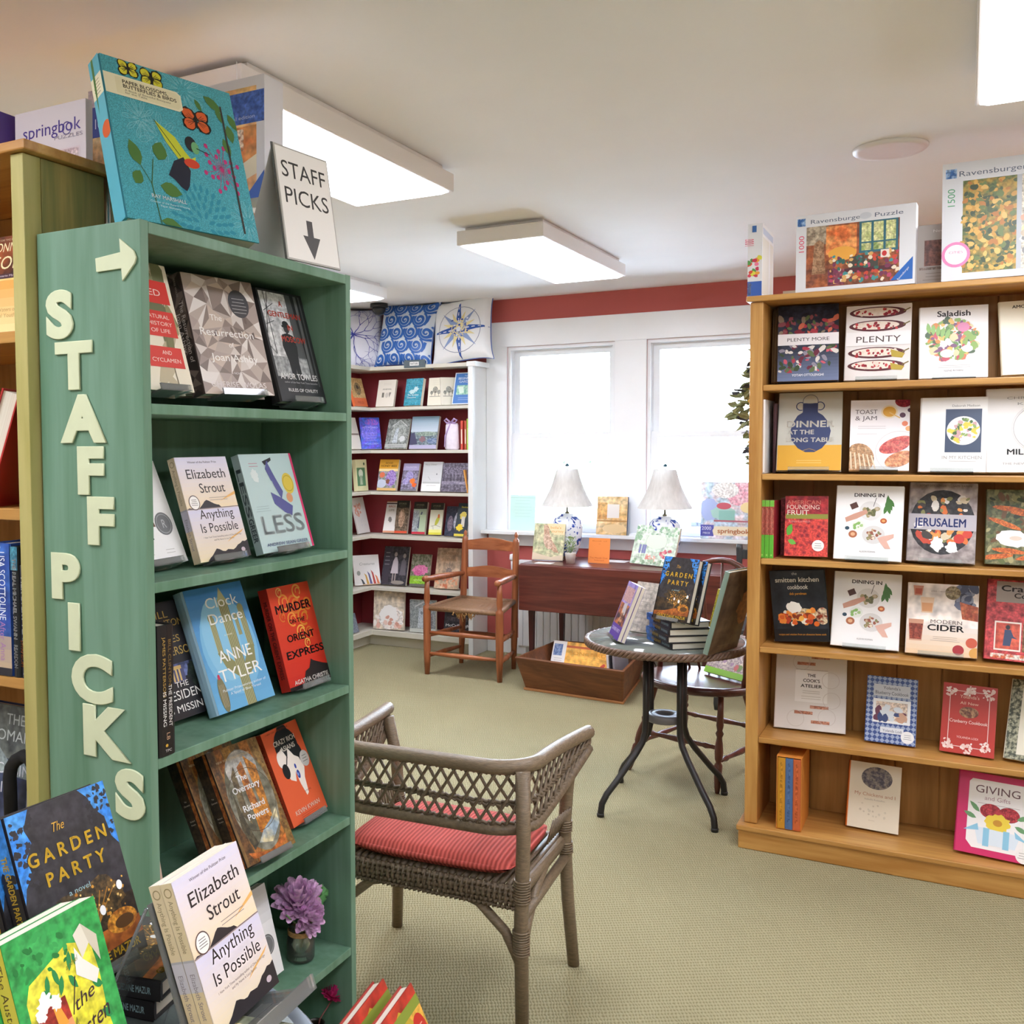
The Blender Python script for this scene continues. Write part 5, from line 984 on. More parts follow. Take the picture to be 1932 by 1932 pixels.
B('cider', 'pale cookbook with glasses of cider and apples, fourth pine shelf', .016, R(0, 0, 100, 100, 'eadfd6', 'f2eae4', 8)+grad('e8c8a0', 'eadfd6', 6, 0, 100, 0, 40)+D(30, 70, 70, 98, 98, 4, 10, ['4a5068', '6a7088', '8a8fa0', '3a3e50'], 14, .8)+P([(74, 76), (100, 70), (100, 50), (78, 52)], 'c06a44', 'a04a30', 40)+E(64, 88, 11, ('m', 11), 'a89a7a', '7a6a4a', 70)+P([(7, 96), (22, 96), (20, 82), (9, 82)], 'c98a70')+P([(10, 92), (20, 92), (19, 84), (10, 84)], 'b85a40')+P([(18, 80), (38, 80), (36, 58), (20, 58)], 'e8c8a8')+P([(20, 72), (36, 72), (35, 60), (21, 60)], 'dca070')+P([(2, 48), (24, 48), (22, 18), (4, 18)], 'cf9a80')+P([(3, 42), (23, 42), (21, 20), (5, 20)], '9a4a38', '7a3428', 60)+E(74, 9, 8, ('m', 8), 'a82c34')+E(92, 20, 8, ('m', 8), 'c85a40')+E(98, 6, 9, ('m', 9), 'd8a050')+X('MODERN', 56, 44, 5, 46, '6a5a54')+X('CIDER', 55, 34, 8, 52, '2a2224', 1)+lines(3, 34, 76, 25, 2.6, 'b8a89c', 1)+X('EMMA CHRISTENSEN', 48, 88, 2, 30, '9a8a80'), 'eadfd6', kind='hard', easel=ez('cider cookbook'))
B('cranberry', 'dark red cranberry cookbook with two inset photos, right end of the fourth pine shelf', .016, R(0, 0, 100, 100, '7a2026', 'c8484a', -48)+R(12, 72, 100, 98, 'a59a92')+X('Cranberry', 60, 86, 7, 84, '2e2624', 1)+X('Cookbook', 66, 78, 6, 60, '2e2624', 1)+R(12, 12, 48, 48, 'e8dcd0')+R(14, 14, 46, 46, 'd06048', 'b84a3c', 20)+P([(24, 18), (26, 38), (34, 38), (38, 30), (44, 27), (36, 28), (34, 18)], '3c4a68')+E(30, 41, 3, ('m', 3.6), '2c2a30')+R(50, 12, 98, 48, 'b08a5c', '6a4a30', -70)+R(8, 2, 100, 8, 'e0d8cc', 'c8603c', 60), '7a2026', kind='hard')
# fifth and sixth shelves
B('atelier', 'white cookbook with copper pans drawn around a square title, fifth pine shelf', .02, sum((R(x, y, x+26, y+4, 'c89078', 'a86a50', 60) for x, y in ((50, 93), (30, 84), (50, 28), (28, 20), (52, 9))), [])+R(28, 36, 74, 78, 'efedeb')+sum((ring(x, y, 12, .5, 'c4bab4') for x, y in ((78, 66), (30, 14), (74, 18), (36, 88), (80, 40))), [])+R(28, 77.6, 74, 78.4, 'b8b0aa')+X('THE', 51, 69, 3.8, 12, '3a3434', 1)+X("COOK'S", 51, 62, 4, 24, '3a3434', 1)+X('ATELIER', 51, 55, 4, 30, '3a3434', 1)+lines(2, 36, 66, 50, 2.6, 'b8b2ac', 1)+lines(2, 34, 68, 43, 3, 'c0bab4', 1), 'dedad6', kind='hard')
gg = sum((P([(x, y-3.6), (x+5, y), (x, y+3.6), (x-5, y)], c) for x, y, c in [(10*i+5*(j % 2), 3.6*j, ('3a5290', '9aaacb')[j % 2]) for i in range(11) for j in range(29)]), [])
B('gingham', 'blue gingham cookbook with a framed photo in the middle of the fifth pine shelf', .014, gg+R(14, 70, 86, 88, 'c9d0dc')+X("Yolanda's", 50, 81, 4.4, 34, '3a4060')+X('Blueberry Cookbook', 50, 73, 5, 66, '3a4060')+R(14, 30, 88, 66, 'eef1f5')+R(20, 34, 82, 62, 'c9b8b0', 'e0d0c0', 60)+D(16, 24, 36, 78, 54, 3, 7, ['3a4a7a', '6a3a50', 'd8e0e8', '8a5a48', 'c8a088'], 15, 1.6)+R(30, 15, 76, 24, 'dfe4ec')+X('Yolanda Lodi', 54, 17, 4, 38, '4a5070')+E(84, 12, 13, ('m', 13), 'eef0f2')+lines(3, 76, 92, 15, 3, '8a90a0', 1.2), 'e9edf3')
B('redberry', 'red cranberry cookbook with white floral corners, fifth pine shelf', .014, R(13, 10, 14.4, 90, 'e8c8c0')+R(86, 10, 87.4, 90, 'e8c8c0')+R(13, 89.4, 87, 90.4, 'e8c8c0')+R(13, 9.6, 87, 10.6, 'e8c8c0')+sum((D(16, x-9, y-7, x+9, y+7, 1.2, 3.2, ['f0dcd6', 'e8c8c0'], int(x+y), 1.6, .3) for x, y in ((16, 88), (84, 88), (16, 12), (84, 12), (50, 90), (50, 9))), [])+E(50, 60, 18, 8, '6a4030', 'a8805c', 90)+X("Yolanda's", 50, 80, 4.6, 36, 'f0c8b0')+X('All New', 50, 71, 4, 34, 'f0c8b0')+X('Cranberry Cookbook', 50, 44, 4.6, 70, 'f6e0d8')+X('YOLANDA LODI', 50, 22, 3, 40, 'f0c8c0'), 'b8382f')
B('ivory', 'ivory cookbook with a berry photo and dark floral edge, fifth pine shelf', .018, R(0, 0, 18, 100, '4a5044', 'a8a890', 90)+R(0, 0, 100, 7, '4a5044', 'a8a890', 90)+R(30, 22, 96, 64, '9a3038', 'c8605c', -90)+R(30, 64, 96, 65, 'd8d0c0')+X('BOG', 62, 78, 8, 50, '4a4438', 1)+X('Recipes', 60, 12, 4, 40, '5a5448'), 'e6e2d0', kind='hard')
sl = thing('boxed_set', 'orange slipcase holding three thin books at the bottom left of the pine bookcase', 'box', frame(-.566, RY-.008, RZ[6]+.001, 0))
ORA = plain('orange_slipcase_card', 'd98a3a', .5, .05, 20)
q = MB()
for b in ((0, .004, 0, .0025, .2, .262), (.0815, .004, 0, .084, .2, .262), (.0025, .004, .2595, .0815, .2, .262), (.0025, .004, 0, .0815, .2, .0025), (.0025, .1975, .0025, .0815, .2, .2595)): q.box(*b)
q.build('slipcase', ORA, sl)
for k, (c, c2) in enumerate((('c98f2c', 'b0781e'), ('4f6f9e', '3e5c8a'), ('c8653a', 'b0522c'))):
    M_ = Matrix(((0, -1, 0, -.566+.0036+.0258*(k+1)), (1, 0, 0, RY-.006), (0, 0, 1, RZ[6]+.0045), (0, 0, 0, 1)))
    book(('mustard', 'blue', 'rust')[k]+' spine inside the orange slipcase on the bottom pine shelf', M_, .19, .253, .0254, [], c, kind='hard', spine=R(34, 10, 66, 94, c, c2, 60), scol=c)
B('chickens', 'cream book with an oval photo and orange spine on the bottom pine shelf', .014, E(54, 78, 30, 17, '4a4550', '8a8078', 70)+X('My Chickens and I', 52, 50, 5, 80, 'c08a6a')+X('Isabella Rossellini', 52, 44, 2.4, 40, 'b0a898')+D(14, 24, 20, 78, 38, 1.5, 3, ['d8d0bc', 'cfc4b0'], 16)+X('Abrams', 48, 13, 2, 12, 'c8bca8'), 'e8dfcb', kind='hard', spine=R(0, 0, 100, 100, 'd9762a'), scol='d9762a')
B('giving', 'bright pink bordered book with a painted bouquet, right end of the bottom pine shelf', .02, P([(14, 88), (18, 92), (92, 92), (96, 88), (94, 12), (88, 8), (22, 8), (14, 16)], 'f1eeee')+X('GIVING', 52, 76, 9, 60, '6a4a50')+X('and Gifts', 52, 68, 5, 34, 'b08a98')+lines(1, 20, 88, 63, 2, 'b0a0a4', 1)+E(44, 55, 14, 9, 'c03c44', '8f2430', 80)+E(68, 54, 14, 9, 'c03c44', '8f2430', 80)+E(54, 42, 16, 11, 'ecd044', None, 0, 0, .15)+E(54, 42, 6, 4, 'c8902c')+sum((leaf(x, y, 18, 6, r, '6a9a6a') for x, y, r in ((26, 44, 160), (76, 42, -20), (30, 52, 140), (78, 50, 20))), [])+P([(24, 34), (84, 32), (78, 14), (30, 14)], 'dbe7f2')+R(36, 12, 44, 34, '8cc4e0')+R(62, 12, 70, 34, '8cc4e0')+P([(28, 38), (10, 28), (30, 30)], '8cc4e0')+P([(76, 36), (94, 24), (78, 28)], '8cc4e0')+E(90, 9, 11, ('m', 11), 'eeecea')+lines(3, 82, 98, 12, 3, '8a8684', 1), 'cf2a68', kind='hard', scol='b82058')
# puzzle boxes on top
RB_ = lambda n, c: R(1, 86, 8, 96, '3a68a8', '9ab8d8', 60)+X('Ravensburger', 35, 88, 5.2, 46, '5a6478')+X('Puzzle', 78, 88, 5.2, 24, '5a6478')+E(59, 91, 5, ('m', 3), 'c8ccd2')+X(n, 7, 62, 6.4, 17, c, 0, 0, 0, 90)
def shed(): return R(9, 5, 87, 84, '7a4a38', 'a8603c', 24)+R(9, 60, 28, 84, '8a7a68', 'b8a890', 40)+R(26, 46, 52, 82, 'd8703c', 'e8a060', 24)+E(40, 46, 12, 9, 'e8a848')+R(54, 44, 86, 84, '3a6a78')+sum((R(56+10*i, 58, 64+10*i, 82, 'b8c080', 'd8d8a0', 50) for i in range(3)), [])+sum((R(56+10*i, 47, 64+10*i, 56, '8aa060', 'c8c890', 50) for i in range(3)), [])+P([(14, 22), (16, 62), (20, 66), (24, 62), (26, 22)], 'b08a6a', '8a6448', 60)+R(36, 20, 84, 26, '5a3038')+P([(46, 26), (46, 40), (58, 42), (60, 30), (66, 38), (70, 38), (70, 26)], '4a4a44')+R(28, 6, 42, 26, '8a4a58', '6a3848', 40)+D(110, 30, 8, 86, 44, .9, 2.6, ['c8503c', '4a9090', 'd8a868', '7a3a58', 'e8d8c0', 'b84a68', '3a6a60'], 17, .8)+R(72, 36, 79, 46, 'e8dcd0')+E(75, 41, 2, ('m', 2.4), 'c83c3c')+P([(80, 6), (98, 34), (98, 6)], '2f66b4')+X('Ravensburger', 91, 13, 2.2, 14, 'e8eef8', 1, 0, 0, 50)
bx = B('sewing', 'white puzzle box with a sewing room picture on top of the pine bookcase', .055, R(0, 0, 100, 100, 'dcdde0')+RB_('1000', 'd84a6a')+shed(), 'dcdde0', kind='box', name='puzzle_box', cat='puzzle box', top=R(0, 0, 100, 100, 'e8e8ea'))
bx = B('mixture', 'tall white puzzle box with a leafy picture and pink round badge on the pine bookcase', .06, R(0, 0, 100, 100, 'd8dade')+R(2, 87, 9, 95, '3a68a8', '9ab8d8', 60)+X('Ravensburger', 31, 88, 4.4, 42, '5a6478')+X('Puzzle', 70, 88, 4.4, 22, '5a6478')+X('1500', 8, 70, 5.4, 14, '4a9a6a', 0, 0, 0, 90)+R(13, 6, 96, 84, '5a6a34', 'a88a34', 30)+D(240, 13, 8, 46, 82, 1, 2.8, ['c8963c', 'd8a84a', '4a5a2c', '6a7a3c', 'b8782c', 'e0b860', '3a4a28'], 18, .7)+R(46, 6, 49, 84, 'b8bcc0')+P([(49, 84), (49, 6), (96, 6), (96, 60)], 'b8b0a0', 'e0d8c8', 50)+D(160, 50, 8, 94, 58, 1, 2.4, ['e8d8a8', 'c8b8a0', '8a8a88', 'f0ece4', 'd8a890', 'a8a8a8'], 19, 1.2)+E(9, 22, 9, ('m', 9), 'e080b0')+E(9, 22, 7, ('m', 7), 'f6eef2')+X('CITIES', 9, 23, 2, 9, 'c85a90')+P([(88, 4), (99, 22), (99, 4)], '2f66b4'), 'd8dade', kind='box', name='puzzle_box', cat='puzzle box')
x_, y_, z_ = FT['endbox'][:3]
eb = thing('puzzle_box', 'puzzle box seen end-on at the left end of the pine bookcase top', 'puzzle box', (x_, y_, z_))
q = MB().box(0, 0, 0, .048, .235, .251, c='dfe0e2'); emit(q, R(10, 0, 90, 20, '3a5fae')+R(0, 0, 100, 20, '3a5fae')+D(16, 6, 28, 94, 56, 14, 24, ['d8503c', 'e8a040', '5a9a50', 'e87898', 'd8d850', 'c83c58'], 20, .8)+R(30, 88, 60, 97, '3a68a8')+X('1000', 42, 74, 12, 56, 'e05a7a', 0, 0, 0, 90)+X('Ravensburger', 24, 10, 5, 90, 'dfe6f4', 1, 0, 0, 90), .048, .251, lambda x, y, e: (x, -e, y))
emit(q, R(0, 0, 100, 100, 'e4e4e2')+R(4, 3, 60, 82, 'd6d2c0')+R(60, 3, 64, 90, 'f2f2f2')+R(66, 3, 96, 82, 'dcd8c8')+R(6, 86, 94, 95, 'b4c0d4'), .235, .251, lambda x, y, e: (.048+e, x, y)); q.build('carton', INK, eb, attr=True)
book('brown puzzle box standing behind the two white boxes on the pine bookcase', frame(-.16, RY+.14, 1.9715, 0, 1), .19, .215, .05, R(0, 0, 100, 100, 'b0a69c')+X('New England', 50, 88, 4, 50, 'e0dcd4')+R(12, 36, 46, 76, '8a5a4c', '6a4a44', 40)+R(50, 36, 92, 76, '9a6a58', '5a4038', 40)+R(4, 30, 96, 34, '7a6a60', '9a8a80', 90)+lines(3, 10, 60, 24, 5, '8a8078', 1.6), 'a89e94', kind='box', name='puzzle_box', cat='puzzle box', top=R(0, 0, 100, 100, 'b8aea4'))
book('small cream box with brown lettering at the back of the pine bookcase top', frame(-.60, RY+.21, 1.9715, 0, 0), .12, .04, .05, X('SMALL WORLD', 50, 30, 40, 84, '6a5a4c', 1), 'e0d4c4', kind='box', name='game_box', cat='box')
# ================================================================== CORNER BOOKCASE
N_ = 'on the corner bookcase'
def ph(c, c2, n=60): return R(0, 0, 100, 100, c, c2, n)
B('c1a', 'orange and tan book on the left return of the top corner shelf', .02, ph('b8935f', 'c9a878', 40)+E(50, 62, 26, 22, '9a8058', '6a6048', 60)+E(50, 68, 9, ('m', 9), '3a3430')+R(0, 0, 100, 30, 'd2683c')+X('FIELD', 50, 10, 8, 50, 'b0482c', 1), 'c08a58', spine=R(0, 0, 100, 100, 'd2683c'), scol='d2683c')
B('c1b', 'cream paperback with grey letters, left end of the top corner shelf', .022, X('ANIMAL', 54, 62, 5, 52, '9a968c', 1)+R(28, 34, 40, 52, '7a7870')+E(56, 42, 9, 10, 'cfcac0')+P([(66, 52), (80, 52), (70, 32)], '8a8880')+lines(2, 26, 80, 86, 5, 'd0cbbd', 1.5), 'ebe6da')
B('c1c', 'teal paperback with white lettering on the top corner shelf', .03, ph('3a93ad', '4aa2b8', 30)+E(42, 52, 20, 8, 'c8e4e8', None, 0, 0, .3)+E(62, 60, 16, 9, 'c8e4e8', None, 0, 20, .35)+X('The Number', 50, 36, 6, 66, 'e8f4f4', 1)+X('Detective', 42, 27, 6, 52, 'e8f4f4', 1)+lines(3, 18, 84, 90, 6, '8ac4d0', 1.6)+lines(2, 20, 84, 18, 5, '8ac4d0', 1.6), '3a93ad')
tree = E(50, 56, 18, 12, 'a9a89c', '7a7a70', 90)+R(48, 34, 52, 52, '6a6860')+E(26, 46, 10, 7, 'a9a89c', '7a7a70', 90)+E(76, 48, 10, 8, 'a9a89c', '7a7a70', 90)+R(12, 31, 88, 33, '8a887c')+R(25, 33, 27, 42, '6a6860')+R(75, 33, 77, 42, '6a6860')
B('c1d', 'cream book with grey trees facing us on the top corner shelf', .012, tree+lines(3, 24, 76, 88, 7, 'd0cab8', 1.6), 'e9e4d2')
x_, y_, z_ = FT['c1d'][:3]
book('second cream tree book turned to the right on the top corner shelf', frame(x_+.122, y_-.015, z_, 38, 12), .115, .2, .02, tree, 'e6e1d0', spine=R(0, 0, 100, 100, 'f2eee2'), scol='f2eee2')
B('c1e', 'blue book with pale green map at the right end of the top corner shelf', .012, R(4, 3, 96, 97, '3f78c0')+X('The', 50, 88, 4, 14, 'cfe0f4')+X('BEGINNERS', 52, 78, 7, 72, 'dfeaf8', 1)+X('GARDEN', 52, 68, 7, 62, 'dfeaf8', 1)+R(14, 30, 90, 60, 'a9d2bc', '7ab8a0', 60)+P([(18, 56), (44, 56), (50, 36), (30, 34)], 'd8ecdc')+lines(2, 20, 80, 20, 6, '9ab8e0', 2), 'dfe8f2')
a = at(683.8, 846.7, 0, SX-.06)
book('cream book on the left return of the second corner shelf', frame(SX-.06, a.y-.15, CZ[2]+.009, 90, 15), .15, .235, .02, R(0, 44, 100, 50, 'b0a090')+R(10, 45, 90, 49, '8a7a6a'), 'e6e0d2')
B('c2b', 'violet blue book set across the inner corner of the second shelf', .02, ph('3a5cc8', '5a4ccc', 20)+E(60, 84, 34, 12, '9a5ac0', '5a5cd0', 50)+E(45, 50, 40, 26, '7a70d8', '5a5cd0', 40)+X('ATTACHED', 50, 66, 5, 78, 'b0a8f0', 1)+lines(4, 20, 80, 50, 8, '9a92e8', 1.6)+X('WOHLLEBEN', 50, 14, 5, 70, 'a8b8f8', 1), '3a5cc8')
B('c2c', 'grey book with a church gable photo on the second corner shelf', .016, ph('6a6f6c', '9aa09c', 50)+P([(20, 20), (26, 80), (54, 96), (86, 80), (88, 20)], '8a908c', 'b0b6b2', 50)+S([(22, 76), (54, 96), (90, 74)], 4, 'c8ccca')+P([(30, 20), (40, 66), (52, 72), (54, 20)], 'aab4bc', 'c8d0d4', 60)+E(74, 34, 14, 10, 'd4d8d8', None, 0, 0, .2)+R(0, 4, 100, 16, 'b8bcb8')+X('MEETING HOUSES', 50, 7, 4, 70, '8a8a90', 1), '7a807c')
B('c2d', 'large book with a hazy blue valley on its cover, second corner shelf', .024, grad('c8d4e0', '7fa0b4', 8, 0, 100, 50, 100)+R(0, 12, 100, 52, '8a9aa0', '5a6a74', 40)+P([(0, 12), (0, 48), (14, 50), (30, 14)], '4a4a66')+E(60, 46, 40, 7, '7a8c80', 'a0b0a4', 60)+E(46, 30, 12, 9, '8a6a72', None, 0, 0, .3)+E(84, 24, 20, 9, '5a7094', '8a9ab4', 60)+R(0, 0, 100, 12, 'b4b0cc')+X('WALLACE', 44, 70, 5, 60, 'a8bccb'), '8fa8b8', top=R(0, 0, 100, 100, 'c8d0d0'))
gp = at(852, 848, 1, SY+.05)
o = thing('gift_pouch', 'white organza gift pouch with a lilac bow on the second corner shelf', 'pouch', (gp.x, SY+.06, CZ[2]+.001))
ORG = plain('white_organza', 'e6dfec', .7, .06, 40); RIB = plain('lilac_ribbon', 'b49ac8', .5, .15, 40)
q = MB(); q.lathe([(.04, 0), (.048, .01), (.046, .1), (.043, .17), (.036, .185)], 20, M=Matrix.Diagonal((1.15, .55, 1, 1))); q.build('bag', ORG, o)
q = MB()
for s_ in (-1, 1): q.tube([(s_*.004, -.02, .19), (s_*.03, -.03, .215), (s_*.048, -.022, .205), (s_*.03, -.02, .185), (s_*.004, -.02, .188)], .007, 6)
q.tube([(0, -.02, .188), (-.04, -.028, .1), (-.045, -.028, .02)], .005, 5); q.build('bow', RIB, o)
for px, c, lb, w in ((871, 'd8584a', 'leftmost red', .017), (878, 'd0604c', 'second red', .014), (882.5, 'a8c850', 'lime green', .017)):
    p = at(px, 846, 1, SY+.03); book(lb+' slim spine at the right end of the second corner shelf', frame(p.x+w/2-.001, SY+.03, CZ[2]+.0015, 90, 0), .15, .2+(.012 if c == 'a8c850' else .0), w-.002, [], c, spine=R(0, 0, 100, 100, c)+R(20, 20, 80, 70, 'e8e0d0' if c != 'a8c850' else 'c8e078'), scol=c)
B('c3a', 'cream book with a green window on its cover, left return of the third corner shelf', .03, R(6, 16, 80, 74, '5f8f68')+E(40, 56, 20, ('m', 20), 'd8e4d0')+P([(24, 20), (32, 50), (50, 50), (58, 20)], 'b8ccb0')+S([(38, 48), (26, 20)], 3, '4a7050')+S([(44, 48), (56, 20)], 3, '4a7050')+E(74, 86, 7, ('m', 7), '4a6a44'), 'e4e2b4')
B('c3b', 'yellow topped honey bee book with purple flowers, third corner shelf', .024, R(0, 70, 100, 100, 'dca23a')+R(0, 62, 100, 70, 'f0d8a0')+R(0, 8, 100, 62, '7a8a6a', 'a8a0b8', 40)+E(68, 40, 26, 26, '8a68b8', 'b8a0d8', 80)+E(20, 50, 14, ('m', 13), 'e07858')+E(20, 22, 26, 14, 'c4cce0')+E(52, 30, 10, 8, '8a5a48', None, 0, 0, .25)+R(0, 0, 100, 8, 'e0b878')+X('GOOD', 50, 86, 5, 40, '6a4a1c', 1)+X('HONEY BEES', 50, 76, 6.4, 84, '6a4a1c', 1), 'e6dcc0')
B('c3c', 'lilac book with an orange blossom photo on the third corner shelf', .022, R(0, 74, 100, 100, 'a9a2c8')+R(0, 6, 100, 74, '6a6478', '9a94b0', 50)+E(48, 54, 24, 16, 'b0a8d0', '8a80b8', 90)+E(28, 34, 20, 12, 'b8b0d8', '8a80b8', 90)+E(70, 36, 16, 10, 'ec8038', None, 0, 0, .25)+E(82, 22, 14, 8, 'e86a30', None, 0, 0, .25)+R(0, 0, 100, 6, '7a7a88')+X('POLLINATORS', 50, 84, 5, 70, 'd8d4e8'), '8a86a8')
B('c3d', 'pale grey book with a faint landscape, third corner shelf', .014, grad('d8dadc', 'c0c2c4', 8, 0, 100, 26, 100)+R(6, 26, 94, 32, 'c0c4c4')+S([(30, 50), (44, 38)], 2, 'a8acae')+E(74, 58, 3, ('m', 4), '7a7e80')+R(0, 0, 100, 26, 'f0f0f0')+X('Mary Oliver', 40, 88, 4, 62, '7a7a78')+X('UPSTREAM', 50, 18, 3, 50, 'b0b0b0'), 'd0d2d4')
B('c3e', 'dark landscape book of bare trees at the right of the third corner shelf', .014, R(0, 0, 100, 100, '55505e', '7d7888', 50)+sum((R(8+13*i, 34, 10+13*i, 92, '3a3644') for i in range(7)), [])+sum((E(14+13*i, 72, 9, 14, '8a8498', '5a5464', 90) for i in range(7)), [])+R(0, 26, 100, 36, 'a09aac', '7a7488', 60), '55505e')
p = at(882, 930, 1, SY+.02); book('thin orange spine leaning on the end of the third corner shelf', frame(p.x+.004, SY+.022, CZ[3]+.0035, 90, 0, 0)@Matrix.Rotation(math.radians(-10), 4, 'X'), .12, .16, .009, [], 'e0a050', spine=R(0, 0, 100, 100, 'e0a050'), scol='e0a050')
B('c4a', 'white card with coral sprigs on the left return of the fourth corner shelf', .012, D(26, 10, 50, 60, 84, 4, 8, ['e0a898', 'e8bcae', 'd89a88'], 23, 1)+S([(35, 50), (38, 80)], 1, 'c08a78')+D(8, 40, 20, 80, 40, 2, 4, ['dcdce0'], 24), 'e6e4e4')
def guide(c, bar, extra): return R(0, 78, 100, 100, '33322e')+R(0, 0, 100, 78, c, None)+extra+R(0, 0, 100, 7, bar)+X('STOKES', 46, 88, 5, 60, '8a8a70', 1)+X('GUIDE TO', 46, 82, 3, 50, '7a7a64')
B('c4b', 'narrow white field guide with a small grey bird, fourth corner shelf', .014, R(0, 96, 100, 100, 'b07a60')+R(0, 90, 100, 94, '4a4040')+X('BIRDS', 50, 80, 6, 62, 'c08070', 1)+X('LIFE', 50, 68, 6, 50, 'b0a8a0', 1)+E(48, 42, 16, 9, '8a8886', None, 0, 20, .2)+R(0, 0, 100, 6, 'e0a080'), 'ece9e6')
B('c4c', 'field guide with a brown owl and orange bar, fourth corner shelf', .024, guide('7a6a58', 'e05a3c', R(0, 7, 100, 78, '8a7866', '5c4e40', 60)+E(48, 46, 24, 28, 'a08068', 'c8a890', 70)+E(44, 58, 8, 10, 'd8b8a0')), '4a443c', back='8a8a84')
B('c4d', 'field guide with a dark heron and red bar, fourth corner shelf', .026, guide('a4b4a0', 'c8384a', R(0, 7, 44, 74, '8a9298', 'a8b0b4', 50)+P([(40, 20), (46, 50), (62, 70), (70, 68), (58, 44), (52, 16)], '4a5468')+R(52, 7, 100, 60, 'b4c8a8')), '3e403e', back='8a8c88')
B('c4e', 'field guide with a yellow bird on a twig and yellow bar, fourth corner shelf', .016, guide('e6e6d0', 'e0d84a', E(60, 44, 13, 16, 'c8c84a', None, 0, -20)+E(68, 58, 8, 7, 'd8783a')+S([(14, 26), (50, 30), (90, 24)], 2, '6a6a5a')+S([(30, 28), (36, 12)], 2, '6a6a5a')+R(0, 7, 100, 16, 'f0ec90')), '3e403a', back='8a8c88')
p = at(836, 1007, 1, SY+.11); book('dark blue book with a pale disc behind the yellow bird guide, fourth corner shelf', frame(p.x, SY+.125, CZ[4]+.006, 0, 14), .16, .215, .016, R(0, 0, 100, 100, '2f3648', '3f4658', 30)+E(74, 48, 34, 40, 'a8a8b8', 'c0c0cc', 30)+E(24, 42, 14, 26, '6a6070', '8a8090', 60), '2a3040')
B('c4g', 'dark field guide with a goldfinch and yellow flowers, right end of the fourth corner shelf', .018, R(0, 0, 100, 100, '37424a')+X('Stokes', 56, 86, 5, 60, 'd8c84a', 1)+E(50, 64, 26, 12, 'e0cc60', None, 0, -20, .15)+P([(40, 60), (66, 60), (70, 30), (44, 30)], 'd8d4cc')+E(34, 28, 28, 10, 'e8cc3c', None, 0, 0, .3)+R(0, 2, 76, 9, 'd8c848'), '37424a', W=.10)
B('c5a', 'white landscape book with coloured pencil tips across the fifth shelf corner', .014, X('Creatures', 52, 66, 9, 60, '9a9a98', 0, 0, .25)+E(18, 40, 7, 8, '9aa09c')+sum((P([(x-5, 2), (x-9, y*.7), (x-13, y), (x-4, y*.8), (x+5, 2)], c) for x, y, c in ((36, 22, '3a4048'), (52, 40, 'c89a4a'), (64, 46, '5a5888'), (78, 50, 'b04038'), (92, 34, 'cf7850'))), [])+R(30, 0, 100, 3, 'c8a888'), 'e4e2e2')
B('c5b', 'dark photo book of two women in pale dresses on the fifth corner shelf', .016, R(0, 0, 100, 100, '34343a', '4c4a52', 40)+R(4, 4, 28, 96, '46424c')+lines(4, 6, 26, 82, 10, '8a8890', 4)+P([(34, 30), (40, 62), (46, 72), (54, 72), (60, 60), (64, 30)], 'c4bcc4')+E(48, 79, 6, 6, 'a89c98')+R(42, 10, 46, 30, 'a89c98')+R(52, 10, 56, 30, 'a89c98')+P([(70, 26), (74, 62), (82, 70), (92, 60), (94, 26)], '6a666e')+E(83, 76, 6, 6, '9a908e')+E(66, 7, 26, 5, '9a948c'), '34343a')
B('c5c', 'book with pink azaleas above a bright lawn, fifth corner shelf', .018, R(0, 32, 100, 100, '6a7058', 'a09c8c', 50)+E(50, 52, 42, 16, 'd872a4', 'e890bc', 90, 0, .15)+E(40, 42, 24, 8, 'd872a4', 'c85a90', 90, 0, .2)+R(0, 8, 100, 32, '9ac83c', '84b83a', 40)+R(0, 0, 100, 8, '6a6a64')+X('NATIVE PLANTS', 50, 17, 4, 60, 'd8eca8', 1), '8a8a80', back='b0aca4')
B('c5d', 'tan book with grey seed heads, right end of the fifth corner shelf', .018, R(0, 0, 100, 100, 'cbb096', 'c0a489', 10)+X('GARDEN', 54, 84, 6, 72, 'b08e70', 1)+X('FLORA', 54, 68, 6, 60, 'b89878', 1)+petals(56, 40, 26, 12, '8a7e78', 1.2)+E(56, 44, 12, 7, '9a8e8a', '7a6e6a', 120)+D(20, 6, 4, 96, 26, 4, 9, ['d8906c', 'e0a888', 'c87858'], 27, .7)+E(34, 30, 9, 4, 'c8604c'), 'cbb096')
B('c6a', 'large cream book with a white peony, bottom corner shelf', .02, R(0, 0, 100, 100, 'd6cab8', 'cdbfab', 10)+E(56, 32, 44, 30, 'f0ece8', 'e8dcd6', 24, 0, .12)+E(50, 40, 30, 24, 'f6f4f2', None, 0, 0, .12)+D(16, 4, 4, 96, 34, 5, 9, ['e8b8a8', 'f0d0c4', 'f4ece6', 'd8a090'], 28, .8)+X('PEONIES', 50, 88, 5, 60, 'c4b49e'), 'd6cab8')
B('c6b', 'grey book with a white church tower, bottom corner shelf behind the cherry chair', .022, ph('7c8486', '9aa0a2', 60)+S([(20, 78), (54, 94), (88, 86)], 5, 'b8bcbe')+P([(30, 14), (36, 74), (56, 78), (58, 14)], 'a8b2bc', 'bcc4ca', 60)+E(46, 60, 5, ('m', 6), '7a828a')+R(0, 0, 100, 12, 'c4c8c4')+R(66, 14, 88, 60, '6a6870', '8a8890', 60), '8a9092', back='aeb2b0')
B('c6c', 'black book lettered in white lying back on the bottom corner shelf', .02, R(0, 0, 100, 100, '26262c', '38363e', 30)+X('McCullough', 52, 30, 12, 92, 'e8e8ea', 1)+lines(1, 20, 80, 18, 4, '9a9aa0', 3)+R(10, 56, 90, 76, '5a5058', '3a363e', 60), '26262c', H=.15)
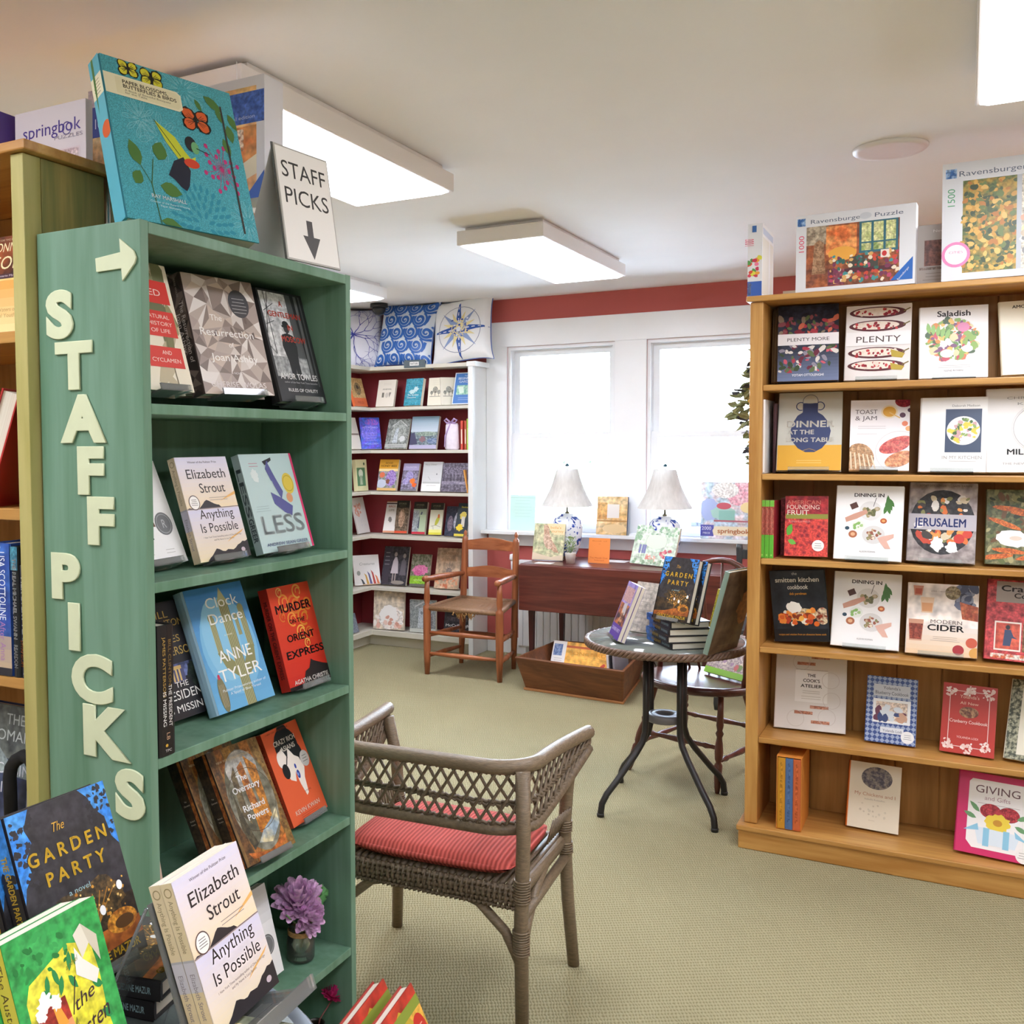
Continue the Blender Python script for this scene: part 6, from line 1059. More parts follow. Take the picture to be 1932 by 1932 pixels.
p = at(840, 1150, 1, SY+.17); book('tall navy book at the back of the bottom corner shelf', frame(p.x, SY+.185, CZ[6]+.002, 0, 4), .13, .292, .02, R(0, 0, 100, 100, '1c2534'), '1c2534', kind='hard')
p = at(678, 1189, 0, SX-.02); book('blue grey book on the left return of the bottom corner shelf', frame(SX-.02, p.y-.2, CZ[6]+.006, 90, 16), .2, .14, .02, R(0, 0, 100, 100, '7a8494', '6a7484', 30), '7a8494')
# cushions on top
def pil_h(w, d, h, ex): 
    def f(x, y):
        u, v = min(.999, max(-.999, 2*x/w)), min(.999, max(-.999, 2*y/d)); return h/2*max(0, (1-abs(u)**3.2)*(1-abs(v)**3.2))**ex
    return f
def pillow(label, cx, cy, ang, lean, art, col, pip, rot=0, W=.455):
    M = frame(cx, cy, 2.026+abs(rot)*.0032, ang, lean)@Matrix.Translation((0, 0, W*.47))@Matrix.Rotation(math.radians(rot), 4, 'Y')
    o = thing('throw_pillow', label, 'cushion', M, 'blue and white cushions on the corner bookcase'); h = .15; n = 24; q = MB(); vs = []; hf = pil_h(W, W, h, .4)
    def pin(u, v): return (W/2*(u+.07*u*(abs(v)**5)-.05*u*(1-v*v)), W/2*(v+.07*v*(abs(u)**5)-.05*v*(1-u*u)))
    for sgn in (-1, 1):
        for i in range(n+1):
            for j in range(n+1):
                u, v = 2*i/n-1, 2*j/n-1; x, z = pin(u, v); vs.append((x, sgn*hf(u*W/2, v*W/2), z))
    k = (n+1)**2; fs = []
    for i in range(n):
        for j in range(n): a = i*(n+1)+j; fs += [(a, a+n+1, a+n+2, a+1), (k+a, k+a+1, k+a+n+2, k+a+n+1)]
    q.add(vs, fs, c=col, sm=True)
    def put(x, y, e):
        u, v = 2*x/W-1, 2*y/W-1; X_, Z_ = pin(u, v); return (X_, -hf(u*W/2, v*W/2)-.0012-e*3, Z_)
    emit(q, art, W, W, put); q.build('cover', INK, o, attr=True)
    m = MB(); m.tube([(*[pin(*p) for p in [(c_, s_)]][0], 0) for c_, s_ in [(1, -1+i/8) for i in range(16)]+[(1-i/8, 1) for i in range(16)]+[(-1, 1-i/8) for i in range(16)]+[(-1+i/8, -1) for i in range(16)]], .004, 6, closed=True)
    m.v = [(a, c, b) for a, b, c in m.v]; m.build('piping', plain('cushion_piping', pip, .8, .1, 40), o)
    return o
def spiral(cx, cy, r, c, a0=0, w=2.6):
    n = 44; pts = []; ws = []
    for i in range(n+1): f = i/n; a = a0+f*4.4*pi*.75; rr = r*(1-.86*f); pts.append((cx+rr*math.cos(a), cy+rr*math.sin(a))); ws.append(w*(.35+1.1*math.sin(pi*min(1, .12+f*.9))))
    return [('S', pts, ws, c)]
BL = '2f66b8'; sp = []
for i in range(4):
    for j in range(5):
        cx, cy = 12+27*i+(13 if j % 2 else 0), 8+21*j
        if cx < 104: sp += ring(cx, cy, 11.6, 3.0, BL, 150, 420)+spiral(cx, cy, 9, BL, 2.4, 3)+S([(cx+9, cy-9), (cx+13, cy-3), (cx+15, cy+6)], 4, BL)
crl = []; rg = random.Random(8)
def branch(x, y, a, L_, d):
    global crl
    pts = [(x, y)]
    for _ in range(5): a += rg.uniform(-.3, .3); x += L_/5*math.cos(a); y += L_/5*math.sin(a); pts.append((x, y))
    crl += S(pts, [1.7*.7**d*(1-.1*i) for i in range(6)], '3a44a0')
    if d < 4 and 0 < x < 100 and 0 < y < 100:
        for s_ in (-.5, .45): branch(x, y, a+s_+rg.uniform(-.2, .2), L_*.8, d+1)
for i in range(11): branch(50, 52, 2*pi*i/11, 20, 0)
star = ring(52, 46, 37, .9, '8a92a8')
for i in range(16):
    a = pi/2+2*pi*i/16; L_ = (52, 30, 40, 30)[i % 4]; c = ('2f58a8', 'e6d8a0', '8aa0cc', 'e6d8a0')[i % 4]
    star += [('S', [(52+L_*f*math.cos(a), 46+L_*f*math.sin(a)) for f in (0, .2, .4, .6, .8, 1)], [13, 11, 8, 5.4, 2.8, .3], c), ('S', [(52+L_*f*math.cos(a+.05*(1-f)), 46+L_*f*math.sin(a+.05*(1-f))) for f in (.1, .3, .5, .7, .9)], [2.4, 2, 1.4, .9, .3], 'e8ebf2' if i % 4 == 0 else c)]
star += D(26, 36, 30, 68, 62, 1, 2, ['2f4fa8', 'dfe6f2', '4a6ab8'], 31)+ring(52, 46, 12, .6, '8a92b8')+E(52, 46, 4, ('m', 4), 'dfe6f2')
pillow('white cushion with purple blue coral branches, leftmost cushion on the corner bookcase', -3.90, 6.20, 38, 14, crl, 'd9dbe8', 'c8cae0')
pillow('blue and white swirl cushion in the middle of the corner bookcase top', -3.515, 6.27, -2, 12, sp, 'd8e2ee', '2f4f98', 3)
pillow('white compass rose cushion at the right end of the corner bookcase top', -3.085, 6.285, -4, 13, star, 'eceef0', '5a74b8', -6, .46)
# ================================================================== WINDOW TABLE AND SILL
PORC = None
def porcelain():
    m, nt, b, N, L = newmat('blue_and_white_porcelain'); tc = N('TexCoord'); n1 = N('TexNoise'); n1.inputs['Scale'].default_value = 22; n1.inputs['Detail'].default_value = 3; n1.inputs['Distortion'].default_value = 1.2
    L(tc.outputs['Object'], n1.inputs['Vector']); r = N('ValToRGB'); L(n1.outputs[0], r.inputs[0]); e = r.color_ramp.elements
    e[0].position = .54; e[0].color = (*hx('e8eef6'), 1); e[1].position = .585; e[1].color = (*hx('2b4fae'), 1); k = e.new(.72); k.color = (*hx('1c2f78'), 1)
    L(r.outputs[0], b.inputs['Base Color']); b.inputs['Roughness'].default_value = .12; return m
PORC = porcelain(); BRASS = plain('aged_brass', '8a8468', .35, .1, 30, metal=.8); FIN = plain('dark_teal_finial', '1f4a5c', .2, .1, 30)
def shade_mat():
    m, nt, b, N, L = newmat('pleated_shade_fabric'); out = nt.nodes['Material Output']; tr_ = N('BsdfTranslucent'); tr_.inputs[0].default_value = (.9, .88, .84, 1); mx = N('MixShader'); mx.inputs[0].default_value = .16
    tc = N('TexCoord'); no = N('TexNoise'); no.inputs['Scale'].default_value = 9; mp = N('Mapping'); mp.inputs['Scale'].default_value = (6, 6, .4); L(tc.outputs['Object'], mp.inputs[0]); L(mp.outputs[0], no.inputs['Vector'])
    r = N('ValToRGB'); L(no.outputs[0], r.inputs[0]); r.color_ramp.elements[0].color = (*hx('b8b0a6'), 1); r.color_ramp.elements[1].color = (*hx('dcd6ce'), 1); L(r.outputs[0], b.inputs['Base Color']); b.inputs['Roughness'].default_value = .9
    L(b.outputs[0], mx.inputs[1]); L(tr_.outputs[0], mx.inputs[2]); L(mx.outputs[0], out.inputs[0]); return m
SHADE = shade_mat()
for x, lb in ((-2.262, 'blue and white ginger jar lamp nearer the cherry chair'), (-1.625, 'blue and white ginger jar lamp behind the mint green book')):
    o = thing('table_lamp', lb, 'lamp', (x, 6.185, TZ))
    MB().lathe([(0, 0), (.06, 0), (.064, .008), (.058, .018), (.05, .022)], 24).build('base', DARKW, o)
    MB().lathe([(.05, .022), (.062, .03), (.085, .09), (.098, .16), (.1, .21), (.092, .255), (.07, .278), (.045, .285), (.042, .296), (0, .298)], 32).build('jar', PORC, o)
    MB().tube([(0, 0, .296), (0, 0, .40)], .006, 8).lathe([(.014, .296), (.016, .304), (.006, .312)], 12).build('stem', BRASS, o)
    m = MB(); n = 96
    for r0, r1, z0, z1 in ((.165, .066, .345, .585),):
        vs = []
        for k_ in range(9):
            f = k_/8; rr = r0+(r1-r0)*f+.012*math.sin(pi*f)*-1; vs += [((rr+.0022*(1 if j % 2 else -1))*math.cos(2*pi*j/n), (rr+.0022*(1 if j % 2 else -1))*math.sin(2*pi*j/n), z0+(z1-z0)*f) for j in range(n)]
        m.add(vs, [(i*n+j, i*n+(j+1) % n, (i+1)*n+(j+1) % n, (i+1)*n+j) for i in range(8) for j in range(n)], sm=True)
    m.build('lamp_shade', SHADE, o)
    m = MB()
    for a in (0, pi*2/3, pi*4/3): m.tube([(0, 0, .583), (.066*math.cos(a), .066*math.sin(a), .583)], .0018, 5)
    m.tube([(0, 0, .583), (0, 0, .605)], .0025, 6); m.build('shade_spider', BRASS, o)
    MB().lathe([(0, .600), (.012, .602), (.014, .61), (.008, .618), (0, .622)], 14).build('finial', FIN, o)
FT.update(mint=(-1.807, 6.053, .727, -14.5, 20.5, -1.9, .293, .248), bird=(-2.437, 6.012, .722, 0, 14, 0, .207, .236), orange=(-2.067, 6.03, .7165, -3, 8, 0, .139, .157), spring=(-1.451, 6.375, .8675, -.5, 3, 0, .37, .352), garden2=(-1.041, 3.796, .791, -27.2, 17.4, 0, .164, .242), purple=(-1.243, 3.885, .695, -60.3, 20.9, 0, .153, .228), song=(-2.245, 5.80, .022, -3, 25.5, 0, .41, .232))
B('bird', 'book with a brown bird and peach corner on the left of the window table', .012, R(0, 0, 100, 100, 'a8b08a', 'c8c4a0', 16)+P([(30, 96), (46, 96), (54, 60), (74, 40), (86, 20), (70, 22), (46, 40), (34, 60)], 'b08a72', 'd0b098', 60)+E(48, 50, 14, 22, 'd8bca8', 'b89882', 60, 20)+P([(40, 100), (100, 100), (100, 70), (66, 70), (52, 82)], 'f0d2a8')+X("bella's", 70, 86, 7, 36, 'c8964a')+X('journey', 76, 76, 7, 40, 'c8964a')+P([(0, 0), (100, 0), (100, 16), (60, 8), (0, 20)], 'd8c8b0'), 'a8b08a')
B('orange', 'bright orange handwritten card standing on the window table', .003, X('Book of', 50, 86, 5, 70, 'c86a28')+lines(1, 46, 56, 76, 4, 'c86a28', 2)+X('The Month Club', 50, 18, 6, 86, 'c85a28')+X('Selected', 52, 9, 5, 46, 'c85a28'), 'f0904a', kind='box', name='note_card', cat='card')
book('tan framed cover with a white square leaning on the window sill', frame(-2.125, 6.36, .8675, -2, 7), .205, .25, .022, R(0, 0, 100, 100, 'd8ae72', 'e6c898', 12)+R(2, 40, 34, 84, 'c88c4c', 'd8a868', 14)+R(34, 44, 74, 80, 'ece4dc')+R(0, 34, 100, 38, 'b8864c')+E(60, 16, 40, 12, 'eacb98'), 'd8ae72', kind='hard', back='2a3556')
mb_ = B('mint', 'mint green board book with painted lavender and flowers on the window table', .016, R(0, 0, 100, 100, 'c4d8c4', 'd4e2d0', 14)+D(40, 2, 78, 98, 98, 2, 4.5, ['8ab08a', '7aa080', 'a0c0a0'], 35, .8)+D(20, 2, 60, 14, 80, 2, 4, ['8ab08a', '9ab89a'], 36)+E(52, 60, 26, 18, 'd8e6d4')+ring(52, 60, 24, .8, 'a8c0a8')+sum((R(x-1.2, 16, x-.4, 30, '7a9a78')+sum((E(x-.8, 30+3*k_, 2.6, 2.2, '7a80b0') for k_ in range(7)), []) for x in (18, 25, 30)), [])+D(14, 36, 12, 56, 26, 1.5, 3, ['d88a80', 'e0b0a0'], 37, 1.8)+D(18, 66, 20, 92, 40, 2, 3.5, ['c86a78', 'd88a90', 'b8505c'], 38, 1)+D(30, 4, 2, 96, 14, 2, 4, ['8aa888', 'a8c0a0'], 39), 'c4d8c4')
book('large springtime puzzle box with pink flowers standing on the window sill', frame(*FT['spring'][:6]), .37, .352, .05, R(0, 0, 100, 100, 'b8ccd8', 'e0d0d4', 14)+E(14, 52, 16, 20, 'a8b4d8', None, 0, 0, .1)+E(74, 80, 34, 24, 'e0a0b0', 'f0c8d0', 30, 0, .15)+E(40, 86, 22, 14, 'f0ece8', 'e0dcd8', 30)+E(36, 46, 20, 12, 'a8ccc0', None, 0, 0, .1)+R(30, 32, 56, 50, '90c0b4')+E(38, 58, 12, 6, 'c8606c')+E(78, 56, 13, ('m', 9), 'ecd8a0')+E(90, 40, 14, 16, 'a0ccc4', None, 0, 0, .15)+R(0, 4, 22, 24, '5a58a4')+X('2000', 10, 15, 6, 16, 'e8e6f4', 1)+X('PIECE', 10, 8, 3, 12, 'e8e6f4', 1)+P([(22, 6), (84, 6), (96, 14), (80, 22), (24, 22), (20, 14)], 'ecdcbc')+X('springbok', 54, 10, 8, 52, 'c87a4a', 1)+R(22, 30, 92, 33, 'b06a74'), 'b8b8d0', kind='box', name='puzzle_box', cat='puzzle box')
book('pale mint paper sheet propped in the left window corner', frame(-2.768, 6.425, .8675, 0, 4), .185, .245, .001, R(0, 92, 100, 93, 'a8d4c8')+lines(6, 14, 86, 84, 9, 'b4dcd2', 1.2), 'cdeee6', kind='box', name='paper_sheet', cat='paper')
o = thing('potted_plant', 'small leafy plant in a white pot on the window table', 'plant', (-2.155, 5.955, TZ))
MB().lathe([(0, 0), (.027, 0), (.034, .06), (.036, .066), (.032, .068), (.03, .058), (0, .058)], 20).build('pot', plain('white_ceramic', 'e8e6e2', .4, .03, 20), o)
rg = random.Random(12); m = MB()
for _ in range(150):
    a = rg.uniform(0, 2*pi); r = rg.uniform(0, .05); z = .07+rg.uniform(0, .095); c_ = Vector((r*math.cos(a)*(1-.3*(z-.07)/.1), r*math.sin(a), z)); t = Vector((math.cos(a), math.sin(a), rg.uniform(.2, 1.2))).normalized()*.016; sd = t.cross(Vector((0, 0, 1))).normalized()*.006
    m.add([c_, c_+t*.5+sd, c_+t, c_+t*.5-sd], [(0, 1, 2, 3)])
for _ in range(10): a = rg.uniform(0, 2*pi); m.tube([(0, 0, .055), (.02*math.cos(a), .02*math.sin(a), .1), (.03*math.cos(a), .03*math.sin(a), .14)], .0013, 4)
m.build('foliage', plain('pale_green_leaves', '8fa878', .6, .25, 60), o)
PAPER = plain('white_paper', 'eceef2', .7, .02, 20)
for lb, x0, y0, x1, y1, r in (('loose white paper at the left end of the window table', -2.44, 6.09, -2.26, 6.22, 0), ('folded grey leaflet in front of the bird book', -2.36, 5.86, -2.25, 5.93, 12), ('white sheet lying behind the orange card on the window table', -2.05, 6.12, -1.86, 6.24, 6)):
    tag(MB().box(x0, y0, TZ+.0004, x1, y1, TZ+.0014).build('paper_sheet', PAPER), lb, 'paper')
tag(MB().box(-1.90, 6.35, .867, -1.84, 6.43, .88).build('paper_stack', PAPER), 'small stack of white paper on the sill beside the tan cover', 'paper')
o = thing('power_cord', 'thin black lamp cord hanging below the window table', 'cord', (-1.83, 6.3, 0))
MB().tube([(-1.86, 6.325, .66), (-1.80, 6.34, .5), (-1.78, 6.34, .3), (-1.75, 6.33, .12), (-1.70, 6.32, .012), (-1.5, 6.30, .008)], .0035, 6).build('cable', BLACK, o, True)
# books in the trough
B('song', 'landscape songbird book with a yellow cover leaning in the wooden trough', .014, R(22, 0, 100, 100, 'efb858', 'e6a848', 10)+R(0, 0, 22, 100, 'f0efee')+R(22, 84, 100, 90, 'c8643c')+R(2, 60, 16, 92, '5a74a8', '8aa0c8', 60)+lines(4, 3, 19, 52, 6, 'b8b8b8', 2)+X('SONGBIRDS', 60, 66, 9, 64, 'd89028')+lines(1, 40, 84, 56, 3, 'd89a48', 1.4)+D(10, 60, 14, 94, 44, 2, 5, ['c84a38', 'd86a48'], 41, .6)+S([(54, 36), (74, 26), (92, 40)], 1, '8a4a2c'), 'efb858')
for k_ in range(3): book(('white', 'black', 'grey')[k_]+' thin book standing at the right end of the wooden trough', frame(-1.80+.018*k_, 5.66, .016, 84, 4), .2, .205, .014, [], ('e8e8ea', '2c2c30', '9a9aa4')[k_], kind='hard', group='thin books in the wooden trough')
# ================================================================== ROUND GLASS TABLE DISPLAY
gsky = '2f7fd8'
def garden(author='GRACE DANE MAZUR'):
    o = R(0, 0, 100, 100, '2b292c', '37343a', 26)+P([(0, 100), (22, 100), (14, 90), (18, 82), (10, 74), (12, 66), (4, 60), (0, 52)], gsky, '4a98e4', 40)+P([(100, 100), (72, 100), (80, 94), (84, 86), (92, 80), (94, 68), (100, 62)], gsky, '4a98e4', 40)
    o += D(50, 0, 60, 22, 98, 1.2, 3, ['2b292c', '33313a'], 51, .8, .5)+D(50, 76, 66, 100, 100, 1.2, 3, ['2b292c', '33313a'], 52, .8, .5)
    o += R(0, 0, 100, 34, '2a2320', '4a3a26', 40)+E(62, 36, 30, 13, '6a5230', '3a3020', 90, 0, .15)+E(44, 40, 22, 8, '54442c', '332c22', 90, 0, .2)+sum((S([(56, 22), (58+dx*.4, 32), (58+dx, 42)], 1, 'a8742e') for dx in (-22, -14, -6, 2, 10, 18, 26)), [])+S([(54, 14), (56, 24)], 3, '8a5a28')
    o += D(60, 30, 24, 94, 46, .6, 1.5, ['d89a3c', 'e8b050', 'b8782c', 'f0c878'], 53)+P([(0, 6), (100, 10), (100, 20), (60, 20), (30, 14), (0, 12)], 'b8682a', '8a4a20', 30)+E(82, 21, 16, 6.5, 'd89434', '9a5c20', 90)+E(84, 20, 10, 3.6, '5a3a1c')+E(88, 40, 3, ('m', 4), 'fff')+E(66, 31, 3, ('m', 4), 'fff')+E(52, 34, 2.4, ('m', 3.4), 'f8f0f0')
    return o+X('The', 44, 83, 5, 13, 'd8a840', 0, 0, .3)+X('G A R D E N', 50, 69, 7.2, 80, 'efc53a', 1)+X('P A R T Y', 52, 56, 7.2, 60, 'efc53a', 1)+X('a novel', 50, 46.5, 3, 22, '9ac0c8')+X(author, 52, 4, 4.4, 84, 'e0b838', 1)
gspine = R(0, 0, 100, 62, '231f22')+R(0, 62, 100, 100, '3f8fe0', '2f78c8', 40)+D(12, 0, 56, 100, 68, 14, 30, ['231f22'], 54, 1.5)+V('THE GARDEN PARTY', 60, 40, 40, 'd8b23c', 1)+V('GRACE', 30, 14, 34, 'a8c4cc', 1)+V('DANE MAZUR', 15, 18, 34, 'a8c4cc', 1)
GK = dict(kind='hard', spine=gspine, scol='231f22')
B('garden2', 'dark garden novel with yellow lettering standing on top of the book stack', .026, garden(), '2b292c', easel='clear easel on the book stack under the garden novel', **GK)
x_, y_, z_, a_, l_, r_, w_, h_ = FT['garden2']; nb = frame(*FT['garden2'][:6]).col[1].xyz
book('second garden novel tucked behind the one on the book stack', frame(*(Vector((x_, y_, z_))+nb*.029+Vector((.012, .0, 0))), a_, l_, 0), w_, h_, .026, garden(), '2b292c', **GK)
def flat(label, px, py, pz, ang, **kw):
    """a copy lying flat, front cover up, pages towards us"""
    a = math.radians(ang); u = Vector((math.cos(a), math.sin(a), 0)); v = Vector((-math.sin(a), math.cos(a), 0))
    M = Matrix(((u.x, 0, v.x, px), (u.y, 0, v.y, py), (0, -1, 0, pz), (0, 0, 0, 1)))
    return book(label, M, kw.pop('W', .155), kw.pop('H', .235), .026, garden(), '2b292c', kind='hard', spine=gspine, scol='231f22', **kw)
for k_, (dx, dy, da, lb) in enumerate(((.018, .012, 3, 'lowest'), (.0, 0, 0, 'second from bottom'), (.006, .004, -2, 'third from bottom'), (.012, .006, 2, 'topmost'))):
    flat('garden novel lying flat, '+lb+' in the stack on the braided glass table', -.965+dx*.82-dy*.2, 3.734+dx*.57, BTZ+.0265*(k_+1), 35+da, group='flat stack of garden novels')
B('purple', 'purple paperback leaning at the left edge of the braided glass table', .015, R(0, 0, 100, 100, '7a6ab0', '9a8ac4', 14)+R(6, 66, 90, 92, 'b08a8c', 'c09a98', 60)+R(4, 24, 96, 62, 'c87848', '3a3040', 30)+P([(44, 40), (76, 44), (70, 66), (40, 62)], 'b8b4b8')+E(54, 34, 14, 14, 'd8a880', '5a3a30', 60)+R(0, 0, 100, 24, '5a3f98')+X('DINNER PARTY', 50, 12, 6, 80, 'e0d8f0', 1), '8a7ab8', easel='clear easel under the purple paperbacks')
M_ = frame(*FT['purple'][:6]); nb = M_.col[1].xyz
x_, y_, z_, a_, l_, r_, w_, h_ = FT['purple']
book('second purple paperback right behind the first on the glass table', frame(*(Vector((x_, y_, z_))+nb*.0165), a_, l_, 0), w_, h_, .015, R(0, 0, 100, 100, '7a6ab0'), '8a7ab8')
book('beige backed paperback leaning behind the purple ones on the glass table', frame(-1.209, 4.009, .692, -20, 22), .118, .21, .028, R(0, 0, 100, 100, 'b8b0a4', 'c4bcb0', 20)+lines(8, 14, 86, 84, 8, 'a49c90', 1.4), 'b8b0a4')
book('beige novel with exposed page edges behind the garden novel on the glass table', frame(-.929, 4.071, .692, 118, 18), .13, .2, .03, [], '7a6a58', kind='hard')
book('yellow paperback leaning beside the big green board book on the glass table', frame(-.868, 4.004, .692, 60, -16), .13, .2, .02, R(0, 0, 100, 100, 'dcd04a', 'e8e080', 40), 'dcd04a', spine=R(0, 0, 100, 100, 'e0d648', 'c8b838', 90), scol='e0d648')
book('big dark picture book with a grey green spine at the right of the glass table', frame(-.811, 3.696, .6836, 72, -15.5), .21, .322, .02, R(0, 0, 100, 100, '4a3a2c', '5e4c3a', 10)+E(90, 55, 30, 22, 'a86a3c', '7a4c2c', 20, 0, .12)+P([(40, 100), (60, 100), (70, 60), (56, 70)], '6a5844')+lines(1, 20, 80, 8, 2, '7a6a58', 1), '5a6a60', kind='hard', scol='7f9488', back='6a7a70')
book('green edged landscape book leaning back on the dark chair seat', frame(-1.005, 4.50, .446, -34, 32), .32, .2, .012, R(0, 0, 100, 100, 'c4b8b0', '8a9a70', 60)+R(0, 0, 100, 14, '8ac83a')+R(0, 14, 100, 100, 'd0c4c0', '9a8a90', 90)+D(30, 4, 20, 96, 90, 2, 5, ['c86a6a', '7a9a5a', 'e8dcd0', 'a88aa8'], 61), '8ac83a')
# ================================================================== DRIED FLOWER SWAG
SWG = plain('dried_olive_leaves', '9aa078', .75, .35, 40); SWD = plain('dark_dried_stems', '4c4c58', .7, .3, 40); SWY = plain('dried_yellow_flowers', 'd8ac3c', .8, .2, 60); SWP = plain('grey_lilac_dried_flowers', '9a98b4', .8, .2, 60)
sw_ = thing('dried_flower_swag', 'hanging swag of dried leaves and yellow flowers at the left edge of the pine bookcase', 'dried flowers', (-.655, 4.07, 1.62))
rg = random.Random(21)
def sprout(mb, c_, d, L_, w):
    d = d.normalized(); s_ = d.orthogonal().normalized(); s_ = (Matrix.Rotation(rg.uniform(0, 2*pi), 3, d)@s_)*w/2; up_ = d.cross(s_).normalized()*w*.2
    mb.add([c_, c_+d*L_*.35+s_, c_+d*L_*.75+s_*.7+up_, c_+d*L_, c_+d*L_*.75-s_*.7+up_, c_+d*L_*.35-s_], [(0, 1, 2, 3), (0, 3, 4, 5)])
m = MB(); m2 = MB(); m3 = MB(); m4 = MB()
for i in range(480):
    z = rg.uniform(-.24, .2); wd = .055+.085*math.exp(-((z+.03)/.12)**2); a = rg.uniform(0, 2*pi); r = wd*math.sqrt(rg.random()); c_ = Vector((r*math.cos(a), .6*r*math.sin(a), z)); d = Vector((math.cos(a), .5*math.sin(a), rg.uniform(-.9, .5)))
    sprout(m if i % 4 else m2, c_, d, rg.uniform(.03, .065), rg.uniform(.014, .032))
for z, x, L_, d in ((.16, -.02, .07, (-.3, 0, 1)), (.05, -.10, .05, (-.6, 0, -.9)), (-.20, -.04, .055, (-1, 0, -.1)), (-.05, -.12, .06, (-.9, 0, -.4)), (.10, -.06, .06, (-.9, 0, .2)), (-.245, -.055, .05, (-1, .1, 0))): sprout(m, Vector((x, 0, z)), Vector(d), L_, .024); m.tube([(x, 0, z), (x*.3, 0, z-.03)], .0012, 4)
for i in range(40):
    z = rg.uniform(-.2, .18); a = rg.uniform(pi*.6, pi*1.4); m2.tube([(0, 0, z), (.07*math.cos(a), .03*math.sin(a), z-.02), (.12*math.cos(a), .05*math.sin(a), z-.05+rg.uniform(-.03, .05))], .0016, 4)
for i in range(22):
    z = rg.uniform(-.2, .14); a = rg.uniform(pi*.7, pi*1.5); r = rg.uniform(.05, .1); k_ = (m3, m3, m4)[i % 3]; rr = rg.uniform(.009, .015); k_.lathe([(0, -rr*.7), (rr*.8, -rr*.4), (rr, .1*rr), (rr*.7, rr*.6), (0, rr*.75)], 8, (r*math.cos(a), -.04+.03*math.sin(a), z))
m.build('leaves', SWG, sw_); m2.build('stems', SWD, sw_); m3.build('yellow_flowers', SWY, sw_); m4.build('pale_flowers', SWP, sw_)
MB().tube([(0, -.0, .16), (.02, -.02, .24), (.03, -.075, .31)], .002, 5).build('hanging_string', SWD, sw_)
# ================================================================== FLOWERS ON THE GREEN STAND
PET = plain('purple_silk_petals', 'dcb4d8', .7, .3, 60); PINKP = plain('magenta_petals', 'c82f74', .6, .25, 60); STEMG = plain('green_stems', '6f8f58', .6, .2, 40); LEAFG = plain('green_leaves', '5f9a5c', .6, .25, 60)
JARG = clear('jar_glass', 'eef2ea', .05, .02, .04); TWINE = plain('natural_twine', 'b8905c', .8, .2, 200)
def peony(mb, c_, R_, seed, ax):
    rg = random.Random(seed); c_ = Vector(c_); ax = Vector(ax).normalized(); e1 = ax.orthogonal().normalized(); e2 = ax.cross(e1)
    for ringk in range(6):
        rr = R_*(.22+.16*ringk); n = 5+2*ringk
        for i in range(n):
            a = 2*pi*i/n+rg.uniform(-.3, .3); el = (1.25-.24*ringk)+rg.uniform(-.12, .12); w = .9*pi/n*1.5; vs = []
            for p_ in range(4):
                for q_ in range(5):
                    f = p_/3; t = a+(q_/4-.5)*w*2*(.6+.5*math.sin(pi*min(1, f+.15))); rad = rr*(.15+.95*math.sin(f*1.5)); hgt = R_*(-.55+.2*ringk*0)+R_*(.55+.75*math.sin(el))*f*(1-.12*ringk)+rg.uniform(-.03, .03)*R_; cup = 1-.18*((q_/4-.5)*2)**2*f
                    vs.append(c_+(e1*math.cos(t)+e2*math.sin(t))*rad*cup+ax*(hgt-.25*R_))
            mb.add(vs, [(p_*5+q_, p_*5+q_+1, p_*5+q_+6, p_*5+q_+5) for p_ in range(3) for q_ in range(4)], sm=True)
    return mb
fj = at(573, 1812, 0, -1.37); fv = thing('flower_vase', 'small glass jar of purple silk peonies on the fifth shelf of the green stand', 'vase', (-1.325, 1.857, SZ[5]+.001))
MB().lathe([(0, .001), (.029, .001), (.032, .006), (.033, .045), (.03, .056), (.0275, .062), (.0275, .082), (.0295, .084), (.029, .088), (.0265, .088), (.0255, .062), (.0305, .045), (.0295, .008), (0, .005)], 28).build('jar', JARG, fv)
m = MB()
for k_ in range(4): m.tube([(.0285*math.cos(2*pi*i/24), .0285*math.sin(2*pi*i/24), .062+.0028*k_) for i in range(24)], .0019, 5, closed=True)
m.build('twine', TWINE, fv)
heads = [((.012, -.026, .172), .056, (.4, -.5, 1)), ((.0, .04, .142), .058, (.4, .8, .7)), ((.05, -.016, .122), .044, (1, -.3, .5))]
m = MB()
for (h_, r_, a_) in heads: m.tube([(0, 0, .02), (h_[0]*.3, h_[1]*.3, .085), (h_[0]*.85, h_[1]*.85, h_[2]-.02)], .0024, 6)
m.tube([(0, 0, .02), (0, -.01, .085), (.01, -.045, .11), (.012, -.07, .135)], .0016, 5); m.tube([(0, 0, .03), (.0, .012, .085), (.01, .045, .1)], .0018, 5)
m.build('stems', STEMG, fv)
for i, (h_, r_, a_) in enumerate(heads): peony(MB(), h_, r_, i+3, a_).build('bloom', PET, fv)
m = MB(); rg = random.Random(5)
for cy, cz in ((.064, .108), (.074, .124), (.052, .09)):
    n = 14; vs = [Vector((.012, cy, cz))]+[Vector((.012+rg.uniform(-.006, .006), cy+.021*(1+.22*math.cos(5*2*pi*i/n))*math.cos(2*pi*i/n), cz+.021*(1+.22*math.cos(5*2*pi*i/n))*math.sin(2*pi*i/n))) for i in range(n)]
    m.add(vs, [(0, 1+i, 1+(i+1) % n) for i in range(n)])
m.build('leaf', LEAFG, fv)
pk = at(632, 1872, 0, -1.30); pf = thing('flower_vase', 'dark little vase with one magenta bloom on the lowest green shelf', 'vase', (-1.315, 1.90, SZ[6]+.001))
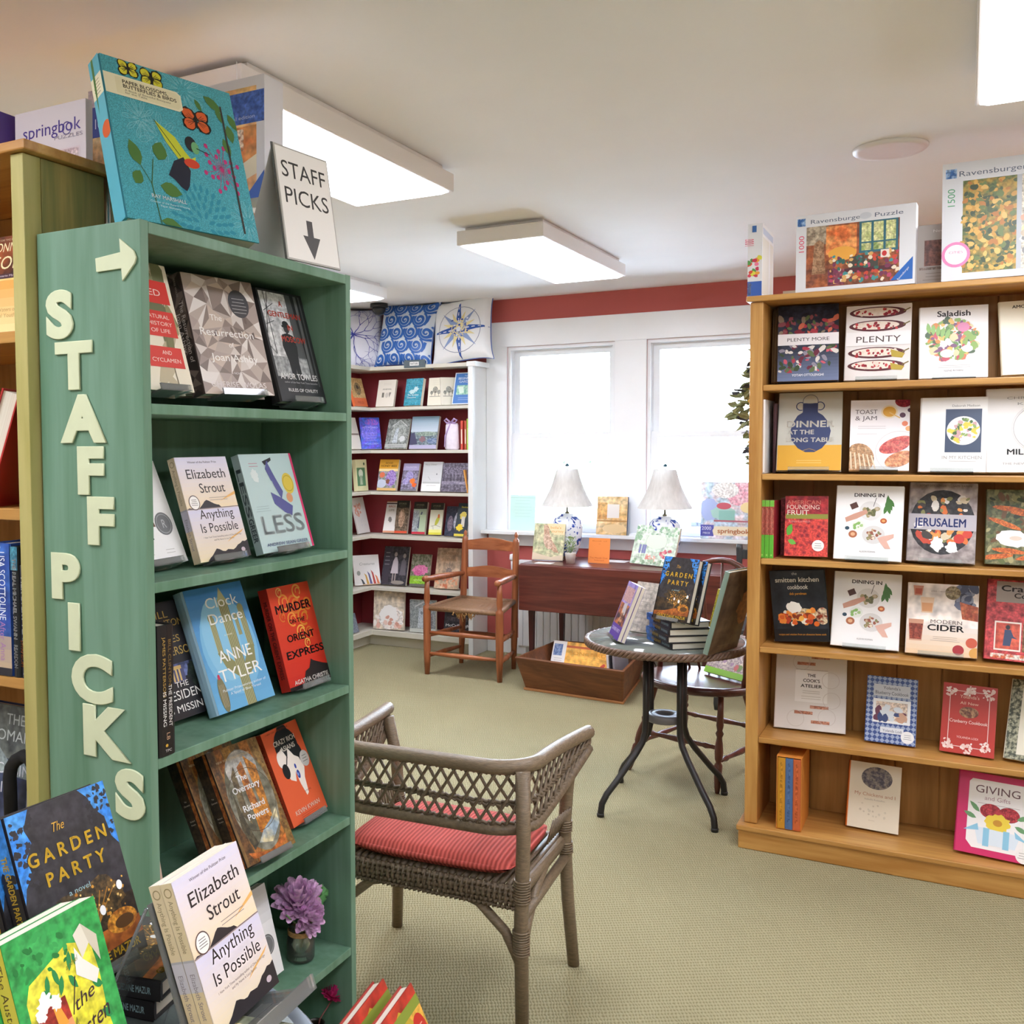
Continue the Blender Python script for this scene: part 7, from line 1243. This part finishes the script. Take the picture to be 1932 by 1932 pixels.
MB().lathe([(0, .001), (.028, .001), (.034, .02), (.03, .045), (.02, .058), (.022, .064), (.019, .064), (.018, .056), (.026, .044), (.03, .02), (.024, .006), (0, .006)], 20).build('vessel', plain('dark_glazed_pot', '2c2a22', .3, .2, 30), pf)
MB().tube([(0, 0, .03), (.005, .01, .07), (pk.x+1.315, pk.y-1.90, .105)], .0018, 6).build('stem', plain('brown_stem', '6a3a34', .6, .2, 40), pf)
peony(MB(), (pk.x+1.315, pk.y-1.90, .122), .027, 9, (.3, .1, 1)).build('bloom', PINKP, pf)
# ================================================================== NEAR LEFT TABLE
B('garden', 'large dark garden novel with yellow lettering standing in the near left corner', .028, garden(), '2b292c', easel='clear easel under the large garden novel in the near left corner', **GK)
x_, y_, z_, a_, l_, r_, w_, h_ = FT['garden']; nb = frame(*FT['garden'][:6]).col[1].xyz; ub = frame(*FT['garden'][:6]).col[0].xyz
book('second garden novel just behind the large one in the near left corner', frame(*(Vector((x_, y_, z_))+nb*.031-ub*.012), a_, l_, 0), w_, h_, .028, garden(), '2b292c', **GK)
book('black spined thriller behind the garden novels in the near left corner', frame(*(Vector((x_, y_, z_-.03))+nb*.066-ub*.03), a_, l_, 0), .15, .21, .03, [], '1c1a20', kind='hard', spine=R(0, 0, 100, 100, '1c1a20')+V('A MIDNIGHT', 55, 50, 44, 'b8a0a8', 0), scol='1c1a20')
for k_, (da, dx) in enumerate(((0, 0), (3, .008))):
    flat('dark garden novel lying flat, '+('lower', 'upper')[k_]+' of two under the large standing one', -.915+dx, .955+dx*.5, .7005+.0265*(k_+1), 99+da, group='two flat garden novels in the near left corner')
aus = R(0, 0, 100, 100, '2f9a4a', '3faa58', 30)+P([(10, 0), (10, 66), (16, 74), (34, 78), (60, 84), (84, 78), (86, 60), (84, 40), (88, 20), (86, 0)], 'e8e048', 'dcd43a', 30)+D(24, 4, 76, 60, 96, 2, 5, ['2a8a42', '3aa455', '237a3a'], 71, .6)+sum((leaf(x, y, 11, 5, r, '2c8a4c') for x, y, r in ((34, 74, 250), (40, 76, 290), (48, 70, 240), (54, 68, 310), (60, 80, 250), (62, 78, 300), (28, 68, 300), (34, 64, 240), (86, 54, 160), (88, 36, 150), (85, 20, 140), (88, 10, 60))), [])
aus += P([(68, 86), (78, 90), (82, 78), (72, 72)], 'e2dccb')+P([(78, 90), (92, 80), (90, 66), (82, 78)], 'd0c8b4')+P([(66, 80), (72, 72), (86, 62), (80, 56), (62, 66)], 'f0ece4')+P([(14, 44), (48, 48), (46, 24), (18, 18)], 'dc8a54', 'c8743e', 60)+P([(14, 44), (48, 48), (50, 40), (14, 36)], 'e8a06a')+P([(16, 58), (46, 60), (48, 48), (14, 44)], 'b83a2c', '8f2a20', 60)+P([(32, 58), (38, 58), (44, 46), (34, 46)], 'eda23c')+E(26, 62, 7, ('m', 7), 'fbf6ee', None, 0, 0, .3)+E(36, 59, 6, ('m', 6), 'fbf6ee', None, 0, 0, .3)+E(20, 57, 5, ('m', 5), 'fbf6ee', None, 0, 0, .3)
aus += X('the', 64, 50, 7, 24, '3a2430', 0, 0, .45, 12)+X('Austen', 62, 34, 9, 50, '3a2430', 0, 0, .4, 12)+X('Escape', 62, 16, 9, 52, '3a2430', 0, 0, .4, 12)+S([(50, 48), (58, 62), (60, 66)], 1, '3a2430')+S([(44, 30), (52, 46), (54, 30)], 1.2, '3a2430')+X('a novel', 60, 72, 2.6, 14, '8a8a30', 0, 0, .4, 14)
B('austen', 'yellow and green paperback with a picnic basket in the near left corner', .024, aus, '2f9a4a', spine=R(0, 0, 100, 100, 'd8cc48')+V('The Austen Escape', 60, 60, 46, '5a4a20'), scol='d8cc48', easel='clear easel under the yellow and green paperback')
x_, y_, z_, a_, l_, r_, w_, h_ = FT['austen']; nb = frame(*FT['austen'][:6]).col[1].xyz
book('second yellow paperback behind the one with the picnic basket', frame(*(Vector((x_, y_, z_))+nb*.026-Vector((0, .006, 0))), a_, l_, 0), w_, h_, .024, aus, '2f9a4a', spine=R(0, 0, 100, 100, 'd8cc48')+V('The Austen Escape', 60, 60, 46, '5a4a20'), scol='d8cc48')
B('possible2', 'lilac and cream sunset paperback in a clear stand on the near left table', .018, sunset(1), 'e6dcd2', spine=ssp, scol='c9b698')
x_, y_, z_, a_, l_, r_, w_, h_ = FT['possible2']; M_ = frame(x_, y_, z_, a_, l_, 0); nb = M_.col[1].xyz
book('second sunset paperback behind the one in the clear stand', frame(*(Vector((x_, y_, z_))+nb*.0195), a_, l_, 1), w_, h_, .018, sunset(0), 'e6dcd2', spine=ssp, scol='c9b698')
es = thing('book_easel', 'large clear acrylic easel holding the two sunset paperbacks', 'book stand', M_, 'clear acrylic book easels')
MB().box(-.008, .041, -.01, w_+.006, .044, h_-.02).build('back_plate', ACRYL, es)
MB().box(-.008, -.05, -.013, w_+.006, .044, -.010).build('ledge', ACRYL, es)
MB().box(-.008, -.053, -.013, w_+.006, -.050, .006).build('lip', ACRYL, es)
q = MB(); top_ = M_@Vector((-.008, .046, h_-.024)); bot_ = Vector((top_.x-.095, top_.y, .7005))
Mi = M_.inverted(); q.add([Mi@v for v in (top_, bot_, bot_+Vector((0, w_+.014, 0)), top_+Vector((0, w_+.014, 0)))], [(0, 1, 2, 3)])
for dy in (0, w_+.014): q.tube([Mi@(top_+Vector((0, dy, 0))), Mi@(bot_+Vector((0, dy, 0)))], .0022, 6)
q.build('rear_leg', ACRYL, es)
p = [at(365, 1902, 2, .728), at(530, 1928, 2, .728)]; u = (p[1]-p[0]); an = math.atan2(u.y, u.x)
ua = Vector((math.cos(an), math.sin(an), 0)); va = Vector((-math.sin(an), math.cos(an), 0)); Wf = .15
Mf = Matrix(((ua.x, 0, va.x, p[0].x-va.x*.215), (ua.y, 0, va.y, p[0].y-va.y*.215), (0, -1, 0, .728), (0, 0, 0, 1)))
book('muted green and cream book lying flat at the bottom edge of the picture', Mf, Wf, .215, .026, R(0, 0, 100, 100, '7d836e', '9a9c86', 20)+R(30, 0, 100, 92, 'd8c48a', 'e6d8a8', 14)+R(0, 80, 30, 100, '7f8a78', 'a8a890', 60)+E(60, 90, 8, 3, 'e8e4dc', None, 0, 0, .2), '8a8e78', kind='hard')
# ================================================================== RED BOOKS BY THE STAND
RISER = plain('dark_plinth_paint', '2e2c2c', .6, .1, 20)
tag(MB().box(-1.05, 1.40, 0, -.64, 1.78, .138).build('display_plinth', RISER, bev=.004), 'low dark plinth under the two red garden books', 'plinth')
tul = R(0, 0, 100, 100, 'b8382c', 'c84a34', 12)+R(0, 0, 56, 86, '8a4426', '6a3a20', 50)+R(56, 0, 100, 88, 'e0b048', 'e8985c', 20)+D(30, 52, 6, 98, 86, 8, 14, ['e8743c', 'f09858', 'e8c84c', 'd8603c', 'f0b868', 'c8a838'], 81, 1.7, .1)+D(14, 4, 4, 54, 60, 4, 9, ['a86a34', 'c88a40', '5a3a24', 'd8a850'], 82)+R(0, 86, 100, 93, '8a9a3c')+E(84, 72, 13, ('m', 17), 'c8342c')+lines(4, 76, 92, 76, 3.5, 'e8a898', 1.4)
for k_ in range(2):
    Mr = frame(-.775-.055*k_, 1.475-.012*k_, .1535, 98, 25)
    book(('red garden book with tulips on its cover, nearer the wicker chair', 'red garden book behind the tulip one, nearer the green stand')[k_], Mr, .2, .285, .026, tul, 'b0362a', kind='hard', scol='b0362a', back='a83228', group='red garden books at the foot of the green stand')
# ================================================================== OLIVE BOOKCASE AT THE LEFT EDGE
p = at(50, 617, 1, 1.36); book('amber and brown novel with large cream lettering, top shelf at the left edge', frame(p.x-.128, 1.345, LZ[1]+.006, 0, 8), .128, .195, .028, R(0, 0, 100, 100, 'e8b860', 'f0d08a', 8)+R(0, 60, 100, 100, '3a2018', '8a4420', 16)+R(0, 56, 100, 61, '4a3038')+grad('f4dca0', 'e0a048', 6, 0, 100, 0, 54)+X('NEW YORK TIMES BESTSELLER', 55, 95, 2, 60, 'c8a888')+X('DONNA', 50, 84, 9, 72, 'ecd8a8', 0, 0, .2)+X('LEON', 50, 66, 13, 86, 'ecd8a8', 0, 0, .2)+X('A Commissario Mystery', 50, 58, 1.8, 80, 'd8c8d0')+P([(84, 22), (96, 40), (104, 36), (100, 14), (90, 10)], '4a3424', '6a4a30', 60)+X('The Waters of', 56, 22, 4, 60, 'b89a60')+X('Eternal Youth', 56, 16, 4, 60, 'b89a60'), 'e0b060', kind='hard')
Mr = frame(-1.735, 1.40, LZ[2]+.004, -62, 17); book('red covered hardback leaning with its page edges towards us at the left edge', Mr, .15, .235, .035, R(0, 0, 100, 100, 'b82c28', 'c83a30', 10)+R(0, 30, 100, 60, 'e8e0d8')+X('FINAL', 50, 76, 10, 90, 'f0dcd4', 1), 'b82c28', kind='hard')
book('dark red hardback standing in shadow at the left edge', frame(-1.575, 1.41, LZ[2]+.002, 90, 0), .15, .2, .018, [], 'b8442c', kind='hard', scol='8a3020')
nx = at(27, 1270, 1, 1.297).x
for lb, x0, x1, h, c, sp_ in (('broad blue spine with white lettering', -12, 26.5, .255, '2c50a0', grad('c8b090', '2a4a9c', 10)+R(0, 30, 100, 100, '2a4a9c', '3a6ab8', 12)+R(0, 0, 100, 6, '2a2a34')+V('LISA SCOTTOLINE', 68, 52, 30, 'e8eef8', 0, 62)+V('After Anna', 26, 30, 26, 'a87ab0', 0, 60)+E(50, 97, 8, 1.2, 'fff')),
                       ('black and teal spine with white lettering', 27.5, 41, .25, '1c2024', R(0, 82, 100, 100, '4a90a8', '2a6078', 60)+V('THE REAL MICHAEL SWANN', 60, 62, 50, 'eef0f0', 1)+V('REARDON', 16, 18, 50, 'eef0f0', 1)),
                       ('navy spine with white and orange lettering', 41.8, 58, .215, '1e2238', V('HER EVERY FEAR', 60, 60, 40, 'e4ecf4', 1)+V('PETER', 21, 16, 34, 'd8783a', 1, 68)+V('SWANSON', 22, 24, 34, 'd8783a', 1, 28)+E(50, 4, 16, 1.6, 'd8dce4'))):
    a = at(x0, 1270, 1, 1.297); b = at(x1, 1270, 1, 1.297); book(lb+' on the third shelf at the left edge', frame(b.x, 1.297, LZ[3]+.001, 90, 0), .155, h, b.x-a.x-.001, [], c, kind='hard', spine=sp_, scol=c)
p = at(69, 1500, 1, 1.36); book('blue grey thriller with thin white capitals, fourth shelf at the left edge', frame(p.x-.152, 1.335, LZ[4]+.008, 0, 8), .152, .235, .03, R(0, 0, 100, 100, '2c3656', '44506e', 14)+R(0, 55, 100, 100, '4a5052', '6a706c', 20)+P([(0, 60), (30, 66), (60, 50), (100, 56), (100, 40), (0, 44)], '9aa8a8', '7a8890', 30)+X('THE', 62, 84, 9, 36, 'a8b0b0')+X('WOMAN', 50, 70, 9, 92, 'b8c0c0')+X('IN CABIN', 50, 42, 9, 96, 'd8dce4')+X('10', 50, 26, 9, 20, 'd8dce4'), '2c3656', kind='hard')
bg = thing('carry_case', 'black case with an upright loop handle on the fourth shelf of the olive bookcase', 'case', (-1.60, 1.318, LZ[4]+.0005)); BAGM = plain('black_fabric', '121213', .8, .2, 60)
hx0 = at(20, 1500, 1, 1.318).x+1.60
MB().box(hx0-.016, -.012, 0, hx0+.075, .012, .03).build('body', BAGM, bg, bev=.004)
MB().tube([(hx0, 0, .02), (hx0-.001, 0, .115), (hx0+.004, 0, .135), (hx0+.016, 0, .15), (hx0+.04, 0, .163), (hx0+.058, 0, .16), (hx0+.07, 0, .14), (hx0+.07, 0, .02)], .013, 10).build('handle', BAGM, bg)
MB().lathe([(0, 0), (.016, 0), (.019, .05), (.016, .09), (.008, .10), (0, .101)], 16, (hx0+.036, .03, .0)).build('grey_canister', plain('grey_plastic', '8a8480', .3, .1, 20), bg)
# puzzle boxes on the olive bookcase
p = at(28, 280, 1, 1.5); q_ = at(163, 280, 1, 1.5)
book('white springbok puzzle box with purple lettering on the olive bookcase', frame(p.x, 1.5, 2.009, 0, 1), q_.x-p.x-.002, .152, .018, X('springbok', 52, 62, 17, 82, '4a3a90')+ring(74, 66, 6, 1, '4a3a90')+X('PUZZLES', 76, 53, 5, 40, '8a8498')+R(8, 4, 92, 40, 'd8ccd4')+R(30, 4, 90, 38, 'b8a0a8', 'd8c8c8', 60), 'd9d3da', kind='box', name='puzzle_box', cat='puzzle box')
book('purple puzzle box reading 500 at the left edge on the olive bookcase', frame(p.x-.33, 1.47, 2.009, 0, 1), .315, .155, .05, R(0, 0, 100, 100, '4a2f82')+X('500', 96, 28, 14, 44, 'd8d0e8', 1, 0, .2, 90), '4a2f82', kind='box', name='puzzle_box', cat='puzzle box')
p = at(164, 172, 1, 1.66); book('tan puzzle box with a blue band half hidden behind the teal book', frame(p.x, 1.66, 2.009, 0, 1), .2, p.z-2.009, .06, R(0, 0, 100, 100, 'd8b478', 'e0c490', 20)+R(0, 56, 100, 84, '3a4888')+R(0, 84, 100, 100, 'b8a8a8', 'c8b8b8', 30)+X('1000', 20, 64, 9, 24, 'd8d8e8'), 'd8b478', kind='box', name='puzzle_box', cat='puzzle box')
p = at(496, 137, 1, 1.83); book('tall orange and blue puzzle box behind the STAFF PICKS sign', frame(p.x-.36, 1.83, 2.009, 0, 1), .36, p.z-2.009, .07, R(0, 0, 100, 100, 'dedee4')+R(4, 4, 94, 92, 'e0a878', 'e8c080', 12)+R(30, 30, 94, 60, 'd8783c', 'e09858', 14)+R(0, 62, 100, 88, '3a5fb0', '4a6fc0', 40)+R(70, 40, 84, 58, 'f0d8c0', 'b87850', 60)+P([(40, 4), (94, 36), (94, 20), (60, 4)], 'f0e4c8')+P([(84, 0), (100, 22), (100, 0)], '3a68c0')+X('a special edition', 78, 66, 3, 30, 'b8c8e8'), 'dedee4', kind='box', name='puzzle_box', cat='puzzle box')
